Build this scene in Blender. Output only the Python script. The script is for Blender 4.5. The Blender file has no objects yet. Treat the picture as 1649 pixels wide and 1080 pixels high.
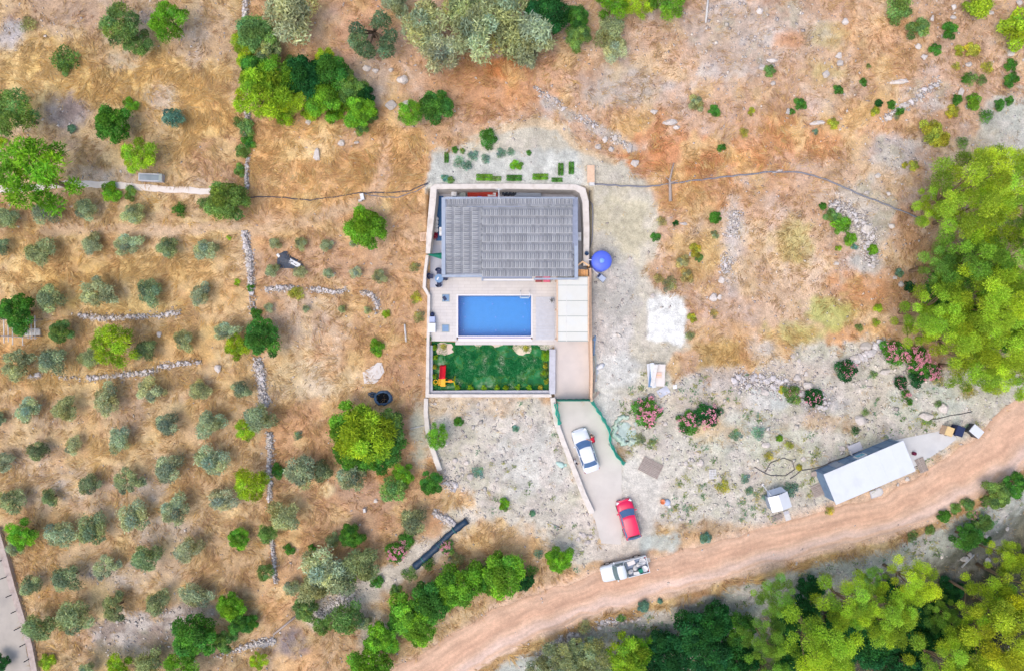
import bpy, math, random
import numpy as np
from mathutils import Vector, Matrix

# ------------------------------------------------------------------ camera, sky, sun, exposure
SC = bpy.context.scene
COL = SC.collection
PX = 0.0625            # metres per photo pixel on the ground at z = 0
H = 70.0               # height of the drone above the pool deck
CX, CY = 824.5, 540.0
cam_d = bpy.data.cameras.new('camera')
cam = bpy.data.objects.new('camera', cam_d); COL.objects.link(cam)
cam.location = (0, 0, H)
cam_d.sensor_width = 36.0
cam_d.lens = 36.0 * H / (1649 * PX)
cam_d.clip_start = 0.5; cam_d.clip_end = 2000
SC.camera = cam

SUN_EL, SUN_AZ = 66.0, 225.0      # soft light from the south-west (compass degrees, north is up the picture)
w = bpy.data.worlds.new('World'); SC.world = w; w.use_nodes = True
nt = w.node_tree; nt.nodes.clear()
sky = nt.nodes.new('ShaderNodeTexSky'); sky.sky_type = 'NISHITA'; sky.sun_disc = False
sky.sun_elevation = math.radians(SUN_EL); sky.sun_rotation = math.radians(SUN_AZ)
sky.air_density = 1.0; sky.dust_density = 4.0; sky.ozone_density = 1.0
bg = nt.nodes.new('ShaderNodeBackground'); bg.inputs['Strength'].default_value = 0.15
wo = nt.nodes.new('ShaderNodeOutputWorld')
nt.links.new(sky.outputs[0], bg.inputs[0]); nt.links.new(bg.outputs[0], wo.inputs[0])
sd = bpy.data.lights.new('sun', 'SUN'); sd.energy = 0.5; sd.angle = math.radians(60); sd.color = (1.0, 0.93, 0.82)
sun = bpy.data.objects.new('sun', sd); COL.objects.link(sun)
az, el = math.radians(SUN_AZ), math.radians(SUN_EL)
to_sun = Vector((math.sin(az) * math.cos(el), math.cos(az) * math.cos(el), math.sin(el)))
sun.rotation_euler = to_sun.to_track_quat('Z', 'Y').to_euler()
SC.view_settings.view_transform = 'Standard'; SC.view_settings.look = 'None'
SC.view_settings.gamma = 1.0; SC.view_settings.exposure = 0.72
SC.view_settings.use_curve_mapping = False
SC.cycles.max_bounces = 6; SC.cycles.diffuse_bounces = 3; SC.cycles.transparent_max_bounces = 8

random.seed(7); RNG = np.random.default_rng(7)
rnd = random.random
def U(a, b): return a + (b - a) * rnd()

# ------------------------------------------------------------------ colour, noise, terrain
GAIN = 1.25
def lin(c):
    c = np.asarray(c, float) / 255.0
    return np.where(c <= 0.04045, c / 12.92, ((c + 0.055) / 1.055) ** 2.4)
def C(r, g, b, k=1.0):
    v = np.minimum(lin((r, g, b)) / GAIN * k, 0.9)
    return (float(v[0]), float(v[1]), float(v[2]), 1.0)

def _hash(ix, iy, seed):
    n = (ix.astype(np.int64) * 374761393 + iy.astype(np.int64) * 668265263 + seed * 974711) & 0xffffffff
    n = ((n ^ (n >> 13)) * 1274126177) & 0xffffffff
    n = n ^ (n >> 16)
    return (n & 0xffff) / 65535.0
def vnoise(x, y, seed=0):
    ix = np.floor(x); iy = np.floor(y); fx = x - ix; fy = y - iy
    fx = fx * fx * (3 - 2 * fx); fy = fy * fy * (3 - 2 * fy)
    a = _hash(ix, iy, seed); b = _hash(ix + 1, iy, seed); c = _hash(ix, iy + 1, seed); d = _hash(ix + 1, iy + 1, seed)
    return (a * (1 - fx) + b * fx) * (1 - fy) + (c * (1 - fx) + d * fx) * fy
def fbm(x, y, seed=0, o=4):
    s = 0; a = 0.5; t = 0
    for i in range(o):
        s = s + a * vnoise(x, y, seed + i * 17); t += a; a *= 0.55; x = x * 2.03 + 3.1; y = y * 2.03 - 1.7
    return s / t
def ss(a, b, x):
    t = np.clip((np.asarray(x, float) - a) / (b - a), 0, 1); return t * t * (3 - 2 * t)

ROAD = [(560,1150,36),(650,1112,36),(730,1062,36),(800,1015,34),(880,984,31),(960,954,30),(1080,922,31),(1220,884,30),(1350,846,31),(1428,829,32),(1500,796,36),(1580,748,42),(1649,697,48),(1740,625,52)]
RU = np.array([p[0] for p in ROAD], float); RV = np.array([p[1] for p in ROAD], float); RW = np.array([p[2] for p in ROAD], float)
YX0, YX1, YY0, YY1 = -8.35, 7.85, -5.95, 14.45      # the yard cut into the slope
PX0, PX1, PY0, PY1 = -5.42, 1.92, -0.06, 3.98       # the pool
def ht(x, y):
    x = np.asarray(x, float); y = np.asarray(y, float)
    u = x / PX + CX; v = CY - y / PX
    z = 2.1 * ss(520, 290, v) + 1.2 * ss(290, -60, v) - 0.7 * ss(620, 900, v)
    vs = np.interp(u, RU, RV + RW * 1.15)
    onroad = np.exp(-((v - np.interp(u, RU, RV)) / 60.0) ** 2)
    z = z - 1.3 * ss(8, 70, v - vs) - 2.2 * ss(60, 170, v - vs)
    z = z + (fbm(x / 9.0, y / 9.0, 5, 3) - 0.5) * 0.55 * (1 - onroad)
    inside = (x > YX0) & (x < YX1) & (y > YY0) & (y < YY1)
    dw = ss(2.6, 3.4, x) * ss(15, 9.0, x) * ss(-11.5, -7.0, y) * ss(YY0 + .6, YY0 + .2, y)
    z = z * (1 - dw) + (-0.2) * dw
    z = np.where(inside, np.where(y < -0.3, -0.52, -0.12), z)
    pool = (x > PX0 - .1) & (x < PX1 + .1) & (y > PY0 - .1) & (y < PY1 + .1)
    z = np.where(pool, -2.3, z)
    return z
def hz(x, y): return float(ht(np.array([x]), np.array([y]))[0])
def W(px, py, z=0.0):
    k = PX * (H - z) / H
    return Vector(((px - CX) * k, (CY - py) * k, z))
def G(px, py, up=0.0):
    z = 0.0
    for _ in range(4):
        p = W(px, py, z + up); z = hz(p.x, p.y)
    p = W(px, py, z + up); p.z = z
    return p

# ------------------------------------------------------------------ mesh helpers
class MB:
    def __init__(s): s.v = []; s.f = []; s.m = []
    def add(s, vs, fs, mi=0):
        o = len(s.v); s.v += [tuple(p) for p in vs]
        for f in fs: s.f.append(tuple(i + o for i in f)); s.m.append(mi)
    def box(s, c, d, rz=0.0, mi=0, tap=1.0, rx=0.0, ry=0.0):
        R = Matrix.Rotation(rz, 3, 'Z') @ Matrix.Rotation(ry, 3, 'Y') @ Matrix.Rotation(rx, 3, 'X')
        vs = []
        for z in (-.5, .5):
            k = tap if z > 0 else 1.0
            for x, y in ((-.5, -.5), (.5, -.5), (.5, .5), (-.5, .5)):
                vs.append(Vector(c) + R @ Vector((x * d[0] * k, y * d[1] * k, z * d[2])))
        s.add(vs, [(3,2,1,0),(4,5,6,7),(0,1,5,4),(1,2,6,5),(2,3,7,6),(3,0,4,7)], mi); return s
    def prism(s, poly, z0, z1, mi=0):
        n = len(poly)
        a = sum(poly[i][0]*poly[(i+1)%n][1]-poly[(i+1)%n][0]*poly[i][1] for i in range(n))
        if a < 0: poly = poly[::-1]
        zz0 = z0 if hasattr(z0, '__len__') else [z0]*n; zz1 = z1 if hasattr(z1, '__len__') else [z1]*n
        vs = [(p[0], p[1], zz0[i]) for i, p in enumerate(poly)] + [(p[0], p[1], zz1[i]) for i, p in enumerate(poly)]
        fs = [tuple(range(n-1,-1,-1)), tuple(range(n, 2*n))] + [(i, (i+1)%n, n+(i+1)%n, n+i) for i in range(n)]
        s.add(vs, fs, mi); return s
    def tube(s, path, rad, n=8, mi=0, cap=True):
        P = [Vector(p) for p in path]; m = len(P)
        rr = rad if hasattr(rad, '__len__') else [rad]*m
        vs = []; prev = None
        for i in range(m):
            t = (P[min(i+1, m-1)] - P[max(i-1, 0)])
            t = t.normalized() if t.length > 1e-9 else Vector((0,0,1))
            a = t.cross(Vector((0,0,1)))
            if a.length < 1e-3: a = t.cross(Vector((0,1,0)))
            a.normalize()
            if prev is not None and a.dot(prev) < 0: a = -a
            prev = a; b = t.cross(a)
            for k in range(n):
                an = 2*math.pi*k/n; vs.append(P[i] + (a*math.cos(an)+b*math.sin(an))*rr[i])
        fs = [(i*n+k, i*n+(k+1)%n, (i+1)*n+(k+1)%n, (i+1)*n+k) for i in range(m-1) for k in range(n)]
        if cap: fs += [tuple(range(n-1,-1,-1)), tuple(range((m-1)*n, m*n))]
        s.add(vs, fs, mi); return s
    def lathe(s, c, prof, n=24, mi=0):
        vs = [(c[0]+r*math.cos(2*math.pi*k/n), c[1]+r*math.sin(2*math.pi*k/n), c[2]+z) for r, z in prof for k in range(n)]
        m = len(prof)
        fs = [(i*n+k, i*n+(k+1)%n, (i+1)*n+(k+1)%n, (i+1)*n+k) for i in range(m-1) for k in range(n)]
        if prof[-1][0] > 1e-4: fs.append(tuple(range((m-1)*n, m*n)))
        s.add(vs, fs, mi); return s
    def grid(s, rows, mi=0):
        a = len(rows); b = len(rows[0])
        s.add([p for r in rows for p in r], [(i*b+j, i*b+j+1, (i+1)*b+j+1, (i+1)*b+j) for i in range(a-1) for j in range(b-1)], mi); return s
    def mesh(s, name, mats, smooth=False):
        me = bpy.data.meshes.new(name); me.from_pydata(s.v, [], s.f)
        for m in (mats if isinstance(mats, (list, tuple)) else [mats]): me.materials.append(m)
        if any(s.m): me.polygons.foreach_set('material_index', s.m)
        if smooth: me.polygons.foreach_set('use_smooth', [True]*len(s.f))
        me.update(); return me
    def build(s, name, mats, parent=None, smooth=False, origin=None):
        if origin is not None:
            o = Vector(origin); s.v = [tuple(Vector(p)-o) for p in s.v]
        return link(name, s.mesh(name, mats, smooth), parent)
def link(name, me, parent=None):
    o = bpy.data.objects.new(name, me); COL.objects.link(o)
    if parent: o.parent = parent
    return o
def tag(o, label=None, cat=None, group=None, kind=None):
    if label: o['label'] = label
    if cat: o['category'] = cat
    if group: o['group'] = group
    if kind: o['kind'] = kind
    return o
def thing(name, label, cat, loc=(0,0,0), rz=0.0, group=None):
    o = bpy.data.objects.new(name, None); COL.objects.link(o); o.empty_display_size = .3
    o.location = loc; o.rotation_euler = (0, 0, rz)
    return tag(o, label, cat, group)
def npmesh(name, V, F, mats, col=None, attr='tint', smooth=False):
    me = bpy.data.meshes.new(name); V = np.asarray(V, np.float32); F = np.asarray(F, np.int32)
    k = F.shape[1]
    me.vertices.add(len(V)); me.vertices.foreach_set('co', V.ravel())
    me.loops.add(F.size); me.loops.foreach_set('vertex_index', F.ravel())
    me.polygons.add(len(F)); me.polygons.foreach_set('loop_start', np.arange(0, F.size, k, dtype=np.int32))
    if smooth: me.polygons.foreach_set('use_smooth', np.ones(len(F), bool))
    for m in (mats if isinstance(mats, (list, tuple)) else [mats]): me.materials.append(m)
    if col is not None:
        a = me.attributes.new(attr, 'FLOAT_COLOR', 'POINT')
        a.data.foreach_set('color', np.asarray(col, np.float32).ravel())
    me.update(calc_edges=True); me.validate(); return me
def ribbon(pts, hw):
    """left and right offset points of a polyline, mitred"""
    P = [Vector((p[0], p[1])) for p in pts]; n = len(P); L = []; R = []
    hws = hw if hasattr(hw, '__len__') else [hw]*n
    for i in range(n):
        d1 = (P[i]-P[i-1]).normalized() if i else (P[1]-P[0]).normalized()
        d2 = (P[i+1]-P[i]).normalized() if i < n-1 else d1
        n1 = Vector((-d1.y, d1.x)); n2 = Vector((-d2.y, d2.x)); m = (n1+n2)
        m = m.normalized(); k = 1.0/max(0.5, m.dot(n1)); o = m*k*hws[i]
        L.append(P[i]+o); R.append(P[i]-o)
    return L, R
def resample(pts, step):
    out = []
    for a, b in zip(pts[:-1], pts[1:]):
        a = np.array(a, float); b = np.array(b, float); n = max(1, int(np.hypot(*(b-a)[:2])/step))
        out += [tuple(a+(b-a)*i/n) for i in range(n)]
    return out+[tuple(pts[-1])]

# ------------------------------------------------------------------ materials
def newmat(name):
    m = bpy.data.materials.new(name); m.use_nodes = True
    t = m.node_tree; return m, t, t.nodes['Principled BSDF'], t.nodes, t.links
def mat(name, col, rough=0.7, var=0.12, scale=3.0, metal=0.0, bump=0.0, bscale=None, spec=0.35, objvar=0.0, dirt=None, coat=0.0):
    m, t, b, N, L = newmat(name)
    b.inputs['Roughness'].default_value = rough; b.inputs['Metallic'].default_value = metal
    b.inputs['Specular IOR Level'].default_value = spec; b.inputs['Coat Weight'].default_value = coat
    tc = N.new('ShaderNodeTexCoord'); no = N.new('ShaderNodeTexNoise'); no.inputs['Scale'].default_value = scale
    no.inputs['Detail'].default_value = 5; no.inputs['Roughness'].default_value = .65
    L.new(tc.outputs['Object'], no.inputs['Vector'])
    r = N.new('ShaderNodeMapRange'); r.inputs[1].default_value = .3; r.inputs[2].default_value = .7
    r.inputs[3].default_value = 1-var; r.inputs[4].default_value = 1+var
    L.new(no.outputs[0], r.inputs[0])
    mu = N.new('ShaderNodeMix'); mu.data_type = 'RGBA'; mu.blend_type = 'MULTIPLY'; mu.inputs[0].default_value = 1
    mu.inputs[6].default_value = col; L.new(r.outputs[0], mu.inputs[7]); out = mu.outputs[2]
    if objvar:
        oi = N.new('ShaderNodeObjectInfo'); r2 = N.new('ShaderNodeMapRange'); r2.inputs[3].default_value = 1-objvar; r2.inputs[4].default_value = 1+objvar
        L.new(oi.outputs['Random'], r2.inputs[0]); m2 = N.new('ShaderNodeMix'); m2.data_type = 'RGBA'; m2.blend_type = 'MULTIPLY'; m2.inputs[0].default_value = 1
        L.new(out, m2.inputs[6]); L.new(r2.outputs[0], m2.inputs[7]); out = m2.outputs[2]
    if dirt:
        n2 = N.new('ShaderNodeTexNoise'); n2.inputs['Scale'].default_value = dirt[1]; n2.inputs['Detail'].default_value = 6
        L.new(tc.outputs['Object'], n2.inputs['Vector'])
        r3 = N.new('ShaderNodeMapRange'); r3.inputs[1].default_value = .48; r3.inputs[2].default_value = .72; r3.inputs[3].default_value = 0; r3.inputs[4].default_value = dirt[2]
        L.new(n2.outputs[0], r3.inputs[0]); m3 = N.new('ShaderNodeMix'); m3.data_type = 'RGBA'
        L.new(r3.outputs[0], m3.inputs[0]); L.new(out, m3.inputs[6]); m3.inputs[7].default_value = dirt[0]; out = m3.outputs[2]
    L.new(out, b.inputs['Base Color'])
    if bump:
        n4 = N.new('ShaderNodeTexNoise'); n4.inputs['Scale'].default_value = bscale or scale*4; n4.inputs['Detail'].default_value = 4
        L.new(tc.outputs['Object'], n4.inputs['Vector']); bu = N.new('ShaderNodeBump'); bu.inputs['Strength'].default_value = bump; bu.inputs['Distance'].default_value = .05
        L.new(n4.outputs[0], bu.inputs['Height']); L.new(bu.outputs[0], b.inputs['Normal'])
    return m
def leafmat(name, trans=0.35, obj=True):
    m, t, b, N, L = newmat(name)
    at = N.new('ShaderNodeAttribute'); at.attribute_name = 'tint'; out = at.outputs['Color']
    if obj:
        oi = N.new('ShaderNodeObjectInfo'); mu = N.new('ShaderNodeMix'); mu.data_type = 'RGBA'; mu.blend_type = 'MULTIPLY'; mu.inputs[0].default_value = 1
        L.new(out, mu.inputs[6]); L.new(oi.outputs['Color'], mu.inputs[7]); out = mu.outputs[2]
    L.new(out, b.inputs['Base Color']); b.inputs['Roughness'].default_value = .65; b.inputs['Specular IOR Level'].default_value = .15
    tr = N.new('ShaderNodeBsdfTranslucent'); L.new(out, tr.inputs['Color'])
    mx = N.new('ShaderNodeMixShader'); mx.inputs[0].default_value = trans
    L.new(b.outputs[0], mx.inputs[1]); L.new(tr.outputs[0], mx.inputs[2]); L.new(mx.outputs[0], N['Material Output'].inputs['Surface'])
    return m
M = {}
M['leaf'] = leafmat('leaf', .42); M['blade'] = leafmat('dry_blade', .25, False)
M['bark'] = mat('bark', C(150,125,100), .9, .25, 6, bump=.4)
M['white_wall'] = mat('white_render', C(232,224,216), .85, .06, 1.2, dirt=(C(190,176,160), 1.6, .55), bump=.15)
M['grey_wall'] = mat('grey_render', C(206,206,214), .85, .08, 1.5, dirt=(C(180,178,184), 2.0, .5))
M['drive'] = mat('driveway_concrete', C(218,212,205), .9, .05, .6, dirt=(C(205,198,192), .5, .7), bump=.1, bscale=8)
M['ramp'] = mat('ramp_concrete', C(222,212,206), .9, .04, .8, dirt=(C(208,200,196), .7, .6), bump=.08, bscale=10)
M['deck'] = mat('deck_tile', C(224,218,214), .75, .05, 1.0, dirt=(C(208,205,208), .8, .6))
M['coping'] = mat('coping', C(236,234,234), .6, .04, 2.0)
M['board'] = mat('deck_board', C(214,216,224), .8, .08, 3.0, objvar=.05)
M['fascia'] = mat('fascia', C(170,182,200), .5, .06, 2.0, metal=.0, dirt=(C(140,150,170), 2, .5))
M['tile'] = mat('roof_tile', C(154,157,161), .75, .14, 5.0, objvar=.16, dirt=(C(108,112,126), 1.1, .6))
M['tile_rib'] = mat('roof_tile_lit_rib', C(214,215,217), .75, .14, 7.0, objvar=.10, dirt=(C(150,155,170), 2.5, .5))  # paler rib tops: light contrast of the tile relief put into the colour
M['house'] = mat('house_render', C(226,226,222), .85, .05, 1.0)
M['glass'] = mat('window_glass', (0.05, 0.08, .11, 1), .06, .1, 1, spec=.6)
M['wood'] = mat('orange_wood', C(232,172,112), .7, .16, 4.0, objvar=.08)
M['palewood'] = mat('pale_pink_wood', C(234,198,168), .75, .12, 4.0)
M['panel'] = mat('white_panel', C(226,226,218), .35, .03, 1.0, dirt=(C(220,225,226), .9, .5), objvar=.03)
M['frame_grey'] = mat('grey_metal', C(165,175,172), .5, .08, 4)
M['white'] = mat('white_plastic', C(240,242,246), .4, .03, 3)
M['offwhite'] = mat('dirty_white', C(226,224,222), .7, .08, 4, dirt=(C(190,180,170), 3, .5))
M['red'] = mat('red_plastic', C(235,30,50), .4, .06, 4)
M['yellow'] = mat('yellow_plastic', C(255,190,20), .4, .06, 4)
M['lime_plastic'] = mat('lime_plastic', C(215,215,20), .4, .06, 4)
M['green_net'] = mat('green_netting', C(86,222,186), .8, .15, 7, objvar=.08)
M['green_dark'] = mat('green_cloth', C(20,128,106), .7, .2, 5)
M['navy'] = mat('navy_plastic', C(38,52,92), .5, .15, 5)
M['bluegrey'] = mat('bluegrey_plastic', C(120,155,195), .4, .1, 5)
M['tankblue'] = mat('blue_tank', C(96,120,240), .4, .05, 2)
M['tanklid'] = mat('blue_tank_lid', C(130,175,255), .4, .05, 2)
M['black'] = mat('black_plastic', C(48,58,74), .5, .25, 5)
M['darkblue'] = mat('dark_blue_wrap', C(40,66,92), .45, .25, 5, bump=.5, bscale=6)
M['tarp'] = mat('grey_black_tarp', C(72,82,98), .5, .25, 4, bump=.6, bscale=5)
M['sheet'] = mat('pale_sheet', C(236,228,222), .7, .06, 2, bump=.3, bscale=4)
M['maroon'] = mat('maroon', C(170,90,95), .8, .12, 6); M['pink'] = mat('pink_cloth', C(240,120,150), .8, .1, 6)
M['redtarp'] = mat('red_tarp', C(190,60,45), .7, .15, 4)
M['bluefloor'] = mat('blue_floor', C(60,112,165), .6, .12, 2)
M['stone'] = mat('limestone', C(216,207,200), .9, .18, 3.0, objvar=.16, bump=.4, bscale=6, dirt=(C(180,168,160), 2.2, .6))
M['wallstone'] = mat('wall_limestone', C(214,208,208), .9, .2, 4.0, objvar=.2, bump=.3, bscale=7, dirt=(C(184,176,174), 3, .6))
M['timber'] = mat('grey_timber', C(178,164,156), .85, .18, 5, objvar=.14)
M['tan'] = mat('tan_board', C(236,205,150), .75, .1, 4)
M['hose'] = mat('grey_hose', C(138,140,152), .6, .1, 4)
M['blackhose'] = mat('dark_hose', C(92,88,94), .6, .1, 4)
M['soil'] = mat('soil', C(180,160,140), .95, .2, 3)
M['shedwall'] = mat('shed_wall', C(130,158,190), .6, .1, 2, dirt=(C(100,125,160), 1.5, .6))
M['shedroof'] = mat('shed_roof', C(226,231,238), .45, .04, .7, dirt=(C(208,212,218), .6, .7))
M['teal'] = mat('teal_glass', C(90,180,205), .2, .1, 2)
M['tyre'] = mat('tyre_rubber', (0.025,0.025,0.027,1), .85, .1, 8)
M['rim'] = mat('alloy_rim', (.5,.5,.52,1), .35, .05, 8, metal=.8)
M['lamp_red'] = mat('tail_lamp', (.35,.02,.02,1), .2, .1, 8); M['lamp_clear'] = mat('head_lamp', (.7,.74,.78,1), .15, .05, 8)
def paint(name, col): return mat(name, col, .28, .03, 2, spec=.5, coat=.6)
M['car_white'] = paint('white_car_paint', C(236,241,250)); M['car_red'] = paint('red_car_paint', C(238,10,84)); M['car_pick'] = paint('pale_pickup_paint', C(224,232,238))
M['carglass'] = mat('car_glass', C(86,120,165), .08, .12, 2, spec=.6)
M['carglass_green'] = mat('green_car_glass', C(105,130,135), .08, .12, 2, spec=.6)
M['trim'] = mat('dark_trim', (.03,.033,.04,1), .5, .1, 4)
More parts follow.
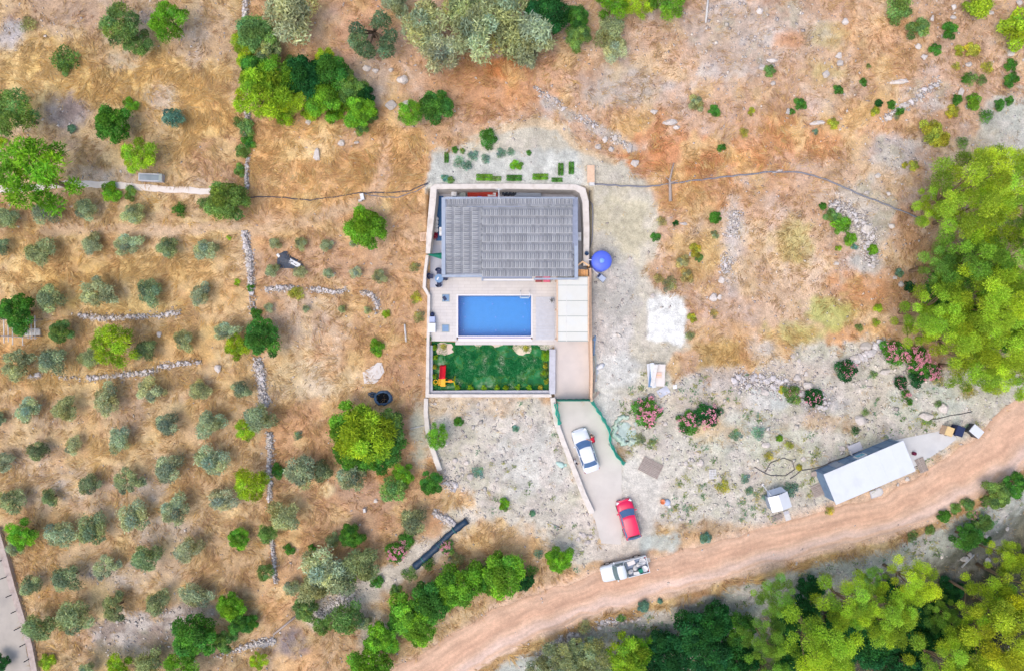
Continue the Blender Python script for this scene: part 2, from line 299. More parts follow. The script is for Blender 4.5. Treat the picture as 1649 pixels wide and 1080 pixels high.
# ------------------------------------------------------------------ ground: colour zones
# each zone: (shape, colour, grass density, stone density, softness px, ragged px, opacity)
def poly(*p): return ('P', p)
def ell(x, y, a, b): return ('E', (x, y, a, b))
def line(wd, *p): return ('L', wd, p)
ZONES = [
 # north-west rough grass
 (poly((-40,-40),(396,-40),(396,302),(-40,302)), (198,164,122), .75, .25, 20, 25, 1),
 (ell(100,15,150,34), (178,146,124), .5, .4, 30, 30, .8),
 (ell(45,120,45,60), (220,184,120), 1, .1, 25, 30, .9),
 (ell(190,125,120,44), (224,186,116), 1, .0, 30, 35, .95),
 (ell(270,120,70,36), (218,176,106), 1, .0, 25, 30, .8),
 (ell(325,195,60,80), (222,178,110), 1, .05, 25, 30, .9),
 (ell(195,95,40,14), (190,172,150), .8, .1, 14, 16, .8),
 (ell(262,155,22,20), (196,176,158), .8, .1, 12, 12, .8),
 (ell(108,182,30,26), (152,136,138), .2, .5, 16, 18, .9),
 (ell(18,55,18,22), (188,184,194), .1, .8, 12, 12, .9),
 (ell(90,235,26,20), (140,120,110), .3, .2, 16, 16, .6),
 (ell(330,60,50,40), (190,156,124), .4, .5, 20, 25, .8),
 (ell(355,258,50,40), (186,142,108), .7, .2, 20, 25, .8),
 (ell(20,250,50,36), (205,170,136), .4, .3, 20, 20, .8),
 (ell(170,282,40,12), (200,178,160), .2, .8, 10, 12, .9),
 # olive orchard
 (poly((-40,316),(398,316),(404,480),(424,640),(440,930),(420,1010),(210,1120),(-40,1120)), (202,166,122), .9, .12, 12, 16, 1),
 (ell(75,440,100,36), (214,172,104), 1, 0, 25, 30, .9),
 (ell(40,345,60,24), (190,148,108), .8, .1, 20, 25, .7),
 (ell(230,430,130,24), (206,168,108), 1, 0, 20, 25, .8),
 (ell(345,470,40,50), (212,172,118), .9, 0, 25, 25, .8),
 (ell(190,490,80,14), (196,164,92), .9, .1, 12, 14, .7),
 (ell(30,560,70,20), (202,152,92), 1, .05, 18, 20, .8),
 (ell(290,560,50,26), (212,166,104), 1, 0, 20, 20, .8),
 (ell(130,610,120,24), (206,170,114), 1, .05, 18, 20, .8),
 (ell(60,700,60,50), (184,154,124), .6, .3, 30, 30, .8),
 (ell(150,750,70,30), (180,152,128), .6, .3, 25, 30, .8),
 (ell(215,660,40,40), (184,150,122), .5, .3, 25, 30, .7),
 (ell(180,730,60,26), (212,174,118), 1, 0, 25, 25, .8),
 (ell(330,700,60,40), (190,154,116), .8, .1, 25, 30, .6),
 (ell(110,795,60,22), (184,162,142), .4, .5, 22, 25, .8),
 (ell(240,785,26,14), (184,164,146), .3, .7, 12, 14, .9),
 (ell(265,853,46,20), (180,162,146), .3, .8, 14, 18, .8),
 (ell(190,925,56,20), (190,168,146), .3, .8, 16, 18, .8),
 (ell(285,905,44,24), (188,160,132), .4, .6, 18, 20, .8),
 (ell(215,1020,66,26), (152,138,134), .1, 1, 16, 18, .95),
 (ell(310,985,56,14), (158,146,142), .1, 1, 14, 14, .9),
 (ell(360,900,50,60), (188,152,114), .8, .1, 25, 30, .8),
 (ell(60,910,40,60), (192,154,110), .9, .1, 25, 25, .8),
 (ell(270,1060,120,26), (130,120,90), .4, .4, 20, 20, .7),
 (line(7,(70,372),(160,368),(260,372),(390,362)), (206,174,142), .1, .15, 5, 5, .9),
 # middle column between the long stone wall and the villa
 (poly((402,-40),(700,-40),(700,230),(690,640),(720,800),(600,900),(440,960),(424,640),(404,420)), (200,154,110), .75, .15, 12, 16, 1),
 (poly((402,195),(700,195),(690,335),(402,335)), (214,163,106), 1, .1, 14, 18, .95),
 (ell(585,60,90,50), (206,158,124), .35, .35, 25, 25, .9),
 (ell(600,130,30,40), (190,166,148), .3, .5, 16, 16, .9),
 (ell(550,228,50,20), (208,160,118), .8, .4, 14, 16, .8),
 (ell(470,425,70,30), (190,152,120), .5, .2, 25, 25, .8),
 (ell(560,420,80,26), (196,152,116), .6, .2, 25, 25, .8),
 (ell(655,430,34,90), (206,162,120), .7, .2, 20, 25, .8),
 (ell(485,520,60,40), (200,172,146), .5, .2, 25, 30, .85),
 (ell(490,620,60,44), (206,182,152), .6, .2, 25, 30, .9),
 (ell(460,690,30,40), (202,148,98), .8, .1, 16, 18, .8),
 (ell(500,655,60,14), (188,138,96), .8, .1, 12, 14, .7),
 (ell(655,660,22,90), (188,142,106), .6, .2, 14, 16, .7),
 (ell(676,690,12,36), (190,192,174), .2, .3, 10, 10, .9),
 (ell(520,800,90,26), (184,142,106), .8, .1, 18, 20, .7),
 (ell(600,820,70,40), (178,140,112), .6, .1, 20, 25, .8),
 (ell(625,758,16,20), (208,150,92), .9, .1, 8, 8, .8),
 (ell(525,790,12,10), (226,196,148), .9, 0, 5, 5, .9),
 (line(9,(405,372),(470,362),(540,340),(600,322)), (204,170,136), .2, .1, 7, 7, .85),
 (line(10,(620,220),(622,270),(600,320)), (216,176,142), .2, .1, 9, 8, .7),
 # north-east hillside
 (poly((640,-40),(1700,-40),(1700,300),(1460,520),(1400,570),(1120,620),(1060,560),(1040,300),(900,200),(700,215),(640,200)), (200,160,130), .6, .5, 18, 22, 1),
 (ell(780,140,90,44), (200,140,92), .8, .2, 22, 28, .9),
 (ell(820,108,34,14), (208,124,54), .9, 0, 10, 12, .8),
 (ell(705,175,40,40), (206,158,118), .6, .3, 18, 20, .8),
 (ell(920,120,60,30), (196,150,120), .9, .2, 18, 20, .8),
 (ell(1010,135,60,34), (186,172,162), .6, .4, 18, 22, .85),
 (ell(1030,205,44,28), (196,134,86), .9, .3, 16, 20, .9),
 (ell(1095,258,110,34), (202,130,78), 1, .1, 22, 26, .92),
 (ell(1120,320,70,36), (208,150,94), .9, .1, 22, 24, .85),
 (ell(1060,70,60,40), (198,164,140), .5, .6, 22, 25, .8),
 (ell(1170,70,60,60), (204,178,160), .3, 1, 25, 28, .85),
 (ell(1250,50,80,40), (206,184,168), .3, 1, 25, 30, .8),
 (ell(1275,65,22,14), (206,142,92), .8, .1, 10, 12, .8),
 (ell(1285,230,80,34), (206,144,94), .9, .3, 22, 26, .9),
 (ell(1340,120,40,50), (212,176,142), .3, .5, 20, 22, .8),
 (ell(1425,70,60,60), (210,162,116), .7, .3, 25, 25, .9),
 (ell(1440,190,70,40), (206,158,114), .8, .3, 22, 26, .8),
 (ell(1490,150,34,26), (208,172,148), .3, 1, 14, 16, .9),
 (ell(1330,60,26,18), (196,176,108), .7, .3, 12, 14, .6),
 (ell(1330,115,22,14), (196,176,108), .7, .3, 12, 14, .6),
 (ell(1445,245,44,24), (192,180,178), .1, 1, 14, 16, .95),
 (ell(1380,300,60,40), (206,172,144), .4, .6, 20, 22, .8),
 (ell(1640,220,60,60), (192,196,190), .1, .5, 18, 20, .95),
 (ell(1590,235,40,20), (190,178,158), .3, .5, 14, 16, .8),
 (ell(1180,400,18,60), (206,194,192), .1, 1, 14, 16, .9),
 (ell(1260,430,70,60), (206,172,142), .5, .4, 30, 30, .8),
 (ell(1120,410,40,36), (200,162,104), .8, .2, 18, 20, .85),
 (ell(1150,520,50,30), (204,156,118), .6, .4, 20, 22, .8),
 (ell(1200,560,60,40), (202,154,106), .8, .2, 20, 24, .9),
 (ell(1160,575,34,34), (196,160,98), .9, .2, 16, 20, .85),
 (ell(1280,500,60,40), (208,176,150), .4, .4, 25, 25, .8),
 (ell(1230,560,22,18), (206,190,176), .2, .5, 12, 12, .8),
 (ell(1390,460,50,44), (202,142,94), .7, .4, 20, 22, .9),
 (ell(1350,545,90,26), (204,150,104), .7, .3, 18, 22, .9),
 (ell(1395,345,44,50), (196,186,180), .2, 1, 18, 20, .9),
 (ell(1392,425,26,12), (188,192,196), 0, .5, 10, 10, .9),
 (ell(1278,388,26,30), (186,172,100), .8, .1, 18, 18, .75),
 (ell(1340,502,34,24), (178,180,92), .8, .1, 16, 18, .8),
 (ell(1288,532,34,16), (184,182,110), .8, .1, 14, 16, .75),
 (ell(1480,440,50,60), (192,148,108), .6, .5, 20, 22, .8),
 # pale worked ground round the villa
 (poly((696,246),(760,228),(810,206),(862,192),(905,206),(938,240),(1000,262),(1038,290),(1056,330),(1056,396),(1036,440),(1060,470),(1100,480),(1106,555),(1046,600),(1010,640),(950,660),(940,300),(690,304)), (204,198,184), .02, .35, 8, 12, 1),
 (poly((694,250),(930,240),(945,300),(690,304)), (200,204,202), 0, .2, 8, 8, .95),
 (line(5,(800,210),(862,196),(900,206),(925,236),(990,262)), (228,198,160), .05, .3, 4, 4, .8),
 (line(7,(880,165),(930,190),(985,220),(1020,240)), (192,182,176), .1, .8, 6, 8, .9),
 (ell(1000,370,44,60), (200,192,166), .03, .2, 18, 18, .9),
 (ell(985,480,40,70), (190,188,186), .03, .7, 14, 16, .9),
 (ell(985,560,36,50), (204,200,200), .02, .8, 12, 14, .9),
 (ell(1000,610,40,40), (212,214,214), 0, .3, 12, 14, .9),
 (ell(968,405,30,26), (172,172,172), 0, .3, 10, 10, .6),
 (ell(985,665,36,50), (212,212,210), 0, .3, 12, 10, 1),
 (poly((684,644),(892,644),(920,720),(955,820),(980,900),(930,922),(880,880),(830,870),(770,830),(722,790),(700,730)), (208,202,192), .05, .9, 10, 16, 1),
 (ell(860,740,60,60), (206,206,204), .02, .8, 20, 22, .8),
 (ell(720,655,40,14), (206,180,146), .4, .5, 10, 10, .8),
 (ell(805,655,26,10), (206,180,150), .4, .5, 10, 10, .8),
 (ell(735,810,24,26), (206,158,112), .7, .3, 12, 12, .9),
 (poly((1000,640),(1040,596),(1120,612),(1200,610),(1290,566),(1400,548),(1480,590),(1700,610),(1700,640),(1600,672),(1500,740),(1330,815),(1230,852),(1085,862),(1030,800),(1010,740)), (204,200,190), .08, .9, 14, 20, 1),
 (ell(1120,770,70,70), (206,202,194), .03, .9, 20, 22, .9),
 (ell(1190,700,60,30), (190,194,182), .2, .8, 18, 22, .9),
 (ell(1330,700,60,30), (196,200,188), .1, .9, 18, 22, .9),
 (ell(1290,740,70,40), (202,202,186), .15, .9, 18, 22, .9),
 (ell(1180,610,34,18), (206,192,184), .05, 1, 12, 14, .9),
 (ell(1290,600,60,16), (204,190,180), .1, 1, 12, 14, .9),
 (ell(1140,650,60,16), (212,196,178), .1, .9, 12, 14, .8),
 (ell(1400,640,60,20), (206,196,184), .1, .9, 14, 16, .9),
 (ell(1325,648,34,20), (160,160,166), .1, 1, 12, 14, .8),
 (ell(1500,650,60,30), (192,200,194), .1, .8, 14, 16, .9),
 (ell(1330,680,50,12), (190,152,118), .4, .6, 12, 12, .7),
 (ell(1235,560,10,8), (204,198,194), 0, .6, 6, 6, .8),
 (ell(1150,690,34,14), (208,176,132), .6, .3, 12, 14, .8),
 (ell(1145,852,60,12), (178,146,112), .7, .4, 10, 12, .9),
 (ell(1240,640,30,20), (206,216,220), 0, .4, 10, 10, .7),
 (poly((1000,745),(1040,738),(1066,780),(1054,836),(1044,880),(1000,890)), (214,212,208), 0, .15, 10, 10, 1),
 (ell(988,884,34,16), (222,212,202), 0, .15, 10, 12, 1),
 (poly((1044,482),(1086,472),(1104,492),(1105,545),(1098,556),(1076,551),(1042,546)), (238,241,244), 0, .12, 3, 6, 1),
 # bottom middle
 (poly((440,960),(600,890),(720,800),(780,840),(900,890),(930,930),(800,985),(690,1045),(620,1110),(420,1110)), (186,150,110), .7, .3, 16, 20, 1),
 (line(16,(752,842),(700,880),(645,915),(590,945),(540,975),(512,995)), (206,198,188), .05, .7, 8, 10, .95),
 (ell(745,830,26,12), (214,206,196), .05, 1, 8, 8, .9),
 (ell(700,845,12,22), (206,150,104), .4, .3, 8, 8, .8),
 (ell(790,865,60,22), (206,168,120), .8, .2, 14, 16, .8),
 (ell(600,1010,20,40), (200,190,176), .1, .6, 12, 14, .8),
 (ell(480,1050,30,40), (214,166,110), .9, .1, 14, 16, .8),
 (ell(445,970,24,30), (204,158,110), .8, .1, 12, 14, .8),
 (ell(470,1035,22,18), (120,116,130), .3, .4, 12, 12, .8),  # bluish shadow in the creek bend, painted into the ground colour
 (line(7,(700,1050),(740,1020),(830,975),(920,932)), (212,160,108), .6, .2, 6, 6, .8),
]
ROADC = (224,188,162)
def sdist(shape, u, v):
    if shape[0] == 'E':
        x, y, a, b = shape[1]; q = np.sqrt(((u-x)/a)**2+((v-y)/b)**2); return (q-1)*min(a, b)
    pts = shape[1] if shape[0] == 'P' else shape[2]
    d = np.full(u.shape, 1e9); ins = np.zeros(u.shape, bool); n = len(pts)
    for i in range(n if shape[0] == 'P' else n-1):
        ax, ay = pts[i]; bx, by = pts[(i+1) % n]
        ex, ey = bx-ax, by-ay; t = np.clip(((u-ax)*ex+(v-ay)*ey)/(ex*ex+ey*ey), 0, 1)
        d = np.minimum(d, np.hypot(u-ax-t*ex, v-ay-t*ey))
        if shape[0] == 'P':
            c = (ay > v) != (by > v); xi = ax+(v-ay)*(ex)/(ey if ey else 1e-9); ins ^= c & (u < xi)
    return np.where(ins, -d, d) if shape[0] == 'P' else d-shape[1]
def zone_fields(x, y, z):
    k = H/(H-z)/PX; u = x*k+CX; v = CY-y*k
    shp = u.shape; u = u.ravel(); v = v.ravel(); xr = x.ravel(); yr = y.ravel(); n = u.size
    c = np.tile(lin((198,160,122)), (n, 1)); g = np.full(n, .6); s = np.full(n, .3)
    rag = (fbm(xr/1.1, yr/1.1, 31, 4)-.5)*2.4
    def blend(m, col, gg, st):
        nonlocal c
        c[idx] = c[idx]*(1-m[:, None])+lin(col)*m[:, None]
        g[idx] = g[idx]*(1-m)+gg*m; s[idx] = s[idx]*(1-m)+st*m
    for sh, col, gg, st, so, ra, op in ZONES:
        if sh[0] == 'E': bb = (sh[1][0]-sh[1][2], sh[1][0]+sh[1][2], sh[1][1]-sh[1][3], sh[1][1]+sh[1][3])
        else:
            q = sh[1] if sh[0] == 'P' else sh[2]; bb = (min(p[0] for p in q), max(p[0] for p in q), min(p[1] for p in q), max(p[1] for p in q))
        mg = so+ra*1.5+20
        idx = np.nonzero((u > bb[0]-mg) & (u < bb[1]+mg) & (v > bb[2]-mg) & (v < bb[3]+mg))[0]
        if not idx.size: continue
        d = sdist(sh, u[idx], v[idx])+rag[idx]*ra
        blend(op*ss(so, -so*.6, d), col, gg, st)
    # strips along the dirt road and the slope to the south of it
    idx = np.arange(n); rv = np.interp(u, RU, RV); rw = np.interp(u, RU, RW*1.12); d = v-rv; r2 = rag*10
    blend(ss(rw+16, rw-4, np.abs(d)+r2)*.95, ROADC, .03, .25)
    south = ss(rw+2, rw+8, d+r2*.4)
    blend(south, (170,132,88), .9, .2)
    blend(ss(14, 26, d-rw+r2), (182,188,184), .05, .8)
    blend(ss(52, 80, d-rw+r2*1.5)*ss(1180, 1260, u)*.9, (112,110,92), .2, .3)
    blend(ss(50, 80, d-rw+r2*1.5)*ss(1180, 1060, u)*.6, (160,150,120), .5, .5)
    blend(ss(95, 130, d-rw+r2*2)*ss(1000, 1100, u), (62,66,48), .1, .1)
    idx = np.nonzero((u > 1030) & (u < 1110) & (v > 840) & (v < 900))[0]
    if idx.size: blend(.8*ss(6, -4, sdist(ell(1066,873,34,15), u[idx], v[idx])+rag[idx]*8), (190,204,204), 0, .1)
    return u, v, c, g, s
def graded(a, b, step, far):
    core = np.arange(a, b+step*.5, step); out = []; s = step*2; p = core[-1]
    while p < far: p += s; s *= 1.5; out.append(p)
    lo = []; s = step*2; p = core[0]
    while p > -far: p -= s; s *= 1.5; lo.append(p)
    return np.array(lo[::-1]+list(core)+out)
gx = graded(-55, 55, .2, 600); gy = graded(-38.5, 38, .2, 600)
GXX, GYY = np.meshgrid(gx, gy); GZZ = ht(GXX, GYY)
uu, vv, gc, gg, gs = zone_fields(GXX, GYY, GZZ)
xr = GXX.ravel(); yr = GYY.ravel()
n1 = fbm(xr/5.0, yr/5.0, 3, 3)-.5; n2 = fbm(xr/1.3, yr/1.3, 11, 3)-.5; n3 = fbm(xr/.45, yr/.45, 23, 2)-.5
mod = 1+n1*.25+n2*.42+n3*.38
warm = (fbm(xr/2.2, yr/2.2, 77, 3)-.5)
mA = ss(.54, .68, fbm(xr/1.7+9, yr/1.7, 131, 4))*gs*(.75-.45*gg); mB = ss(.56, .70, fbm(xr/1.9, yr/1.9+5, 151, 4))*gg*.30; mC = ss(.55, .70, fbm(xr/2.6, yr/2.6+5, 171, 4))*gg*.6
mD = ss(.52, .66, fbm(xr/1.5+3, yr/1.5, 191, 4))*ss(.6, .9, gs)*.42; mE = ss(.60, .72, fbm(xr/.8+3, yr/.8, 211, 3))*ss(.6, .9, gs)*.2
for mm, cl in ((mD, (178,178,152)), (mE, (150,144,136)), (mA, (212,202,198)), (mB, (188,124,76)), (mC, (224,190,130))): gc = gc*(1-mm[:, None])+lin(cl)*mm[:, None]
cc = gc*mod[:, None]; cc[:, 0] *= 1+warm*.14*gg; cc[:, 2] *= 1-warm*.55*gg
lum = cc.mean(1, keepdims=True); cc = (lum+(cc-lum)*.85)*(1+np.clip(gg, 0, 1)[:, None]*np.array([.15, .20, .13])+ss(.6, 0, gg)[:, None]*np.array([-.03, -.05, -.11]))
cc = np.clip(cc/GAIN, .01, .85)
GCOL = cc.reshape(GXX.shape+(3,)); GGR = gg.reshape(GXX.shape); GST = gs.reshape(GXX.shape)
ny, nx = GXX.shape; ii = (np.arange(ny-1)[:, None]*nx+np.arange(nx-1)[None, :]).ravel()
F = np.stack([ii, ii+1, ii+nx+1, ii+nx], 1)

def groundmat():
    m, t, b, N, L = newmat('earth')
    at = N.new('ShaderNodeAttribute'); at.attribute_name = 'tint'
    tc = N.new('ShaderNodeTexCoord'); out = at.outputs['Color']
    for sc_, lo, hi in ((2.2, .84, 1.16), (9.0, .80, 1.22), (22.0, .86, 1.14)):
        no = N.new('ShaderNodeTexNoise'); no.inputs['Scale'].default_value = sc_; no.inputs['Detail'].default_value = 4; no.inputs['Roughness'].default_value = .6
        L.new(tc.outputs['Object'], no.inputs['Vector'])
        r = N.new('ShaderNodeMapRange'); r.inputs[1].default_value = .3; r.inputs[2].default_value = .7; r.inputs[3].default_value = lo; r.inputs[4].default_value = hi
        L.new(no.outputs[0], r.inputs[0]); mu = N.new('ShaderNodeMix'); mu.data_type = 'RGBA'; mu.blend_type = 'MULTIPLY'; mu.inputs[0].default_value = 1
        L.new(out, mu.inputs[6]); L.new(r.outputs[0], mu.inputs[7]); out = mu.outputs[2]
    L.new(out, b.inputs['Base Color']); b.inputs['Roughness'].default_value = .95; b.inputs['Specular IOR Level'].default_value = .1
    n4 = N.new('ShaderNodeTexNoise'); n4.inputs['Scale'].default_value = 5; n4.inputs['Detail'].default_value = 6
    L.new(tc.outputs['Object'], n4.inputs['Vector']); bu = N.new('ShaderNodeBump'); bu.inputs['Strength'].default_value = .7; bu.inputs['Distance'].default_value = .12
    L.new(n4.outputs[0], bu.inputs['Height']); L.new(bu.outputs[0], b.inputs['Normal'])
    return m
M['earth'] = groundmat()
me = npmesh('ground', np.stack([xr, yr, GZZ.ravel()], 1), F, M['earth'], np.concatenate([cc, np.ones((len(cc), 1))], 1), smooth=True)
tag(link('ground', me), kind='structure')
def sample(A, x, y):
    i = np.clip(np.searchsorted(gy, y), 0, ny-1); j = np.clip(np.searchsorted(gx, x), 0, nx-1); return A[i, j]

# ------------------------------------------------------------------ sheets laid on the ground
def sheet(name, quadrows, m, lift=.04, col=None):
    """rows of (x, y) -> a sheet that follows the terrain"""
    V = []; nr = len(quadrows); nc = len(quadrows[0])
    for r in quadrows:
        for p in r: V.append((p[0], p[1], hz(p[0], p[1])+lift))
    Fq = [(i*nc+j, i*nc+j+1, (i+1)*nc+j+1, (i+1)*nc+j) for i in range(nr-1) for j in range(nc-1)]
    me = npmesh(name, V, Fq, m, col, smooth=True); return tag(link(name, me), kind='structure')
def roadmat():
    m, t, b, N, L = newmat('dirt_road'); at = N.new('ShaderNodeAttribute'); at.attribute_name = 'tint'
    sx = N.new('ShaderNodeSeparateColor'); L.new(at.outputs['Color'], sx.inputs[0])      # r: across, g: along
    tc = N.new('ShaderNodeTexCoord')
    cr = N.new('ShaderNodeValToRGB'); e = cr.color_ramp.elements
    base = C(*ROADC); pale = C(232,208,192); red = C(214,164,136)
    e[0].position = 0; e[0].color = C(214,176,148); e[1].position = 1; e[1].color = C(220,190,168)
    for p, c_ in ((.14, base), (.3, C(221,182,155)), (.5, C(219,178,151)), (.64, base), (.76, C(228,198,180)), (.86, C(228,200,184)), (.94, base)):
        k = e.new(p); k.color = c_
    no0 = N.new('ShaderNodeTexNoise'); no0.inputs['Scale'].default_value = .35; L.new(tc.outputs['Object'], no0.inputs['Vector'])
    ad = N.new('ShaderNodeMath'); ad.operation = 'MULTIPLY_ADD'; ad.inputs[1].default_value = .35; L.new(no0.outputs[0], ad.inputs[0])
    sb = N.new('ShaderNodeMath'); sb.operation = 'ADD'; sb.inputs[1].default_value = -.17; L.new(sx.outputs[0], sb.inputs[0]); L.new(sb.outputs[0], ad.inputs[2])
    L.new(ad.outputs[0], cr.inputs[0]); out = cr.outputs[0]
    cv = N.new('ShaderNodeCombineXYZ'); m1 = N.new('ShaderNodeMath'); m1.operation = 'MULTIPLY'; m1.inputs[1].default_value = 9; m2 = N.new('ShaderNodeMath'); m2.operation = 'MULTIPLY'; m2.inputs[1].default_value = 22
    L.new(sx.outputs[0], m1.inputs[0]); L.new(sx.outputs[1], m2.inputs[0]); L.new(m1.outputs[0], cv.inputs[0]); L.new(m2.outputs[0], cv.inputs[1])
    ns = N.new('ShaderNodeTexNoise'); ns.inputs['Scale'].default_value = 1; ns.inputs['Detail'].default_value = 6; L.new(cv.outputs[0], ns.inputs['Vector'])
    rs = N.new('ShaderNodeMapRange'); rs.inputs[1].default_value = .35; rs.inputs[2].default_value = .65; rs.inputs[3].default_value = .86; rs.inputs[4].default_value = 1.12; L.new(ns.outputs[0], rs.inputs[0])
    ms = N.new('ShaderNodeMix'); ms.data_type = 'RGBA'; ms.blend_type = 'MULTIPLY'; ms.inputs[0].default_value = 1; L.new(out, ms.inputs[6]); L.new(rs.outputs[0], ms.inputs[7]); out = ms.outputs[2]
    for sc_, lo, hi in ((.5, .9, 1.1), (3.0, .9, 1.08), (14., .86, 1.12)):
        no = N.new('ShaderNodeTexNoise'); no.inputs['Scale'].default_value = sc_; no.inputs['Detail'].default_value = 5; L.new(tc.outputs['Object'], no.inputs['Vector'])
        r = N.new('ShaderNodeMapRange'); r.inputs[1].default_value = .3; r.inputs[2].default_value = .7; r.inputs[3].default_value = lo; r.inputs[4].default_value = hi
        L.new(no.outputs[0], r.inputs[0]); mu = N.new('ShaderNodeMix'); mu.data_type = 'RGBA'; mu.blend_type = 'MULTIPLY'; mu.inputs[0].default_value = 1
        L.new(out, mu.inputs[6]); L.new(r.outputs[0], mu.inputs[7]); out = mu.outputs[2]
    L.new(out, b.inputs['Base Color']); b.inputs['Roughness'].default_value = .95; b.inputs['Specular IOR Level'].default_value = .1
    bu = N.new('ShaderNodeBump'); bu.inputs['Strength'].default_value = .35; bu.inputs['Distance'].default_value = .05; L.new(no.outputs[0], bu.inputs['Height']); L.new(bu.outputs[0], b.inputs['Normal'])
    return m
rp = resample([(p.x, p.y, wd) for p, wd in ((G(a, b), c_*PX) for a, b, c_ in ROAD)], .5)
Lf, Rt = ribbon(rp, [q[2] for q in rp]); rows = []; rc = []
for i, (a, b) in enumerate(zip(Lf, Rt)):
    ja = 1+(vnoise(np.array([i*.35]), np.array([3.]), 9)[0]-.5)*.22; jb = 1+(vnoise(np.array([i*.35]), np.array([30.]), 9)[0]-.5)*.22
    mid = (a+b)/2; a = mid+(a-mid)*ja; b = mid+(b-mid)*jb
    rows.append([a.lerp(b, k/12) for k in range(13)]); rc += [(k/12, i/len(Lf), 0, 1) for k in range(13)]
sheet('dirt_road', rows, roadmat(), .03, rc)

def fillsheet(name, pxpoly, m, lift=.045, step=.45, rag=0.0):
    """polygon given as two matching sides (left list, right list) of photo pixels"""
    Lp, Rp = pxpoly; rows = []
    Lw = [G(*p) for p in Lp]; Rw = [G(*p) for p in Rp]; n = len(Lw)
    for i in range(n-1):
        k = max(1, int(max((Lw[i+1]-Lw[i]).length, (Rw[i+1]-Rw[i]).length)/step))
        for j in range(k+(i == n-2)):
            a = Lw[i].lerp(Lw[i+1], j/k); b = Rw[i].lerp(Rw[i+1], j/k); d = (b-a)
            a = a+d.normalized()*U(-rag, rag); b = b+d.normalized()*U(-rag, rag)
            nn = 10; rows.append([a.lerp(b, q/nn) for q in range(nn+1)])
    return sheet(name, rows, m, lift)
fillsheet('driveway', ([(893,645),(898,690),(925,760),(952,818),(963,856),(968,874)], [(950,645),(978,690),(1001,746),(1001,790),(1003,840),(1000,876)]), M['drive'], .05, rag=.06)
0 and fillsheet('driveway_apron', ([(1003,750),(1001,790),(1004,838),(1000,884)], [(1040,738),(1068,780),(1052,836),(1040,886)]), mat('apron_gravel', C(212,210,206), .95, .1, 1.5, bump=.4, dirt=(C(196,194,188), .6, .7)), .09, rag=.12)
fillsheet('shed_pad', ([(1440,708),(1462,738),(1470,752)], [(1530,690),(1540,706),(1520,722)]), mat('pad_concrete', C(214,214,214), .9, .06, 1, dirt=(C(196,198,204), .8, .6)), .03, rag=.05)
fillsheet('concrete_track', ([(-20,301),(40,298),(115,291),(180,293),(250,299),(340,304)], [(-20,313),(40,309),(115,302),(180,303),(250,309),(338,314)]), mat('track_concrete', C(238,228,220), .9, .05, 1, dirt=(C(206,188,172), 1, .6)), .05, rag=.06)
fillsheet('concrete_road', ([(-90,850),(-70,900),(-40,1000),(-20,1090)], [(-2,850),(10,900),(30,980),(52,1090)]), mat('road_concrete', C(188,180,170), .9, .07, .7, dirt=(C(164,158,152), .5, .7), bump=.2), .05, rag=.03)
# ------------------------------------------------------------------ labels by the nearest thing one can find
LANDMARKS = [('round blue water tank',968,421),('white plaster patch',1073,513),('long white-roofed shed',1400,760),('small white hut',1250,806),
 ('red car',1011,832),('white saloon car',942,722),('loaded pickup',1004,911),('black wrapped pipe roll',710,876),('crumpled black tarp',466,420),
 ('pale sheet near the villa',600,601),('pale concrete track',180,298),('pole lean-to',38,530),('toy slide',713,608),('bare dead branch',1079,290),
 ('villa-side lime tree',590,368),('biggest lime tree',593,690),('concrete road edge',35,1000),('curved stone wall',600,480),
 ('top left photo corner',0,0),('top right photo corner',1649,0),('bottom right photo corner',1649,1080),('grey roof',822,382),
 ('grey trough',247,287),('three bins',1540,692),('wooden pallet',1048,752),('bare-boughed olive',600,55),('bottom photo edge middle',824,1080),
 ('top photo edge middle',824,0),('right photo edge middle',1649,480),('junk heap',1053,604),('round dark well',614,640),('left photo edge middle',0,640),
 ('long rubble heap',1395,380),('dark dry creek bend',470,1035)]
ORD = ['', 'second ', 'third ', 'fourth ', 'fifth ', 'sixth ', 'seventh ', 'eighth ', 'ninth ', 'tenth ', 'eleventh ', 'twelfth ', 'thirteenth ', 'fourteenth ', 'fifteenth ', 'sixteenth ','seventeenth ','eighteenth ','nineteenth ','twentieth ']
PENDING = []
def later(o, what, px, py): PENDING.append((o, what, px, py)); return o
def side(dx, dy):
    a = math.degrees(math.atan2(-dy, dx)) % 360
    return ['right of', 'above right of', 'above', 'above left of', 'left of', 'below left of', 'below', 'below right of'][int((a+22.5)//45) % 8]
def assign_labels():
    groups = {}
    for o, what, px, py in PENDING:
        nm, lx, ly = min(LANDMARKS, key=lambda l: (l[1]-px)**2+(l[2]-py)**2)
        groups.setdefault((what, side(px-lx, py-ly), nm), []).append((math.hypot(px-lx, py-ly), o))
    for (what, sd_, nm), lst in groups.items():
        lst.sort(key=lambda t: t[0])
        for i, (d, o) in enumerate(lst):
            o['label'] = f'{what} {sd_} the {nm}' if len(lst) == 1 else f'{what}, {ORD[i]}nearest {sd_} the {nm}' if i < len(ORD) else what

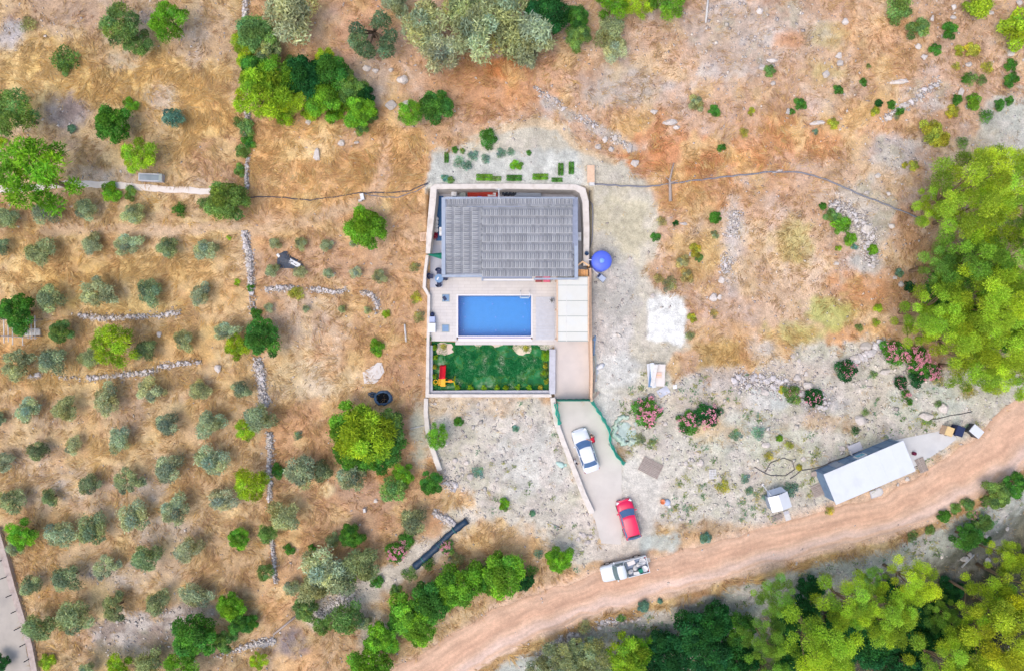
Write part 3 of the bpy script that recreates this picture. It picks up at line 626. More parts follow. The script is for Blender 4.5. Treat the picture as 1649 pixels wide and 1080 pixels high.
# ------------------------------------------------------------------ foliage
def crown_np(seed, lobes, n, L, Wd, up=.35, jit=.6, hue=.12, inner=.55, brush=0.0, zmin=-.45):
    r = np.random.default_rng(seed); lb = np.array(lobes, float)
    p = lb[:, 3]**2; p /= p.sum(); k = r.choice(len(lb), n, p=p)
    d = r.normal(size=(n, 3)); d /= np.linalg.norm(d, axis=1)[:, None]; d[:, 2] = np.where(d[:, 2] < zmin, -d[:, 2], d[:, 2])
    rad = lb[k, 3]*(inner+(1.04-inner)*r.random(n)**.45)*np.where(r.random(n) < .22, r.uniform(1.04, 1.45, n), 1.0)
    P = lb[k, :3]+d*rad[:, None]*np.array([1, 1, .8])
    keep = np.ones(n, bool)
    for j in range(len(lb)):
        q = np.linalg.norm((P-lb[j, :3])/np.array([1, 1, .8]), axis=1); keep &= ~((q < lb[j, 3]*.55) & (k != j))
    P = P[keep]; d = d[keep]; k = k[keep]; n = len(P)
    nn = d+r.normal(size=(n, 3))*jit; nn[:, 2] += up; nn /= np.linalg.norm(nn, axis=1)[:, None]
    a = r.normal(size=(n, 3))+d*brush*2; a -= nn*(a*nn).sum(1)[:, None]*(1-brush); a /= np.linalg.norm(a, axis=1)[:, None]
    b = np.cross(nn, a); b /= np.maximum(np.linalg.norm(b, axis=1), 1e-6)[:, None]
    ls = L*(.6+.8*r.random(n))[:, None]; ws = Wd*(.6+.8*r.random(n))[:, None]
    V = np.stack([P-a*ls*.5, P+b*ws*.5+nn*ws*.12, P+a*ls*.5, P-b*ws*.5+nn*ws*.12], 1).reshape(-1, 3)
    F = np.arange(4*n).reshape(n, 4)
    lbri = .56+.74*r.random(len(lb)); lhue = r.normal(size=len(lb))*hue
    bri = lbri[k]*(.6+.8*r.random(n)); h = lhue[k]+r.normal(size=n)*hue*.7
    col = np.stack([bri*(1+h), bri*(1+h*.25), bri*(1-h*1.2), np.ones(n)], 1); col = np.clip(col, .05, 3)
    return V, F, np.repeat(col, 4, 0)
def dome_lobes(seed, n, spread, zc, zr, r0, r1, holes=0.0):
    r = random.Random(seed); out = []
    for i in range(n):
        a = 2.4*i+r.uniform(-.5, .5); q = math.sqrt((i+.4)/n)*spread*r.uniform(.85, 1.12)
        if holes and q < holes: q = holes
        out.append((q*math.cos(a), q*math.sin(a), zc+zr*(1-(q/max(spread, .01))**2)+r.uniform(-.12, .12), r.uniform(r0, r1)))
    return out
def limbs(lobes, zb, r0, seed, k=5):
    r = random.Random(seed); b = MB(); lx = r.uniform(-.1, .1); ly = r.uniform(-.1, .1)
    b.tube([(0,0,-.3), (lx*.4, ly*.4, zb*.5), (lx, ly, zb)], [r0*1.3, r0, r0*.85], 7)
    for l in sorted(lobes, key=lambda q: -q[3])[:k]:
        e = Vector(l[:3]); s_ = Vector((lx, ly, zb*.9)); mid = s_.lerp(e, .5)+Vector((r.uniform(-.15, .15), r.uniform(-.15, .15), -.1))
        b.tube([s_, mid, e], [r0*.62, r0*.42, r0*.15], 5)
    return b
def make_kind(kind, seeds):
    out = []
    for sdd in seeds:
        if kind == 'olive':
            lo = dome_lobes(sdd, 12, .70, .85, .5, .22, .42); v = crown_np(sdd, lo, 3300, .17, .05, .35, .75, .07, brush=.4); tz, tr = .7, .08
        elif kind == 'olive_open':
            lo = dome_lobes(sdd, 10, .76, .85, .35, .2, .36, .42); v = crown_np(sdd, lo, 2600, .17, .05, .35, .75, .07, brush=.4); tz, tr = .7, .09
        elif kind == 'broad':
            lo = dome_lobes(sdd, 24, .82, .8, .7, .15, .33); v = crown_np(sdd, lo, 9500, .088, .05, .5, .7, .10, brush=.15); tz, tr = .75, .08
        elif kind == 'pine':
            r = random.Random(sdd); lo = []
            for i in range(30):
                a = 2.399*i+r.uniform(-.4, .4); q = math.sqrt((i+.3)/30)*.92*r.uniform(.8, 1.1)
                lo.append((q*math.cos(a), q*math.sin(a), 1.55+.75*(1-q*q)+r.uniform(-.28, .2), r.uniform(.13, .25)))
            v = crown_np(sdd, lo, 22000, .055, .014, .4, .6, .09, inner=.3, brush=.8, zmin=-.3); tz, tr = 1.0, .055
        elif kind == 'feather':
            r = random.Random(sdd); lo = []
            for i in range(22):
                a = 2.399*i+r.uniform(-.4, .4); q = math.sqrt((i+.3)/22)*.86*r.uniform(.75, 1.15)
                lo.append((q*math.cos(a), q*math.sin(a), .9+.6*(1-q*q)+r.uniform(-.15, .15), r.uniform(.14, .32)))
            v = crown_np(sdd, lo, 6200, .13, .03, .4, .7, .10, inner=.3, brush=.7); tz, tr = .7, .06
        elif kind == 'bush':
            lo = dome_lobes(sdd, 11, .68, .24, .35, .18, .42); v = crown_np(sdd, lo, 2400, .14, .065, .5, .75, .11, brush=.25, zmin=-.1); tz, tr = .3, .05
        elif kind == 'sparse':
            lo = dome_lobes(sdd, 9, .66, .22, .25, .26, .42); v = crown_np(sdd, lo, 800, .17, .06, .5, .7, .10, brush=.3, zmin=-.1); tz, tr = .25, .04
        out.append((npmesh(kind+'_crown', v[0], v[1], M['leaf'], v[2]), limbs(lo, tz, tr, sdd).mesh(kind+'_trunk', M['bark'], True)))
    return out
KIND = {'olive': make_kind('olive', range(100, 107)), 'olive_open': make_kind('olive_open', range(120, 123)), 'broad': make_kind('broad', range(140, 145)),
        'pine': make_kind('pine', range(160, 165)), 'feather': make_kind('feather', range(180, 184)), 'bush': make_kind('bush', range(200, 205)), 'sparse': make_kind('sparse', range(220, 224))}
HTOP = {'olive': 1.45, 'olive_open': 1.3, 'broad': 1.6, 'pine': 2.4, 'feather': 1.6, 'bush': .7, 'sparse': .55}
NAME = {'olive': 'olive_tree', 'olive_open': 'olive_tree', 'broad': 'leafy_tree', 'pine': 'pine_tree', 'feather': 'feathery_tree', 'bush': 'shrub', 'sparse': 'weed_clump'}
CAT = {'olive': 'olive tree', 'olive_open': 'olive tree', 'broad': 'tree', 'pine': 'pine tree', 'feather': 'tree', 'bush': 'shrub', 'sparse': 'weed'}
TINTS = {'olive': (172,182,138), 'olive_dark': (146,164,118), 'lime': (164,196,56), 'green': (88,146,58), 'bright': (124,178,54), 'dark': (46,104,52),
         'pine': (168,198,60), 'pine_yellow': (194,204,58), 'pine_green': (132,174,70), 'yellow': (186,188,76), 'teal': (120,165,140), 'pale': (160,172,120), 'mid': (122,158,84), 'straw': (186,178,116), 'olive_pale': (165,176,140)}
cnt = {}
def plant(px, py, r, kind='bush', tint='mid', squash=1.0, what=None, label=None, group=None, zs=1.0, asp=1.0, rz=None, sizeword=True):
    R = r*PX; i = cnt.get(kind, 0); cnt[kind] = i+1
    crown, trunk = KIND[kind][(i*3+int(px)) % len(KIND[kind])]
    hgt = HTOP[kind]*R*zs; g = G(px, py); p = g
    for _ in range(3):
        p = W(px, py, g.z+hgt*.62); g = Vector((p.x, p.y, hz(p.x, p.y)))
    k = 1.0-hgt*.6/H
    j = 1+U(-.12, .12)
    c = np.minimum(lin(TINTS[tint])/GAIN*1.42*j, .85); colr = (float(c[0]*U(.93, 1.07)), float(c[1]), float(c[2]*U(.85, 1.15)), 1)
    t = bpy.data.objects.new(NAME[kind], None); COL.objects.link(t); t.location = g; t.empty_display_size = .3
    t.rotation_euler = (0, 0, U(0, 6.28) if rz is None else rz); t.scale = (R*k*asp*U(.94, 1.06), R*k/asp*U(.94, 1.06), R*zs)
    a = link('crown' if kind not in ('bush', 'sparse', 'row') else 'foliage', crown, t); a.color = colr
    b = link('trunk' if kind not in ('bush', 'sparse', 'row') else 'stem', trunk, t)
    t['category'] = CAT[kind]
    if group: t['group'] = group
    adj = {'olive': 'grey-green', 'olive_dark': 'dark grey-green', 'lime': 'lime-green', 'green': 'deep green', 'bright': 'bright green', 'dark': 'very dark green', 'pine': 'yellow-green', 'pine_yellow': 'golden yellow-green', 'pine_green': 'mid green', 'yellow': 'yellowish', 'teal': 'blue-green', 'pale': 'pale green', 'mid': 'green', 'straw': 'straw-coloured', 'olive_pale': 'pale grey-green'}[tint]
    sz = ('' if not sizeword else 'tiny ' if R < .55 else 'small ' if R < 1.1 else '' if R < 2.2 else 'large ')
    if label: t['label'] = label
    else: later(t, f'{sz}{adj} {what or NAME[kind].replace("_", " ")}', px, py)
    return t

# olive orchard, row by row below the pale track
ROWS = [
 [(13,352,21),(75,342,23),(139,339,18),(217,345,20)],
 [(3,398,15),(66,407,25),(149,394,18),(205,394,21),(272,399,19),(333,402,20)],
 [(83,480,26),(162,472,30,'o'),(242,469,24),(326,473,18)],
 [(33,585,30,'o'),(88,580,25),(146,577,19),(236,563,20),(297,547,19),(364,533,19)],
 [(47,660,20),(108,657,21),(176,640,26),(245,627,24,'o'),(322,626,18),(390,627,17)],
 [(0,675,12),(62,726,19),(119,717,15),(194,706,22),(270,681,21),(340,681,25)],
 [(8,743,19),(146,780,18),(208,774,24,'o'),(272,752,28),(341,740,28)],
 [(20,805,23),(82,800,16),(150,852,28),(217,832,27),(283,821,27),(358,803,23)],
 [(98,857,24),(172,912,24,'o'),(236,897,27),(303,884,25)],
 [(50,942,20),(110,929,26),(187,976,25,'o'),(253,968,22),(318,958,24)],
 [(64,1008,27),(123,993,29)]]
for ri, row in enumerate(ROWS):
    for ci, t in enumerate(sorted(row, key=lambda q: q[0])):
        last = len(row) > 1 and ci == len(row)-1
        plant(t[0], t[1], t[2]*1.02, 'olive_open' if len(t) > 3 else 'olive', random.choice(['olive', 'olive', 'olive_dark', 'olive']),
              label=f"grey-green olive, {['first','second','third','fourth','fifth','sixth','seventh'][ci]} from left in orchard row {['one','two','three','four','five','six','seven','eight','nine','ten','eleven'][ri]} below the pale track", group='olive trees of the orchard', asp=U(.84, 1.18), zs=U(.8, 1.05))
# young olives in the strip between wall and villa
for ri, row in enumerate([[(443,392,11),(485,392,12),(527,396,11),(570,392,9)], [(438,436,13),(483,438,11),(529,441,9),(573,440,11),(611,445,14)], [(433,495,9),(493,497,7),(551,497,7),(592,500,7)]]):
    for ci, t in enumerate(row):
        plant(t[0], t[1], t[2], 'olive', 'olive', label=f"young olive, {['first','second','third','fourth','fifth'][ci]} from left in {['upper','middle','lower'][ri]} row round the crumpled black tarp", group='young olives by the villa')
TREES = [ # px, py, r, kind, tint
 (422,547,30,'broad','green'),(28,502,31,'broad','green'),(98,534,21,'broad','mid'),(188,555,36,'feather','lime'),(383,558,20,'feather','lime'),
 (418,672,27,'olive','olive'),(398,690,19,'feather','lime'),(406,776,31,'feather','lime'),(38,858,24,'feather','bright'),(26,880,16,'olive','olive'),(383,868,18,'broad','bright'),
 (372,975,24,'broad','bright'),(386,1003,20,'broad','green'),(312,1025,36,'broad','green'),(360,1032,18,'broad','mid'),(195,1072,22,'feather','lime'),(243,1066,24,'olive','pale'),(298,1072,32,'feather','bright'),(140,1078,14,'olive','pale'),(76,1064,14,'bush','lime'),(417,1062,15,'feather','lime'),(2,1065,14,'broad','dark'),
 (200,44,33,'feather','mid'),(222,72,24,'feather','mid'),(275,35,33,'feather','bright'),(30,186,38,'feather','mid'),(182,201,30,'broad','green'),(68,285,58,'feather','bright'),(226,257,28,'feather','lime'),(279,190,17,'olive','teal'),
 (412,60,30,'broad','mid'),(398,72,22,'feather','lime'),(430,82,24,'broad','pale'),(415,112,26,'broad','green'),(420,160,44,'feather','lime'),(448,130,34,'feather','bright'),(490,125,36,'broad','dark'),(530,115,32,'broad','green'),(525,98,18,'feather','lime'),(470,160,28,'feather','lime'),(520,165,30,'broad','bright'),(560,140,26,'broad','mid'),(580,178,26,'broad','bright'),(585,155,20,'broad','dark'),(582,203,13,'bush','mid'),
 (474,25,42,'olive','olive'),
 (455,185,18,'bush','lime'),(540,185,16,'bush','bright'),(500,180,18,'bush','lime'),(560,165,16,'bush','lime'),(600,185,12,'bush','mid'),(402,125,16,'bush','lime'),(395,95,14,'bush','lime'),(505,145,18,'bush','bright'),(470,105,16,'bush','mid'),
 (684,42,38,'olive','olive'),(708,86,34,'olive','olive'),(745,20,34,'olive','olive'),(765,52,44,'olive','olive'),(812,18,40,'olive','olive'),(820,66,36,'olive','olive'),(858,58,40,'olive','olive'),(878,24,36,'broad','dark'),(850,95,18,'olive','olive_pale'),(640,8,22,'olive','olive'),
 (928,30,20,'broad','green'),(930,58,20,'broad','mid'),(982,52,26,'olive','olive'),(990,80,20,'olive','olive'),(985,8,26,'feather','bright'),(1030,6,24,'feather','lime'),(1075,4,28,'feather','bright'),
 (662,185,22,'feather','bright'),(704,172,27,'broad','green'),(590,368,34,'broad','bright'),(367,325,34,'broad','mid'),
 (570,684,40,'broad','bright'),(618,690,36,'broad','mid'),(590,700,48,'feather','lime'),(622,715,34,'broad','green'),(565,728,30,'broad','green'),(606,735,30,'broad','green'),
 (487,760,27,'olive','olive'),(520,758,19,'olive','olive_dark'),(567,765,27,'olive','olive'),(650,762,18,'feather','bright'),(635,785,24,'olive','mid'),(695,776,20,'broad','green'),(705,702,20,'feather','bright'),(447,757,13,'bush','green'),
 (460,830,28,'olive','olive'),(430,857,17,'olive','mid'),(429,920,15,'feather','mid'),(565,862,19,'broad','green'),(537,868,13,'olive','olive_dark'),(518,912,36,'olive','olive'),(547,932,28,'olive','olive_dark'),(506,945,26,'olive','olive'),(587,906,29,'olive','olive_dark'),(665,837,24,'olive','pale'),
 (470,944,13,'olive','olive'),(492,978,21,'broad','mid'),(520,1005,18,'olive','mid'),(562,992,26,'olive','mid'),(585,1000,14,'olive','olive_dark'),
 (662,985,35,'broad','bright'),(690,968,33,'broad','green'),(672,1010,30,'broad','bright'),(740,940,39,'broad','bright'),(806,924,36,'broad','bright'),(772,930,24,'broad','green'),(714,956,25,'broad','bright'),(640,1002,18,'broad','green'),(870,1076,26,'feather','pale'),(926,1076,30,'feather','pale'),(930,1042,24,'feather','pale'),(1026,1044,26,'feather','bright'),(1062,1034,22,'broad','dark'),(845,935,16,'broad','dark'),(612,1028,28,'broad','bright'),(597,1068,36,'broad','bright'),(404,1000,13,'broad','green'),(900,900,22,'broad','bright'),
 # south-east slope
 (1110,1020,36,'broad','dark'),(1150,1000,34,'broad','dark'),(1080,1055,34,'broad','dark'),(1140,1052,40,'broad','dark'),(1190,1010,30,'broad','green'),(1190,1060,34,'broad','dark'),(1305,945,22,'broad','dark'),(1245,955,30,'pine','pine_green'),
 (900,1062,34,'feather','pale'),(955,1052,34,'feather','pale'),(1002,1052,38,'feather','lime'),(1040,1075,34,'broad','dark'),(985,1082,26,'feather','bright'),
 (1226,1020,34,'pine','pine_green'),(1310,1020,52,'pine','pine'),(1232,1075,34,'pine','pine_green'),(1360,960,42,'pine','pine'),(1415,985,46,'pine','pine'),(1458,930,38,'pine','pine'),(1400,1040,40,'broad','dark'),(1450,1065,40,'broad','dark'),(1330,1075,40,'pine','pine'),(1510,985,28,'pine','pine_green'),(1470,1030,32,'broad','dark'),
 (1510,1055,44,'pine','pine'),(1575,960,44,'pine','pine'),(1600,1010,60,'pine','pine_yellow'),(1640,940,48,'pine','pine_yellow'),(1607,890,28,'pine','pine'),(1560,1070,46,'pine','pine'),(1645,1065,46,'pine','pine_yellow'),(1400,930,24,'pine','pine_green'),(1265,1000,24,'broad','dark'),(1545,1010,26,'pine','pine'),
 (1555,862,24,'broad','green'),(1582,840,16,'broad','mid'),(1605,797,22,'broad','mid'),(1632,780,20,'broad','green'),
 (1290,985,30,'broad','dark'),(1340,1005,30,'broad','dark'),(1385,1012,34,'broad','dark'),(1436,958,26,'broad','dark'),(1484,988,28,'broad','dark'),(1532,952,22,'broad','dark'),(1272,1050,34,'broad','dark'),(1552,1032,30,'broad','dark'),(1500,1022,26,'broad','dark'),(1350,1045,34,'broad','dark'),(1600,1075,34,'broad','dark'),
 (1520,470,34,'broad','green'),(1600,455,34,'broad','green'),(1550,515,34,'broad','green'),(1625,540,30,'broad','green'),(1580,400,30,'broad','mid'),
 # pine stand on the east side
 (1545,310,58,'pine','pine'),(1600,300,50,'pine','pine'),(1560,345,50,'pine','pine'),(1500,330,30,'pine','pine'),(1640,380,28,'pine','pine_green'),
 (1560,425,50,'pine','pine_green'),(1625,420,50,'pine','pine'),(1505,430,34,'pine','pine_green'),(1500,500,46,'pine','pine'),(1570,485,54,'pine','pine'),(1635,490,46,'pine','pine'),(1475,520,32,'pine','pine'),(1535,545,50,'pine','pine'),(1600,550,54,'pine','pine'),(1645,560,40,'pine','pine'),(1560,590,40,'pine','pine'),(1620,605,34,'pine','pine'),(1645,330,30,'pine','pine_green'),
]
for px, py, r, k, t in TREES:
    g = {'pine': 'pine trees of the stands', 'olive': 'grown olive trees outside the orchard'}.get(k)
    plant(px, py, r*1.06 if k != 'pine' else r*1.15, k, t, group=g, zs=1.0 if k != 'pine' else U(.95, 1.2)*min(1.0, 62/r*.9+.2))
# the open olive with bare boughs
ob_ = thing('olive_tree', 'open olive tree with bare boughs between three leaf tufts at the top', 'olive tree', G(603, 58)); o0 = ob_.location
lo = [tuple(W(a, b, o0.z+z)-o0)+(r*PX,) for a, b, r, z in ((574,48,11,2.0),(578,62,13,1.9),(572,66,10,1.8),(588,80,12,1.7),(596,84,9,1.6),(580,78,10,1.7),(612,30,11,2.2),(620,36,10,2.1),(605,38,8,2.0),(630,58,10,2.0),(622,70,11,1.9),(625,82,10,1.8),(618,84,9,1.8))]
v = crown_np(77, lo, 5200, .26, .09, .35, .75, .07, brush=.4); o = link('crown', npmesh('crown', v[0], v[1], M['leaf'], v[2]), ob_); o.color = C(118,148,108,1.5)
b = MB(); b.tube([(0,0,-.3),(.1,0,.5),(.15,-.05,.9)], [.26,.2,.17], 7)
for l in lo[::2]: e_ = Vector(l[:3]); b.tube([(.15,-.05,.9), Vector((.15,-.05,.9)).lerp(e_, .55)+Vector((U(-.2,.2),U(-.2,.2),.15)), e_], [.13,.085,.03], 6)
b.build('trunk', mat('dark_bark', C(104,88,72), .9, .2, 6), ob_, True)
# low shrubs and weeds
SHRUBS = [(45,42,15,'sparse','pale'),(108,95,25,'sparse','mid'),(104,108,14,'bush','mid'),(210,168,14,'bush','bright'),(115,208,9,'bush','teal'),(0,228,11,'bush','lime'),
 (290,337,15,'sparse','green'),(290,335,8,'bush','green'),(178,309,19,'bush','bright'),(210,312,13,'bush','mid'),(330,330,14,'sparse','mid'),(369,383,5,'bush','lime'),
 (396,205,16,'bush','mid'),(390,245,13,'bush','mid'),(399,228,12,'bush','green'),(384,196,10,'sparse','mid'),(386,275,11,'bush','mid'),(382,455,7,'bush','lime'),(404,462,8,'bush','green'),(412,505,11,'bush','green'),
 (480,473,14,'sparse','yellow'),(622,506,8,'bush','lime'),(606,558,15,'bush','bright'),(690,545,6,'bush','mid'),(738,678,9,'bush','green'),(480,700,9,'sparse','teal'),(736,676,6,'bush','mid'),(470,473,9,'sparse','yellow'),(670,480,12,'sparse','yellow'),(675,510,12,'sparse','pale'),(668,430,10,'sparse','pale'),
 (787,222,17,'bush','green'),(465,884,11,'bush','green'),(502,882,8,'bush','green'),(566,932,9,'bush','lime'),(606,937,13,'bush','green'),(655,865,15,'bush','green'),(690,905,14,'sparse','green'),(660,925,16,'sparse','mid'),(636,950,10,'bush','mid'),(735,900,14,'sparse','pale'),
 (812,812,12,'bush','bright'),(855,917,12,'sparse','green'),(868,890,10,'sparse','teal'),(770,760,12,'sparse','teal'),(857,826,7,'bush','teal'),(830,690,6,'bush','teal'),
 (1036,975,13,'bush','teal'),(1063,967,6,'bush','teal'),(1136,865,11,'bush','teal'),(1000,995,8,'bush','mid'),(940,1010,14,'sparse','pale'),
 (1450,12,24,'bush','mid'),(1478,47,20,'bush','mid'),(1530,50,15,'bush','green'),(1575,8,28,'bush','lime'),(1640,48,32,'bush','lime'),(1508,80,11,'bush','green'),(1565,80,13,'bush','yellow'),(1545,82,10,'bush','yellow'),(1562,128,14,'sparse','mid'),(1555,128,9,'bush','green'),(1629,128,14,'bush','green'),(1628,106,11,'bush','green'),(1567,164,15,'bush','bright'),(1542,160,10,'bush','green'),
 (1534,181,12,'bush','yellow'),(1500,212,22,'bush','yellow'),(1515,225,16,'bush','yellow'),(1548,230,12,'sparse','mid'),(1585,187,14,'sparse','green'),(1610,168,10,'bush','green'),(1626,163,8,'bush','green'),(1415,167,8,'bush','dark'),(1410,178,8,'bush','yellow'),(1435,169,8,'bush','green'),(1449,180,8,'bush','green'),(1445,188,7,'sparse','pale'),(1351,145,9,'bush','green'),(1391,132,7,'bush','green'),(1398,107,5,'sparse','mid'),(1290,168,11,'bush','green'),(1343,200,10,'bush','yellow'),(1240,115,11,'bush','mid'),(1472,268,9,'bush','yellow'),(1457,266,6,'bush','yellow'),(1590,110,12,'sparse','yellow'),(1540,108,8,'sparse','yellow'),(1580,130,10,'sparse','mid'),(1275,180,6,'bush','green'),(1314,212,6,'sparse','teal'),
 (1122,167,14,'bush','pale'),(1150,178,11,'bush','green'),(1210,180,7,'bush','yellow'),(1162,238,8,'bush','green'),(1198,215,9,'sparse','yellow'),
 (1152,351,13,'bush','green'),(1151,378,8,'bush','pale'),(1055,382,9,'bush','green'),(1120,404,13,'bush','yellow'),(1125,415,9,'bush','mid'),(1100,420,12,'bush','straw'),(1107,445,13,'bush','straw'),(1078,458,14,'sparse','pale'),(1060,448,10,'sparse','straw'),(1088,360,6,'bush','dark'),(1065,356,10,'sparse','straw'),(1115,512,9,'bush','yellow'),(1110,540,9,'sparse','pale'),(1150,505,8,'sparse','straw'),
 (1325,332,8,'bush','green'),(1340,348,14,'bush','mid'),(1353,362,17,'bush','bright'),(1370,384,12,'bush','bright'),(1376,398,6,'bush','teal'),(1405,402,11,'bush','bright'),(1448,440,8,'bush','teal'),(1465,463,11,'bush','dark'),(1415,496,8,'bush','lime'),(1350,400,6,'bush','lime'),(1384,528,8,'sparse','mid'),(1410,520,9,'sparse','lime'),
 (1255,705,8,'bush','bright'),(1376,692,9,'sparse','dark'),(1272,786,16,'sparse','teal'),(1222,695,13,'sparse','teal'),(1492,676,10,'sparse','mid'),(1510,650,8,'sparse','mid'),(1287,752,7,'bush','yellow'),(1512,612,12,'sparse','straw'),(1562,630,13,'sparse','straw'),(1600,626,12,'sparse','pale'),(1270,716,9,'sparse','yellow'),(1238,735,10,'sparse','yellow'),(1207,790,8,'sparse','teal'),(1336,822,9,'sparse','yellow'),(1185,700,12,'sparse','teal'),(1160,660,8,'sparse','teal'),(1165,785,14,'sparse','yellow'),(1200,770,10,'sparse','teal'),(1465,647,6,'bush','green'),(1260,628,7,'bush','yellow'),(1407,603,8,'sparse','mid'),(1393,662,8,'sparse','mid'),(1232,800,7,'sparse','teal'),(1030,705,12,'sparse','pale'),(1050,712,7,'bush','pale'),
 (1520,830,14,'bush','green'),(1498,852,10,'bush','mid'),(1470,862,12,'sparse','mid'),(1540,818,10,'bush','mid'),(1560,812,12,'bush','mid'),(1590,870,9,'bush','green')]
for px, py, r, k, t in SHRUBS: plant(px, py, r, k, t, what='shrub' if k == 'bush' else 'wispy weed clump')
# tidy garden plants behind the villa
rlo = [(x, y, .3, .2) for x in np.linspace(-.85, .85, 7) for y in (-.22, .22)]
v = crown_np(300, rlo, 2600, .1, .05, .6, .6, .08, zmin=-.1); KIND['row'] = [(npmesh('row_crown', v[0], v[1], M['leaf'], v[2]), limbs(rlo, .2, .03, 9).mesh('row_stem', M['bark'], True))]
HTOP['row'] = .5; NAME['row'] = 'crop_row'; CAT['row'] = 'plant'
GARDEN = [(832,266,11,1,'bright','round leafy plant alone in the grey garden bed'),(903,273,10,.62,'green','upright green row, left one of two by the garden corner'),(920,271,10,.6,'green','upright green row, right one of two by the garden corner'),
 (828,287,11,1.4,'green','dense green row just left of the middle along the garden wall'),(870,285,12,1.6,'bright','longest light green row along the garden wall'),(897,290,8,1.4,'green','short green row at the right end of the garden wall'),
 (780,286,12,1.4,'bright','loose green row along the garden wall above the red tarp'),(798,288,9,1.2,'mid','bushy green plant beside the loose row along the garden wall'),
 (719,254,8,.7,'green','small green plant nearest the left edge of the grey garden bed'),(733,241,6,1,'green','dark small plant at the top left of the grey garden bed'),(745,243,5,1,'mid','pale small plant at the top left of the grey garden bed'),
 (852,246,5,1,'green','tiny lone green plant at the top middle of the grey garden bed'),(716,287,7,1,'teal','blue-green plant at the left end of the garden wall'),(726,290,7,1,'mid','green plant second from the left end of the garden wall')]
for px, py, r, asp, t, lb in GARDEN: plant(px, py, r if asp == 1 else r*1.0, 'bush' if asp == 1 else 'row', t, label=lb, group='plants of the garden bed', rz=0 if asp >= 1 else math.pi/2, zs=.8)
for px, py, r in ((741,262,11),(752,268,10),(762,252,10),(782,257,9),(808,247,10),(822,246,8)): plant(px, py, r, 'sparse', 'teal', what='thin vegetable patch', group='thin vegetable patches')
# oleanders with pink blossom
def oleander(px, py, r, tint, nfl, zs=1.0, pinkc=(232,158,176), asp=1.0, rz=0.0):
    t = plant(px, py, r, 'bush', tint, what='oleander in pink bloom', zs=zs, asp=asp, rz=rz); t.name = 'oleander'
    rr = np.random.default_rng(int(px)); k = 26; cen = rr.normal(size=(k, 2))*.42; P = []; 
    n = nfl; ci = rr.integers(0, k, n); q = cen[ci]+rr.normal(size=(n, 2))*.07; rad = np.hypot(q[:, 0], q[:, 1]); q = q[rad < .98]; n = len(q)
    z = .42+.4*(1-np.hypot(q[:, 0], q[:, 1])**2)+rr.random(n)*.16
    c0 = np.stack([q[:, 0], q[:, 1], z], 1); sz = (.022+.03*rr.random(n))[:, None]
    a = rr.normal(size=(n, 3)); a[:, 2] *= .4; a /= np.linalg.norm(a, axis=1)[:, None]; b = np.cross(a, [0, 0, 1.]); b /= np.linalg.norm(b, axis=1)[:, None]
    V = np.stack([c0-a*sz, c0+b*sz, c0+a*sz, c0-b*sz], 1).reshape(-1, 3)
    cl = lin(pinkc)/GAIN*1.15; bri = (.75+.5*rr.random(n))[:, None]; colr = np.concatenate([cl[None, :]*bri*(1+rr.normal(size=(n, 1))*.06), np.ones((n, 1))], 1)
    f = link('blossom', npmesh('blossom', V, np.arange(4*n).reshape(n, 4), M['blade'], np.repeat(colr, 4, 0)), t); f['kind'] = 'stuff'
    t['category'] = 'oleander'
for o in ((1043,662,28,'green',520),(1108,678,22,'green',240),(1138,668,26,'dark',200),(1364,595,20,'dark',90),(1310,640,21,'dark',120),(1275,634,17,'mid',40),(1437,566,22,'green',260),(1474,578,26,'green',560),(1500,598,18,'green',380),(1450,616,15,'dark',80),(1478,609,15,'dark',20),(1460,634,9,'green',400),
          (637,888,19,'green',520),(652,872,13,'green',160),(718,880,15,'mid',300),(1586,806,10,'mid',200),(1566,828,10,'mid',120)): oleander(*o)
# ------------------------------------------------------------------ villa yard
def pathwall(name, label, cat, pts, hw, ztop, zbot, m, parent=None, kind=None, bevel=.03):
    n = len(pts); zt = ztop if hasattr(ztop, '__len__') else [ztop]*n
    P = [W(p[0], p[1], zt[i]) for i, p in enumerate(pts)]; h = [q*PX for q in hw] if hasattr(hw, '__len__') else [hw*PX]*n
    L, R = ribbon(P, h); Li, Ri = ribbon(P, [max(q-bevel, q*.5) for q in h]); base = Vector((P[0].x, P[0].y, zbot))
    rows = []
    for i in range(n):
        rows.append([(L[i].x, L[i].y, zbot), (L[i].x, L[i].y, zt[i]-bevel), (Li[i].x, Li[i].y, zt[i]), (Ri[i].x, Ri[i].y, zt[i]), (R[i].x, R[i].y, zt[i]-bevel), (R[i].x, R[i].y, zbot)])
    b = MB().grid(rows[::-1]); k = len(b.v)
    b.f.append(tuple(range(5, -1, -1))); b.f.append(tuple(range(k-6, k))); b.m += [0, 0]
    o = b.build(name, m, parent, origin=base if not parent else None)
    if not parent: o.location = base
    return tag(o, label, cat, kind=kind)
pathwall('retaining_wall', 'thick whitewashed retaining wall wrapping three sides of the grey-roofed villa', 'wall',
    [(944,428),(944.5,370),(943,325),(938,307),(926,301.5),(820,300),(702,300.5),(698,304),(697,320),(694,350),(691,380),(689,408)], [4.6,4.8,5,5.5,4.6,4.2,4.2,5,5.2,5,4.4,3.4],
    [1.5,1.9,2.25,2.3,2.3,2.3,2.3,2.3,2.25,2.1,1.9,1.7], -.3, M['white_wall'])
pathwall('garden_wall', 'low cream wall along the pool terrace and round the lawn', 'wall',
    [(688,411),(684.5,438),(683,463),(690.5,476),(689,560),(688,636.5),(760,636.5),(888,636.5)], [2.4,2.4,2.6,2.3,2.4,3.0,2.7,2.7], [1.3,1.0,.75,.6,.5,.4,.4,.4], -.9, M['white_wall'])
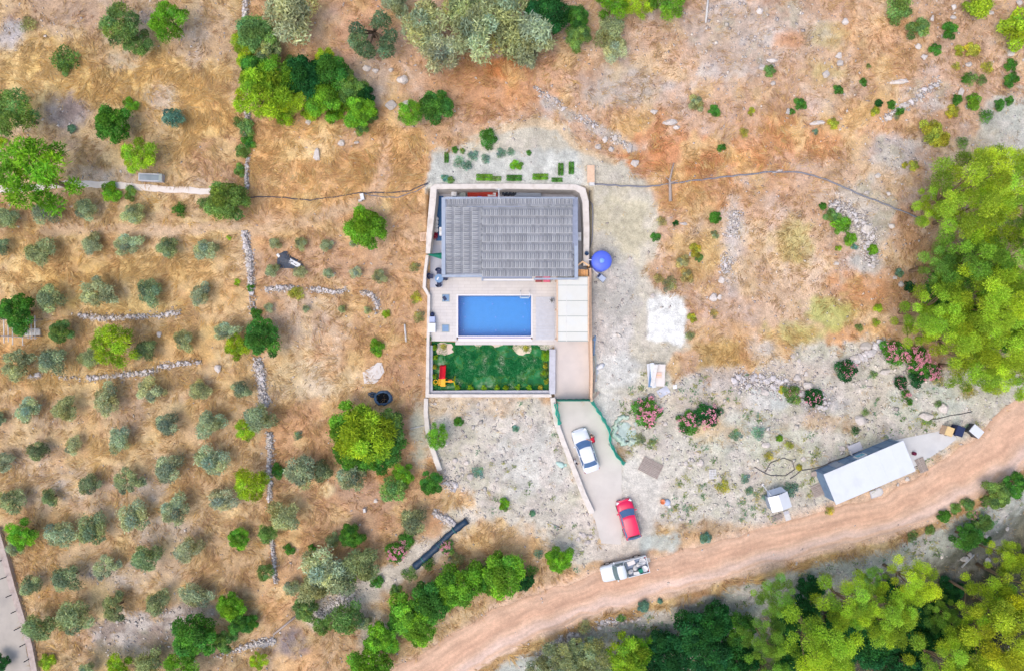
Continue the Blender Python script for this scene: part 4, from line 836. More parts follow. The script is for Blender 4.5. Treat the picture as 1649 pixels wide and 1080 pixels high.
pathwall('boundary_wall', 'narrow white boundary wall running down from the lawn corner into weeds', 'wall',
    [(686,641),(685.5,665),(688,690),(694,715),(702,740),(708,757)], [3.4,3.4,3.8,3.8,4,4], .35, -1.2, M['white_wall'])
pathwall('lawn_ledge', None, None, [(694,556),(694,631),(760,630.5),(886,630.5)], [2.6,2.6,2.6,2.6], .02, -.6, M['grey_wall'], kind='structure')
pathwall('driveway_wall', 'long white concrete wall along the left side of the driveway', 'wall', [(890,640),(896,680),(906,708),(925,757),(941,798),(954,826)], [4,4,4,4.2,4.4,4.6], [.5,.45,.3,.2,.05,-.1], -1.5, M['white_wall'])
pathwall('lawn_side_wall', 'wide grey-white wall between the lawn and the ramp', 'wall', [(890,562),(889.5,600),(889.5,634)], [5,5,5], .35, -.6, M['grey_wall'])
pathwall('fence_wall', 'pink-cream wooden side fence on the right of pergola and ramp', 'fence', [(950.5,432),(951,500),(952,560),(953,600),(952,645)], 2.0, [1.5,1.5,1.3,1.2,1.1], -.6, M['palewood'])

# floors (structure)
def slab(name, x0, x1, y0, y1, z0, z1, m):
    a = W(x0, y1); b = W(x1, y0); o = MB().prism([(a.x, a.y), (b.x, a.y), (b.x, b.y), (a.x, b.y)], z0, z1).build(name, m); return tag(o, kind='structure')
def deckmat():
    m = mat('terrace_tiles', C(226,220,216), .7, .05, 1.0, dirt=(C(210,206,208), .7, .6)); t = m.node_tree; N = t.nodes; L = t.links
    b = N['Principled BSDF']; src = b.inputs['Base Color'].links[0].from_socket; tc = N.new('ShaderNodeTexCoord')
    br = N.new('ShaderNodeTexBrick'); br.inputs['Scale'].default_value = 1; br.inputs['Brick Width'].default_value = 1.2; br.inputs['Row Height'].default_value = .32; br.inputs['Mortar Size'].default_value = .014
    br.inputs['Color1'].default_value = (1,1,1,1); br.inputs['Color2'].default_value = (.95,.945,.94,1); br.inputs['Mortar'].default_value = (.8,.78,.77,1)
    L.new(tc.outputs['Object'], br.inputs['Vector']); mu = N.new('ShaderNodeMix'); mu.data_type = 'RGBA'; mu.blend_type = 'MULTIPLY'; mu.inputs[0].default_value = 1
    L.new(src, mu.inputs[6]); L.new(br.outputs[0], mu.inputs[7]); L.new(mu.outputs[2], b.inputs['Base Color']); return m
M['terrace'] = deckmat()
slab('yard_floor', 690, 945, 296, 442, -.3, -.01, M['grey_wall'])
slab('terrace_back', 688, 897, 442, 473.4, -.4, 0, M['terrace'])
slab('terrace_side', 690, 735.2, 473.4, 549, -.6, -.002, M['terrace'])
slab('terrace_front_strip', 857.6, 897, 473.4, 549, -.6, -.004, M['terrace'])
slab('patio_floor', 686, 713, 395, 463, -.05, .02, mat('patio', C(196,200,214), .85, .05, 1.2))
slab('blue_floor', 702, 714, 316, 388, -.05, .02, M['bluefloor'])
slab('pool_foot', 735.3, 857.5, 546.5, 549.05, -.7, -.28, M['coping']); slab('planter_strip', 733, 897, 549.1, 555, -.7, -.3, M['terrace'])
slab('ramp', 893, 950, 547, 643, -.6, -.12, M['ramp'])
# deck boards right of the pool: one sheet of many thin boards
b = MB(); a0 = W(863, 478); a1 = W(893, 547); nb = 28
for i in range(nb):
    y = a0.y+(a1.y-a0.y)*(i+.5)/nb; b.box(((a0.x+a1.x)/2, y, .02), (a1.x-a0.x, abs(a1.y-a0.y)/nb-.022, .04))
o = b.build('deck_boards', M['board']); tag(o, 'pale grey slatted boards of the narrow deck right of the pool', 'deck', kind='stuff')

# pool
pool = thing('swimming_pool', 'rectangular blue swimming pool with white coping', 'pool', (W(796,509).x, W(796,509).y, 0)); po = pool.location
b = MB(); x0, x1, y0, y1 = PX0, PX1, PY0, PY1; zf = -1.5
b.add([(x0,y0,0),(x1,y0,0),(x1,y1,0),(x0,y1,0),(x0,y0,zf),(x1,y0,zf),(x1,y1,zf),(x0,y1,zf)], [(4,5,6,7),(0,1,5,4),(1,2,6,5),(2,3,7,6),(3,0,4,7)])
pm = mat('pool_mosaic', C(76,166,240), .4, .05, 2.0)
b.build('basin', pm, pool, origin=po)
m, t, bs, N, L = newmat('pool_water'); tr = N.new('ShaderNodeBsdfTransparent'); tr.inputs[0].default_value = (.80,.93,.99,1)
gl = N.new('ShaderNodeBsdfGlossy'); gl.inputs['Roughness'].default_value = .05; fr = N.new('ShaderNodeFresnel'); fr.inputs[0].default_value = 1.33
no = N.new('ShaderNodeTexNoise'); no.inputs['Scale'].default_value = 1.2; no.inputs['Detail'].default_value = 3; tc = N.new('ShaderNodeTexCoord'); L.new(tc.outputs['Object'], no.inputs['Vector'])
bu = N.new('ShaderNodeBump'); bu.inputs['Strength'].default_value = .12; L.new(no.outputs[0], bu.inputs['Height']); L.new(bu.outputs[0], gl.inputs['Normal'])
mx = N.new('ShaderNodeMixShader'); L.new(fr.outputs[0], mx.inputs[0]); L.new(tr.outputs[0], mx.inputs[1]); L.new(gl.outputs[0], mx.inputs[2]); L.new(mx.outputs[0], N['Material Output'].inputs['Surface'])
b = MB(); b.add([(x0,y0,-.1),(x1,y0,-.1),(x1,y1,-.1),(x0,y1,-.1)], [(0,1,2,3)]); b.build('water', m, pool, origin=po)
for nm, bx in (('coping', (x0-.17, x0, y0-.12, y1+.17)), ('coping', (x1, x1+.17, y0-.12, y1+.17)), ('coping', (x0, x1, y1, y1+.17)), ('coping', (x0, x1, y0-.12, y0))):
    MB().prism([(bx[0], bx[2]), (bx[1], bx[2]), (bx[1], bx[3]), (bx[0], bx[3])], -.2, .03).build(nm, M['coping'], pool, origin=po)
MB().prism([(x0-.02, y0-.34), (x1+.02, y0-.34), (x1+.02, y0-.22), (x0-.02, y0-.22)], -.5, -.12).build('overflow_edge', M['coping'], pool, origin=po)
MB().prism([(x0-.02, y0-.22), (x1+.02, y0-.22), (x1+.02, y0-.12), (x0-.02, y0-.12)], -.5, -.2).build('overflow_channel', mat('lilac_channel', C(190,180,225), .6, .05, 2), pool, origin=po)
for k in range(9):
    lx = x0+.5+(k % 3)*3.1+U(-.2, .2); ly = y0+.6+(k//3)*1.35
    MB().lathe((lx, ly, zf+.004), [(.09, 0), (.08, .03), (.0, .035)], 10).build('floor_inlet', M['tanklid'], pool, origin=po)
lad = thing('pool_ladder', 'small white pool ladder at the top right pool corner', 'ladder', (W(845,477).x, W(845,477).y, 0))
for dx in (-.45, .45): MB().tube([(dx, .5, 0), (dx, .5, .55), (dx, .2, .75), (dx, -.1, .6), (dx, -.14, -.8)], .035, 6).build('rail', M['white'], lad, True)
for k in range(3): MB().box((0, -.14, -.2-.25*k), (.86, .12, .04)).build('rung', M['white'], lad)

# house
ZR = 3.0
def rx(p): return (p-CX)*PX*(H-ZR)/H
def ry(p): return (CY-p)*PX*(H-ZR)/H
X0, X1 = rx(712), rx(930); XL = rx(775); YT = ry(318.5); YR = ry(332.5); YB = ry(445)
def roof_z(x, y): return 3.22-.05*max(0, YR-y)-.07*max(0, XL-x)-.18*max(0, y-YR)
house = thing('villa', 'single-storey villa with a grey-blue tiled roof above the pool', 'house', (rx(821), ry(381), 0)); ho = house.location
wall = MB().prism([(rx(718),ry(438)),(rx(924),ry(438)),(rx(924),ry(323)),(rx(718),ry(323))], 0, 2.62).build('wall', M['house'], house, origin=ho)
for px_ in (735, 800, 835, 890):
    wo_ = MB().box((rx(px_), ry(438)-.03, 1.3), (1.3 if px_ != 835 else .9, .06, 1.2 if px_ != 835 else 2.1)).build('window' if px_ != 835 else 'door', M['frame_grey'], house, origin=ho)
    MB().box((rx(px_), ry(438)-.07, 1.35), (1.1 if px_ != 835 else .7, .03, 1.0 if px_ != 835 else 1.7)).build('pane', M['glass'], wo_, origin=ho)
xs = [X0, XL, X1]; ys = [ry(441), YR, YT]
b = MB(); b.grid([[(x, y, roof_z(x, y)-.05) for x in xs] for y in ys]); b.grid([[(x, y, roof_z(x, y)-.22) for x in xs] for y in ys[::-1]])
b.prism([(rx(776),ry(448)),(rx(857),ry(448)),(rx(857),ry(441)),(rx(776),ry(441))], 2.3, [roof_z(0, ry(448))-.05]*2+[roof_z(0, ry(441))-.05]*2)
b.prism([(rx(857.05),ry(444.5)),(rx(926),ry(444.5)),(rx(926),ry(441)),(rx(857.05),ry(441))], 2.5, [roof_z(0, ry(444.5))-.05]*2+[roof_z(0, ry(441))-.05]*2)
roof = b.build('roof', mat('roof_felt', C(150,158,178), .85, .1, 3), house, origin=ho)
def fas(x0, x1, y0, y1, za, zb, nm='gutter', m='fascia'):
    MB().prism([(rx(x0),ry(y1)),(rx(x1),ry(y1)),(rx(x1),ry(y0)),(rx(x0),ry(y0))], za, zb).build(nm, M[m], roof, origin=ho)
fas(711, 717.2, 318, 442, 2.55, 2.93); fas(717.25, 925.2, 317.5, 321, 2.6, 3.06); fas(925.25, 931, 318, 447, 2.55, 2.98)
fas(711, 775, 442.05, 446.2, 2.4, 2.78); fas(775.05, 778, 442.05, 451.5, 2.4, 2.78); fas(778.05, 860, 448.6, 451.5, 2.3, 2.6, m='coping'); fas(860.05, 931, 447.1, 450, 2.4, 2.75)
# roof tiles, each a piece of its own
TW = (rx(922)-rx(776))/22; TL = (ry(334)-ry(445))/8
def tile_mesh(wd, ln, name):
    b = MB(); prof = [(-.5,0),(-.43,.05),(-.34,.055),(-.27,.012),(-.06,.008),(0.0,.034),(.07,.036),(.13,.008),(.40,.006),(.5,0)]
    st = [(0, .0, .15), (.30, .012, .18), (.38, .03, 1), (.97, .055, 1), (1.0, .05, .9)]
    rows = [[(p[0]*wd, -s_[0]*ln*1.02, s_[1]+p[1]*s_[2]) for p in prof] for s_ in st]
    rows.append([(p[0]*wd, -ln*1.02, .012) for p in prof])
    nv = len(b.v)
    for i in range(len(rows)-1):
        for j in range(len(prof)-1):
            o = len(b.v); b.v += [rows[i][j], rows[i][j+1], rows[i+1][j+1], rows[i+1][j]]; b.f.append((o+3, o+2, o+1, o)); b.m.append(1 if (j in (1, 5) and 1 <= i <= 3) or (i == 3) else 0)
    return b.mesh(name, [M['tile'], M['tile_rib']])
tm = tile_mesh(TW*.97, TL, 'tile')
def lay(me, x, y, rz, sx=1.0, sy=1.0):
    d = .25; n = Vector((-(roof_z(x+d, y)-roof_z(x-d, y))/(2*d), -(roof_z(x, y+d)-roof_z(x, y-d))/(2*d), 1)).normalized()
    q = Vector((0,0,1)).rotation_difference(n).to_matrix() @ Matrix.Rotation(rz, 3, 'Z')
    o = link('tile', me, roof); o.location = Vector((x, y, roof_z(x, y)-.028))-ho; o.rotation_euler = (q @ Matrix.Rotation(U(-.012, .012), 3, 'Z')).to_euler(); o.scale = (sx, sy, U(.9, 1.15))
for i in range(8):
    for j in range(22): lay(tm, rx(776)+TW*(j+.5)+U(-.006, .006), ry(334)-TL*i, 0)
CW = (rx(775)-rx(718.5))/4; TW2 = (ry(334)-ry(440))/16
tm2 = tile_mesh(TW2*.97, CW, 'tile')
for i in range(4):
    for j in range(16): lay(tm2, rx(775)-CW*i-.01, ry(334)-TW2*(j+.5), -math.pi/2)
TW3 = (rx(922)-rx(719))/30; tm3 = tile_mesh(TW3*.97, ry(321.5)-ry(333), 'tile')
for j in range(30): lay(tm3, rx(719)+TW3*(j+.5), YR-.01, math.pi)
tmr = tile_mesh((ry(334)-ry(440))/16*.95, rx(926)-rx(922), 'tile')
def capline(p, q, n, nm='ridge_tile'):
    for k in range(n):
        a = Vector(p).lerp(Vector(q), k/n); c = Vector(p).lerp(Vector(q), (k+1.04)/n)
        MB().tube([a, c], [.075, .065], 7).build(nm, M['tile'], roof, True, origin=ho)
capline((rx(775.5), ry(334), roof_z(rx(775.5), ry(334))-.02), (rx(775.5), ry(440), roof_z(rx(775.5), ry(440))-.02), 12)
capline((rx(719), ry(333), roof_z(rx(719), ry(333))-.02), (rx(922), ry(333), roof_z(rx(922), ry(333))-.02), 22)
capline((rx(923.5), ry(322), 2.98), (rx(923.5), ry(444), roof_z(0, ry(444))), 14, 'verge_tile')

# pergola carport
ZP = 2.4
def W3(px, py, z): return W(px, py, z)
pg = thing('pergola', 'pergola roofed with white translucent panels beside the pool', 'pergola', W(922, 498)); pgo = pg.location
cols_ = [(898.5, 912), (912.6, 946.5)]; rws = [(447,459),(459.8,484),(484.8,508.6),(509.4,533.8),(534.6,548)]
for a, b_ in cols_:
    for c_, d_ in rws:
        p, q = W(a, d_, ZP), W(b_, c_, ZP); z = U(-.004, .004)
        MB().prism([(p.x,p.y),(q.x,p.y),(q.x,q.y),(p.x,q.y)], ZP-.03+z, ZP+z).build('panel', M['panel'], pg, origin=pgo)
for y in (446.4, 459.4, 484.4, 509, 534.2, 548.6):
    p, q = W(897, y, ZP-.1), W(949, y, ZP-.1); MB().box(((p.x+q.x)/2, p.y, ZP-.11), (q.x-p.x, .09, .14)).build('crossbeam', M['frame_grey'], pg, origin=pgo)
for x in (897.2, 947.8):
    p, q = W(x, 446, ZP), W(x, 549, ZP); MB().box((p.x, (p.y+q.y)/2, ZP-.02), (.12, p.y-q.y, .2)).build('side_beam', M['palewood'], pg, origin=pgo)
    for y in (450, 498, 546):
        p = W(x, y, ZP); MB().box((p.x, p.y, ZP/2-.15), (.12, .12, ZP)).build('post', M['palewood'], pg, origin=pgo)
p, q = W(912.3, 446, ZP), W(912.3, 549, ZP); MB().box((p.x, (p.y+q.y)/2, ZP-.06), (.06, p.y-q.y, .1)).build('rafter', M['offwhite'], pg, origin=pgo)
# orange timber store at the villa corner
st = thing('timber_store', 'orange timber lean-to between roof corner and pergola', 'lean-to', W(938, 436)); so = st.location
for k in range(5):
    p = W(929+k*3.9, 441, 1.8); MB().box((p.x, p.y-.02*k, 1.75+.06*k), (.225, .92, .05)).build('plank', M['wood'], st, origin=so)
pa = [W(927, 430, 2.1), W(938, 421.5, 2.1), W(949, 428, 2.1)]
MB().tube([pa[0], pa[1], pa[2]], .1, 6).build('ridge_board', mat('pale_orange_wood', C(248,206,160), .7, .1, 4), st, origin=so)
for x, y in ((929, 446), (947, 446), (929, 430), (947, 430)): p = W(x, y, 1); MB().box((p.x, p.y, .9), (.1, .1, 1.9)).build('post', M['wood'], st, origin=so)

# gate and green netting
gt = thing('net_gate', 'closed dark green netted gate across the bottom of the ramp', 'gate', W(921, 643)); go = gt.location
def net(pts, z0, z1, wob, parent, org, name='net', m='green_net', slant=1.0):
    pp = resample([tuple(W(p[0], p[1], 0))[:2] for p in pts], .25); rows = []
    for k in range(6):
        f = k/5; rows.append([(x+.36*(1-f)*(slant)+wob*math.sin(i*1.7+k*.8), y+wob*math.cos(i*2.3+k*1.1), hz(x, y)+z0+(z1-z0)*f+wob*.6*math.sin(i*1.1)*f) for i, (x, y) in enumerate(pp)])
    o = MB().grid(rows).build(name, M[m], parent, origin=org); s_ = o.modifiers.new('thick', 'SOLIDIFY'); s_.thickness = .03; return pp
net([(896,642.5),(948,642)], .05, 1.55, .03, gt, go, 'gate_net', 'green_dark', 0)
for x in (896, 922, 948): p = W(x, 642.4); MB().tube([(p.x, p.y, -.5), (p.x, p.y, 1.55)], .05, 6).build('post', M['green_dark'], gt, origin=go)
MB().tube([W(896, 642.4, 0)+Vector((0,0,1.5)), W(948, 642.2, 0)+Vector((0,0,1.5))], .06, 6).build('rail', M['green_dark'], gt, origin=go)
for lbl, pts in (('green netting fence slanting down the right side of the driveway', [(949,645),(962,664),(977,690),(979,712),(988,730),(1002,746)]), ('short green netting strip on the wall left of the driveway', [(891.5,648),(894,664),(898,682)])):
    f = thing('net_fence', lbl, 'fence', W(*pts[0])); fo = f.location
    pp = net(pts, .05, 1.35 if len(pts) > 3 else 1.1, .06, f, fo)
    for x, y in pp[::9]: MB().tube([(x, y, hz(x, y)-.2), (x, y, hz(x, y)+1.4)], .035, 5).build('post', M['frame_grey'], f, origin=fo)

nh = thing('net_heap', 'heap of loose pale green netting right of the driveway fence', 'netting', G(1010, 692)); n0 = nh.location
rows = []
for i, a in enumerate(np.linspace(math.radians(85), math.radians(325), 60)):
    ro = 1.62+.35*(vnoise(np.array([i*.4]), np.array([2.]), 4)[0]-.5); ri = .75+.5*vnoise(np.array([i*.3]), np.array([9.]), 4)[0]
    rows.append([((ri+(ro-ri)*f)*math.cos(a)+U(-.05,.05), (ri+(ro-ri)*f)*1.02*math.sin(a)+U(-.05,.05), .04+math.sin(f*math.pi)*.22+U(0, .14)*(0 < f < 1)) for f in np.linspace(0, 1, 8)])
o = MB().grid(rows).build('mesh_roll', mat('pale_net', C(196,220,206), .8, .16, 5, dirt=(C(222,220,196), 1.2, .8)), nh, True); o.modifiers.new('thick', 'SOLIDIFY').thickness = .03
rows = [[(x, y, .06+.06*math.sin(x*5+y*4)) for x in np.linspace(-.9, .9, 10)] for y in np.linspace(-1.0, .8, 10)]
MB().grid(rows).build('spread_net', mat('grey_net', C(188,206,200), .8, .16, 4), nh, True)
# lawn
lawn_poly = [(697,553),(886,558),(884,628),(697,628)]
rows = []
for j in range(13):
    a = W(694, 549.4+79*j/12); c_ = W(885.5, 556+72*j/12); rows.append([(a.x+(c_.x-a.x)*i/30, a.y+(c_.y-a.y)*i/30, -.47) for i in range(31)])
m, t, bs, N, L = newmat('lawn'); tc = N.new('ShaderNodeTexCoord')
def nz(s_, d_=4):
    n = N.new('ShaderNodeTexNoise'); n.inputs['Scale'].default_value = s_; n.inputs['Detail'].default_value = d_; L.new(tc.outputs['Object'], n.inputs['Vector']); return n
r1 = N.new('ShaderNodeValToRGB'); e = r1.color_ramp.elements; e[0].position = .36; e[0].color = C(10,98,50); e[1].position = .70; e[1].color = C(160,174,146); k = e.new(.50); k.color = C(30,126,66); k = e.new(.58); k.color = C(84,142,92)
L.new(nz(1.0, 7).outputs[0], r1.inputs[0]); L.new(r1.outputs[0], bs.inputs['Base Color']); bs.inputs['Roughness'].default_value = .9
lw = MB().grid(rows[::-1]).build('lawn', m); tag(lw, kind='structure')
LX0, LY1 = W(697, 553).x, W(697, 553).y; LX1, LY0 = W(885, 628).x, W(885, 628).y
n = 26000; gxr = RNG.uniform(LX0, LX1, n); gyr = RNG.uniform(LY0, LY1, n); dn = fbm(gxr/.9+40, gyr/.9, 55, 4); keep = (dn < .60)
gxr, gyr, dn = gxr[keep], gyr[keep], dn[keep]; n = len(gxr); an = RNG.uniform(0, 6.28, n); ln = RNG.uniform(.05, .13, n)
P = np.stack([gxr, gyr, np.full(n, -.47)], 1); a = np.stack([np.cos(an), np.sin(an), np.zeros(n)], 1); bb_ = np.stack([-np.sin(an), np.cos(an), np.zeros(n)], 1)
V = np.stack([P-bb_*.022, P+bb_*.022, P+a*ln[:, None]*.8+np.array([0,0,1])*ln[:, None]*.7], 1).reshape(-1, 3)
gcol = (lin((14,112,54))[None]*(1-ss(.45,.56,dn))[:, None]+lin((92,150,70))[None]*ss(.45,.56,dn)[:, None])/GAIN*(.8+.6*RNG.random((n, 1)))
o = link('lawn_grass', npmesh('lawn_grass', V, np.arange(3*n).reshape(n, 3), M['blade'], np.repeat(np.concatenate([gcol, np.ones((n, 1))], 1), 3, 0)))
tag(o, 'patchy dark green grass of the lawn below the pool', 'grass', kind='stuff')
for px_, py_, r, q in ((715,562,16,(228,206,190)),(770,553,8,(214,200,176)),(842,560,16,(230,214,186)),(880,556,14,(224,214,200)),(800,553,10,(216,202,180))):
    pts = []; c0 = W(px_, py_)
    for k in range(16): an = k/16*6.283; rr = r*PX*U(.7, 1.05); pts.append((c0.x+rr*math.cos(an), c0.y+rr*.75*math.sin(an)))
    tag(MB().prism(pts, -.6, -.455+U(0, .006)).build('bare_sand', mat('sand', C(*q), .95, .1, 3)), kind='structure')
EDGE = [(698,560),(699,575),(698,590),(697,605),(698,616),(737,626),(757,627),(779,627),(800,628),(815,627),(834,627),(852,627),(870,629),(882,614),(879,600),(880,588),(880,572)]
for i, (px_, py_) in enumerate(EDGE):
    where = 'left edge' if i < 5 else 'bottom edge' if i < 13 else 'right edge'
    k = i+1 if i < 5 else i-4 if i < 13 else i-12; ref = 'top' if i < 5 else 'left' if i < 13 else 'bottom'
    plant(px_-(2 if i > 12 else 0)+(2 if i < 5 else 0), min(py_, 623.5), 5.4, 'bush', random.choice(['lime','yellow','lime']), zs=2.4, label=f"small lime border plant, {['first','second','third','fourth','fifth','sixth','seventh','eighth'][k-1]} from {ref} along the {where} of the lawn", group='border plants round the lawn')
plant(715, 557, 6, 'sparse', 'yellow', label='small golden palm on the sandy lawn corner', zs=1.4); plant(848, 560, 6, 'sparse', 'yellow', label='orange-yellow plant on the sand below the pool')
plant(880, 572, 12, 'bush', 'bright', label='leafy green bush in the top right lawn corner'); plant(878, 600, 9, 'bush', 'mid', label='leafy green bush halfway down the right lawn edge'); plant(699, 546, 6, 'bush', 'mid', label='dark green plant at the top left lawn corner')
# ------------------------------------------------------------------ yard things
def base(px, py, z=0.0, dz=0.0): p = W(px, py, z+dz); p.z = z; return p
tb = thing('round_table', 'round blue-grey patio table at the top left pool corner', 'table', base(707, 448.5, .02, .7))
MB().lathe((0,0,.66), [(.40,0),(.43,.02),(.43,.05),(0,.055)], 20).build('table_top', M['bluegrey'], tb); MB().lathe((0,0,0), [(.25,0),(.22,.03),(.05,.08),(.05,.66)], 14).build('pedestal', M['navy'], tb)
MB().box((-.12,-.02,.73), (.12,.3,.02), -.5).build('napkin', M['white'], tb)
def chair(px, py, face, lab):
    c = thing('patio_chair', lab, 'chair', base(px, py, .02, .5), face, 'navy chairs at the patio table')
    MB().box((0,0,.42), (.44,.44,.05)).build('seat', M['navy'], c)
    rows = [[(math.sin(a)*.26*(1+.1*k), -.05-math.cos(a)*.24*(1+.12*k), .42+.16*k) for a in np.linspace(-1.5, 1.5, 9)] for k in range(4)]
    bk = MB().grid(rows).build('backrest', M['navy'], c, True); bk.modifiers.new('thick', 'SOLIDIFY').thickness = .03
    for x in (-.19, .19):
        for y in (-.19, .19): MB().tube([(x, y, 0), (x*.95, y*.95, .42)], .02, 6).build('leg', M['navy'], c)
chair(693.5, 445, -math.pi/2, 'wide dark chair left of the round patio table'); chair(706.5, 437.5, math.pi, 'dark chair above the round patio table'); chair(716.5, 447.5, math.pi/2, 'dark chair right of the round patio table'); chair(707, 457.5, 0, 'dark chair below the round patio table')
pr = thing('folded_parasol', 'folded green parasol leaning between white wall and roof edge', 'parasol', base(701, 411, .02, 1.2)); prl = pr.location
p0, p1 = W(688.5, 410, 1.45)-prl, W(713, 413, .9)-prl; d = p1-p0
MB().tube([p0, p1+d*.12], .025, 6).build('pole', M['frame_grey'], pr)
rows = []
for k in range(7):
    f = k/6; c0 = p0+d*(.06+.9*f); r = .05+.24*f; rows.append([c0+Vector((0, math.cos(a), math.sin(a)))*r*(1+.25*math.cos(5*a)) for a in np.linspace(0, 2*math.pi, 21)])
MB().grid(rows).build('canopy', M['green_dark'], pr, True)
def hatch(px, py, lab, m, fold):
    t = thing('floor_hatch', lab, 'hatch', base(px, py, 0)); MB().box((0,0,.02), (.78,.78,.05)).build('frame', M['frame_grey'], t); MB().box((0,0,.05), (.62,.66,.03)).build('cover', M[m], t)
    if fold: MB().box((-.12,-.05,.1), (.3,.45,.07), .6).build('handle_tray', M['navy'], t)
    return t
hatch(718, 480, 'open blue floor hatch beside the top left pool corner', 'bluegrey', True); hatch(717.5, 528.5, 'closed grey-blue floor hatch beside the bottom left pool corner', 'bluegrey', False)
cb = thing('white_cabinet', 'white cabinet against the low wall left of the pool', 'cabinet', base(695.5, 527.5, 0, .8)); MB().box((0,0,.4), (.66,.86,.8)).build('body', M['white'], cb); MB().box((0,0,.82), (.7,.9,.04)).build('lid', M['white'], cb)
cb = thing('filter_box', 'blue-grey filter box above the white cabinet', 'box', base(696, 514.5, 0, .6)); MB().box((0,0,.3), (.55,.6,.6)).build('body', mat('lilac_box', C(178,190,226), .6, .06, 3), cb); MB().box((0,0,.62), (.5,.55,.05)).build('lid', mat('lilac_lid', C(186,198,232), .6, .06, 3), cb)
cb = thing('pool_pump', 'small dark domed pump above the filter box', 'pump', base(695.7, 506, 0, .4)); MB().lathe((0,0,0), [(.22,0),(.22,.3),(.16,.42),(0,.46)], 16).build('dome', M['navy'], cb, True); MB().tube([(0,-.2,.15),(0,-.5,.15)], .05, 6).build('pipe', M['frame_grey'], cb)
for px_, m_, lab in ((868, 'maroon', 'brown-red seat cushion on the terrace under the roof edge'), (880.5, 'pink', 'pink seat cushion on the terrace under the roof edge')):
    t = thing('sun_seat', lab, 'seat', base(px_, 450.5, 0, .4)); MB().box((0,0,.18), (.74,.5,.3)).build('frame', M['palewood'], t); MB().box((0,0,.38), (.7,.5,.12), tap=.92).build('cushion', M[m_], t); MB().box((0,.27,.5), (.7,.1,.4), tap=.9).build('backrest', M[m_], t)
t = thing('potted_plant', 'small dark plant in a pale pot at the deck edge', 'plant', base(888.5, 484, .04, .3)); MB().lathe((0,0,0), [(.12,0),(.18,.28),(.14,.27),(0,.24)], 12).build('pot', M['offwhite'], t)
b = MB()
for k in range(7): a = k*.9; b.add([(0,0,.25),(math.cos(a)*.1+.03*math.sin(a),math.sin(a)*.1-.03*math.cos(a),.45),(math.cos(a)*.3,math.sin(a)*.35,.5),(math.cos(a)*.1-.03*math.sin(a),math.sin(a)*.1+.03*math.cos(a),.45)], [(0,1,2,3)])
b.build('leaves', mat('dark_leaf', C(40,52,60), .6, .2, 5), t)
# toy slide with swing
ts = thing('toy_slide', 'red and yellow plastic slide with a swing arm on the lawn', 'slide', base(713, 613, -.47, .5)); 
rows = [[(x, .25+1.35*f, .95*(1-f)**1.2+.1+zz) for x, zz in ((-.26,.16),(-.22,.0),(.22,.0),(.26,.16))] for f in np.linspace(0, 1, 9)]
o = MB().grid(rows).build('chute', M['red'], ts, True); o.modifiers.new('thick', 'SOLIDIFY').thickness = .05
MB().box((0,-.05,.98), (.62,.6,.07)).build('platform', M['yellow'], ts)
for x in (-.3, .3):
    for y in (-.34, .24): MB().tube([(x*1.15, y*1.2, 0), (x, y, 1.35)], .05, 7).build('post', M['yellow'], ts)
    MB().tube([(x, -.34, 1.3), (x, .24, 1.3)], .045, 6).build('hand_rail', M['yellow'], ts)
for k in range(4): MB().box((0,-.36-.05*(3-k),.22+.2*k), (.5,.1,.05)).build('step', M['yellow'], ts)
MB().tube([(-.62+.2*math.cos(a), -.02+.2*math.sin(a), 1.3) for a in np.linspace(0, 6.283, 15)], .035, 6).build('basketball_ring', M['yellow'], ts)
MB().tube([(.3,0,1.35),(.8,.03,1.4),(1.2,.0,1.35)], .06, 7).build('swing_beam', M['yellow'], ts); MB().box((.75,0,.5), (.4,.3,.07)).build('swing_seat', mat('orange_plastic', C(250,130,50), .4, .06, 4), ts)
for x in (.58, .92): MB().tube([(x,0,1.36),(x,0,.5)], .02, 5).build('rope', M['lime_plastic'], ts)
MB().tube([(1.2,.45,0),(1.2,0,1.4),(1.2,-.45,0)], .07, 7).build('a_frame', M['lime_plastic'], ts)
# odds and ends in the trench behind the house
rt = thing('red_tarp', 'rust-red tarp over a pile in the trench behind the roof', 'tarp', base(777, 312, 0, .8))
rows = [[(x, y, .55+.25*math.sin(x*2.1+y*3)*.5+.2*(1-abs(y)/.45)) for x in np.linspace(-1.5, 1.5, 14)] for y in np.linspace(-.4, .4, 6)]
MB().grid(rows).build('cloth', M['redtarp'], rt, True); MB().box((0,0,.22), (2.8,.7,.44)).build('crate_row', M['timber'], rt)
def ac(px, py, rz, lab, z=.2, d=(.8,.34,.6)):
    t = thing('air_conditioner', lab, 'air conditioner', base(px, py, z, .6), rz); MB().box((0,0,d[2]/2), d).build('casing', M['white'], t); MB().lathe((.1,0,d[2]), [(.14,0),(.14,.012),(0,.014)], 12).build('fan_cap', M['offwhite'], t); MB().box((0,-d[1]/2-.015,.3), (d[0]*.7,.02,.4)).build('grille', M['frame_grey'], t)
ac(731, 312.5, 0, 'white unit left of the rust-red tarp behind the roof', .6, (.5,.4,.6)); ac(792, 313.5, 0, 'white air conditioner at the right end of the rust-red tarp'); ac(710, 372.5, math.pi/2, 'white air conditioner on the left side of the villa', .5); ac(933, 381, math.pi/2, 'white air conditioner on the right side of the villa', .8)
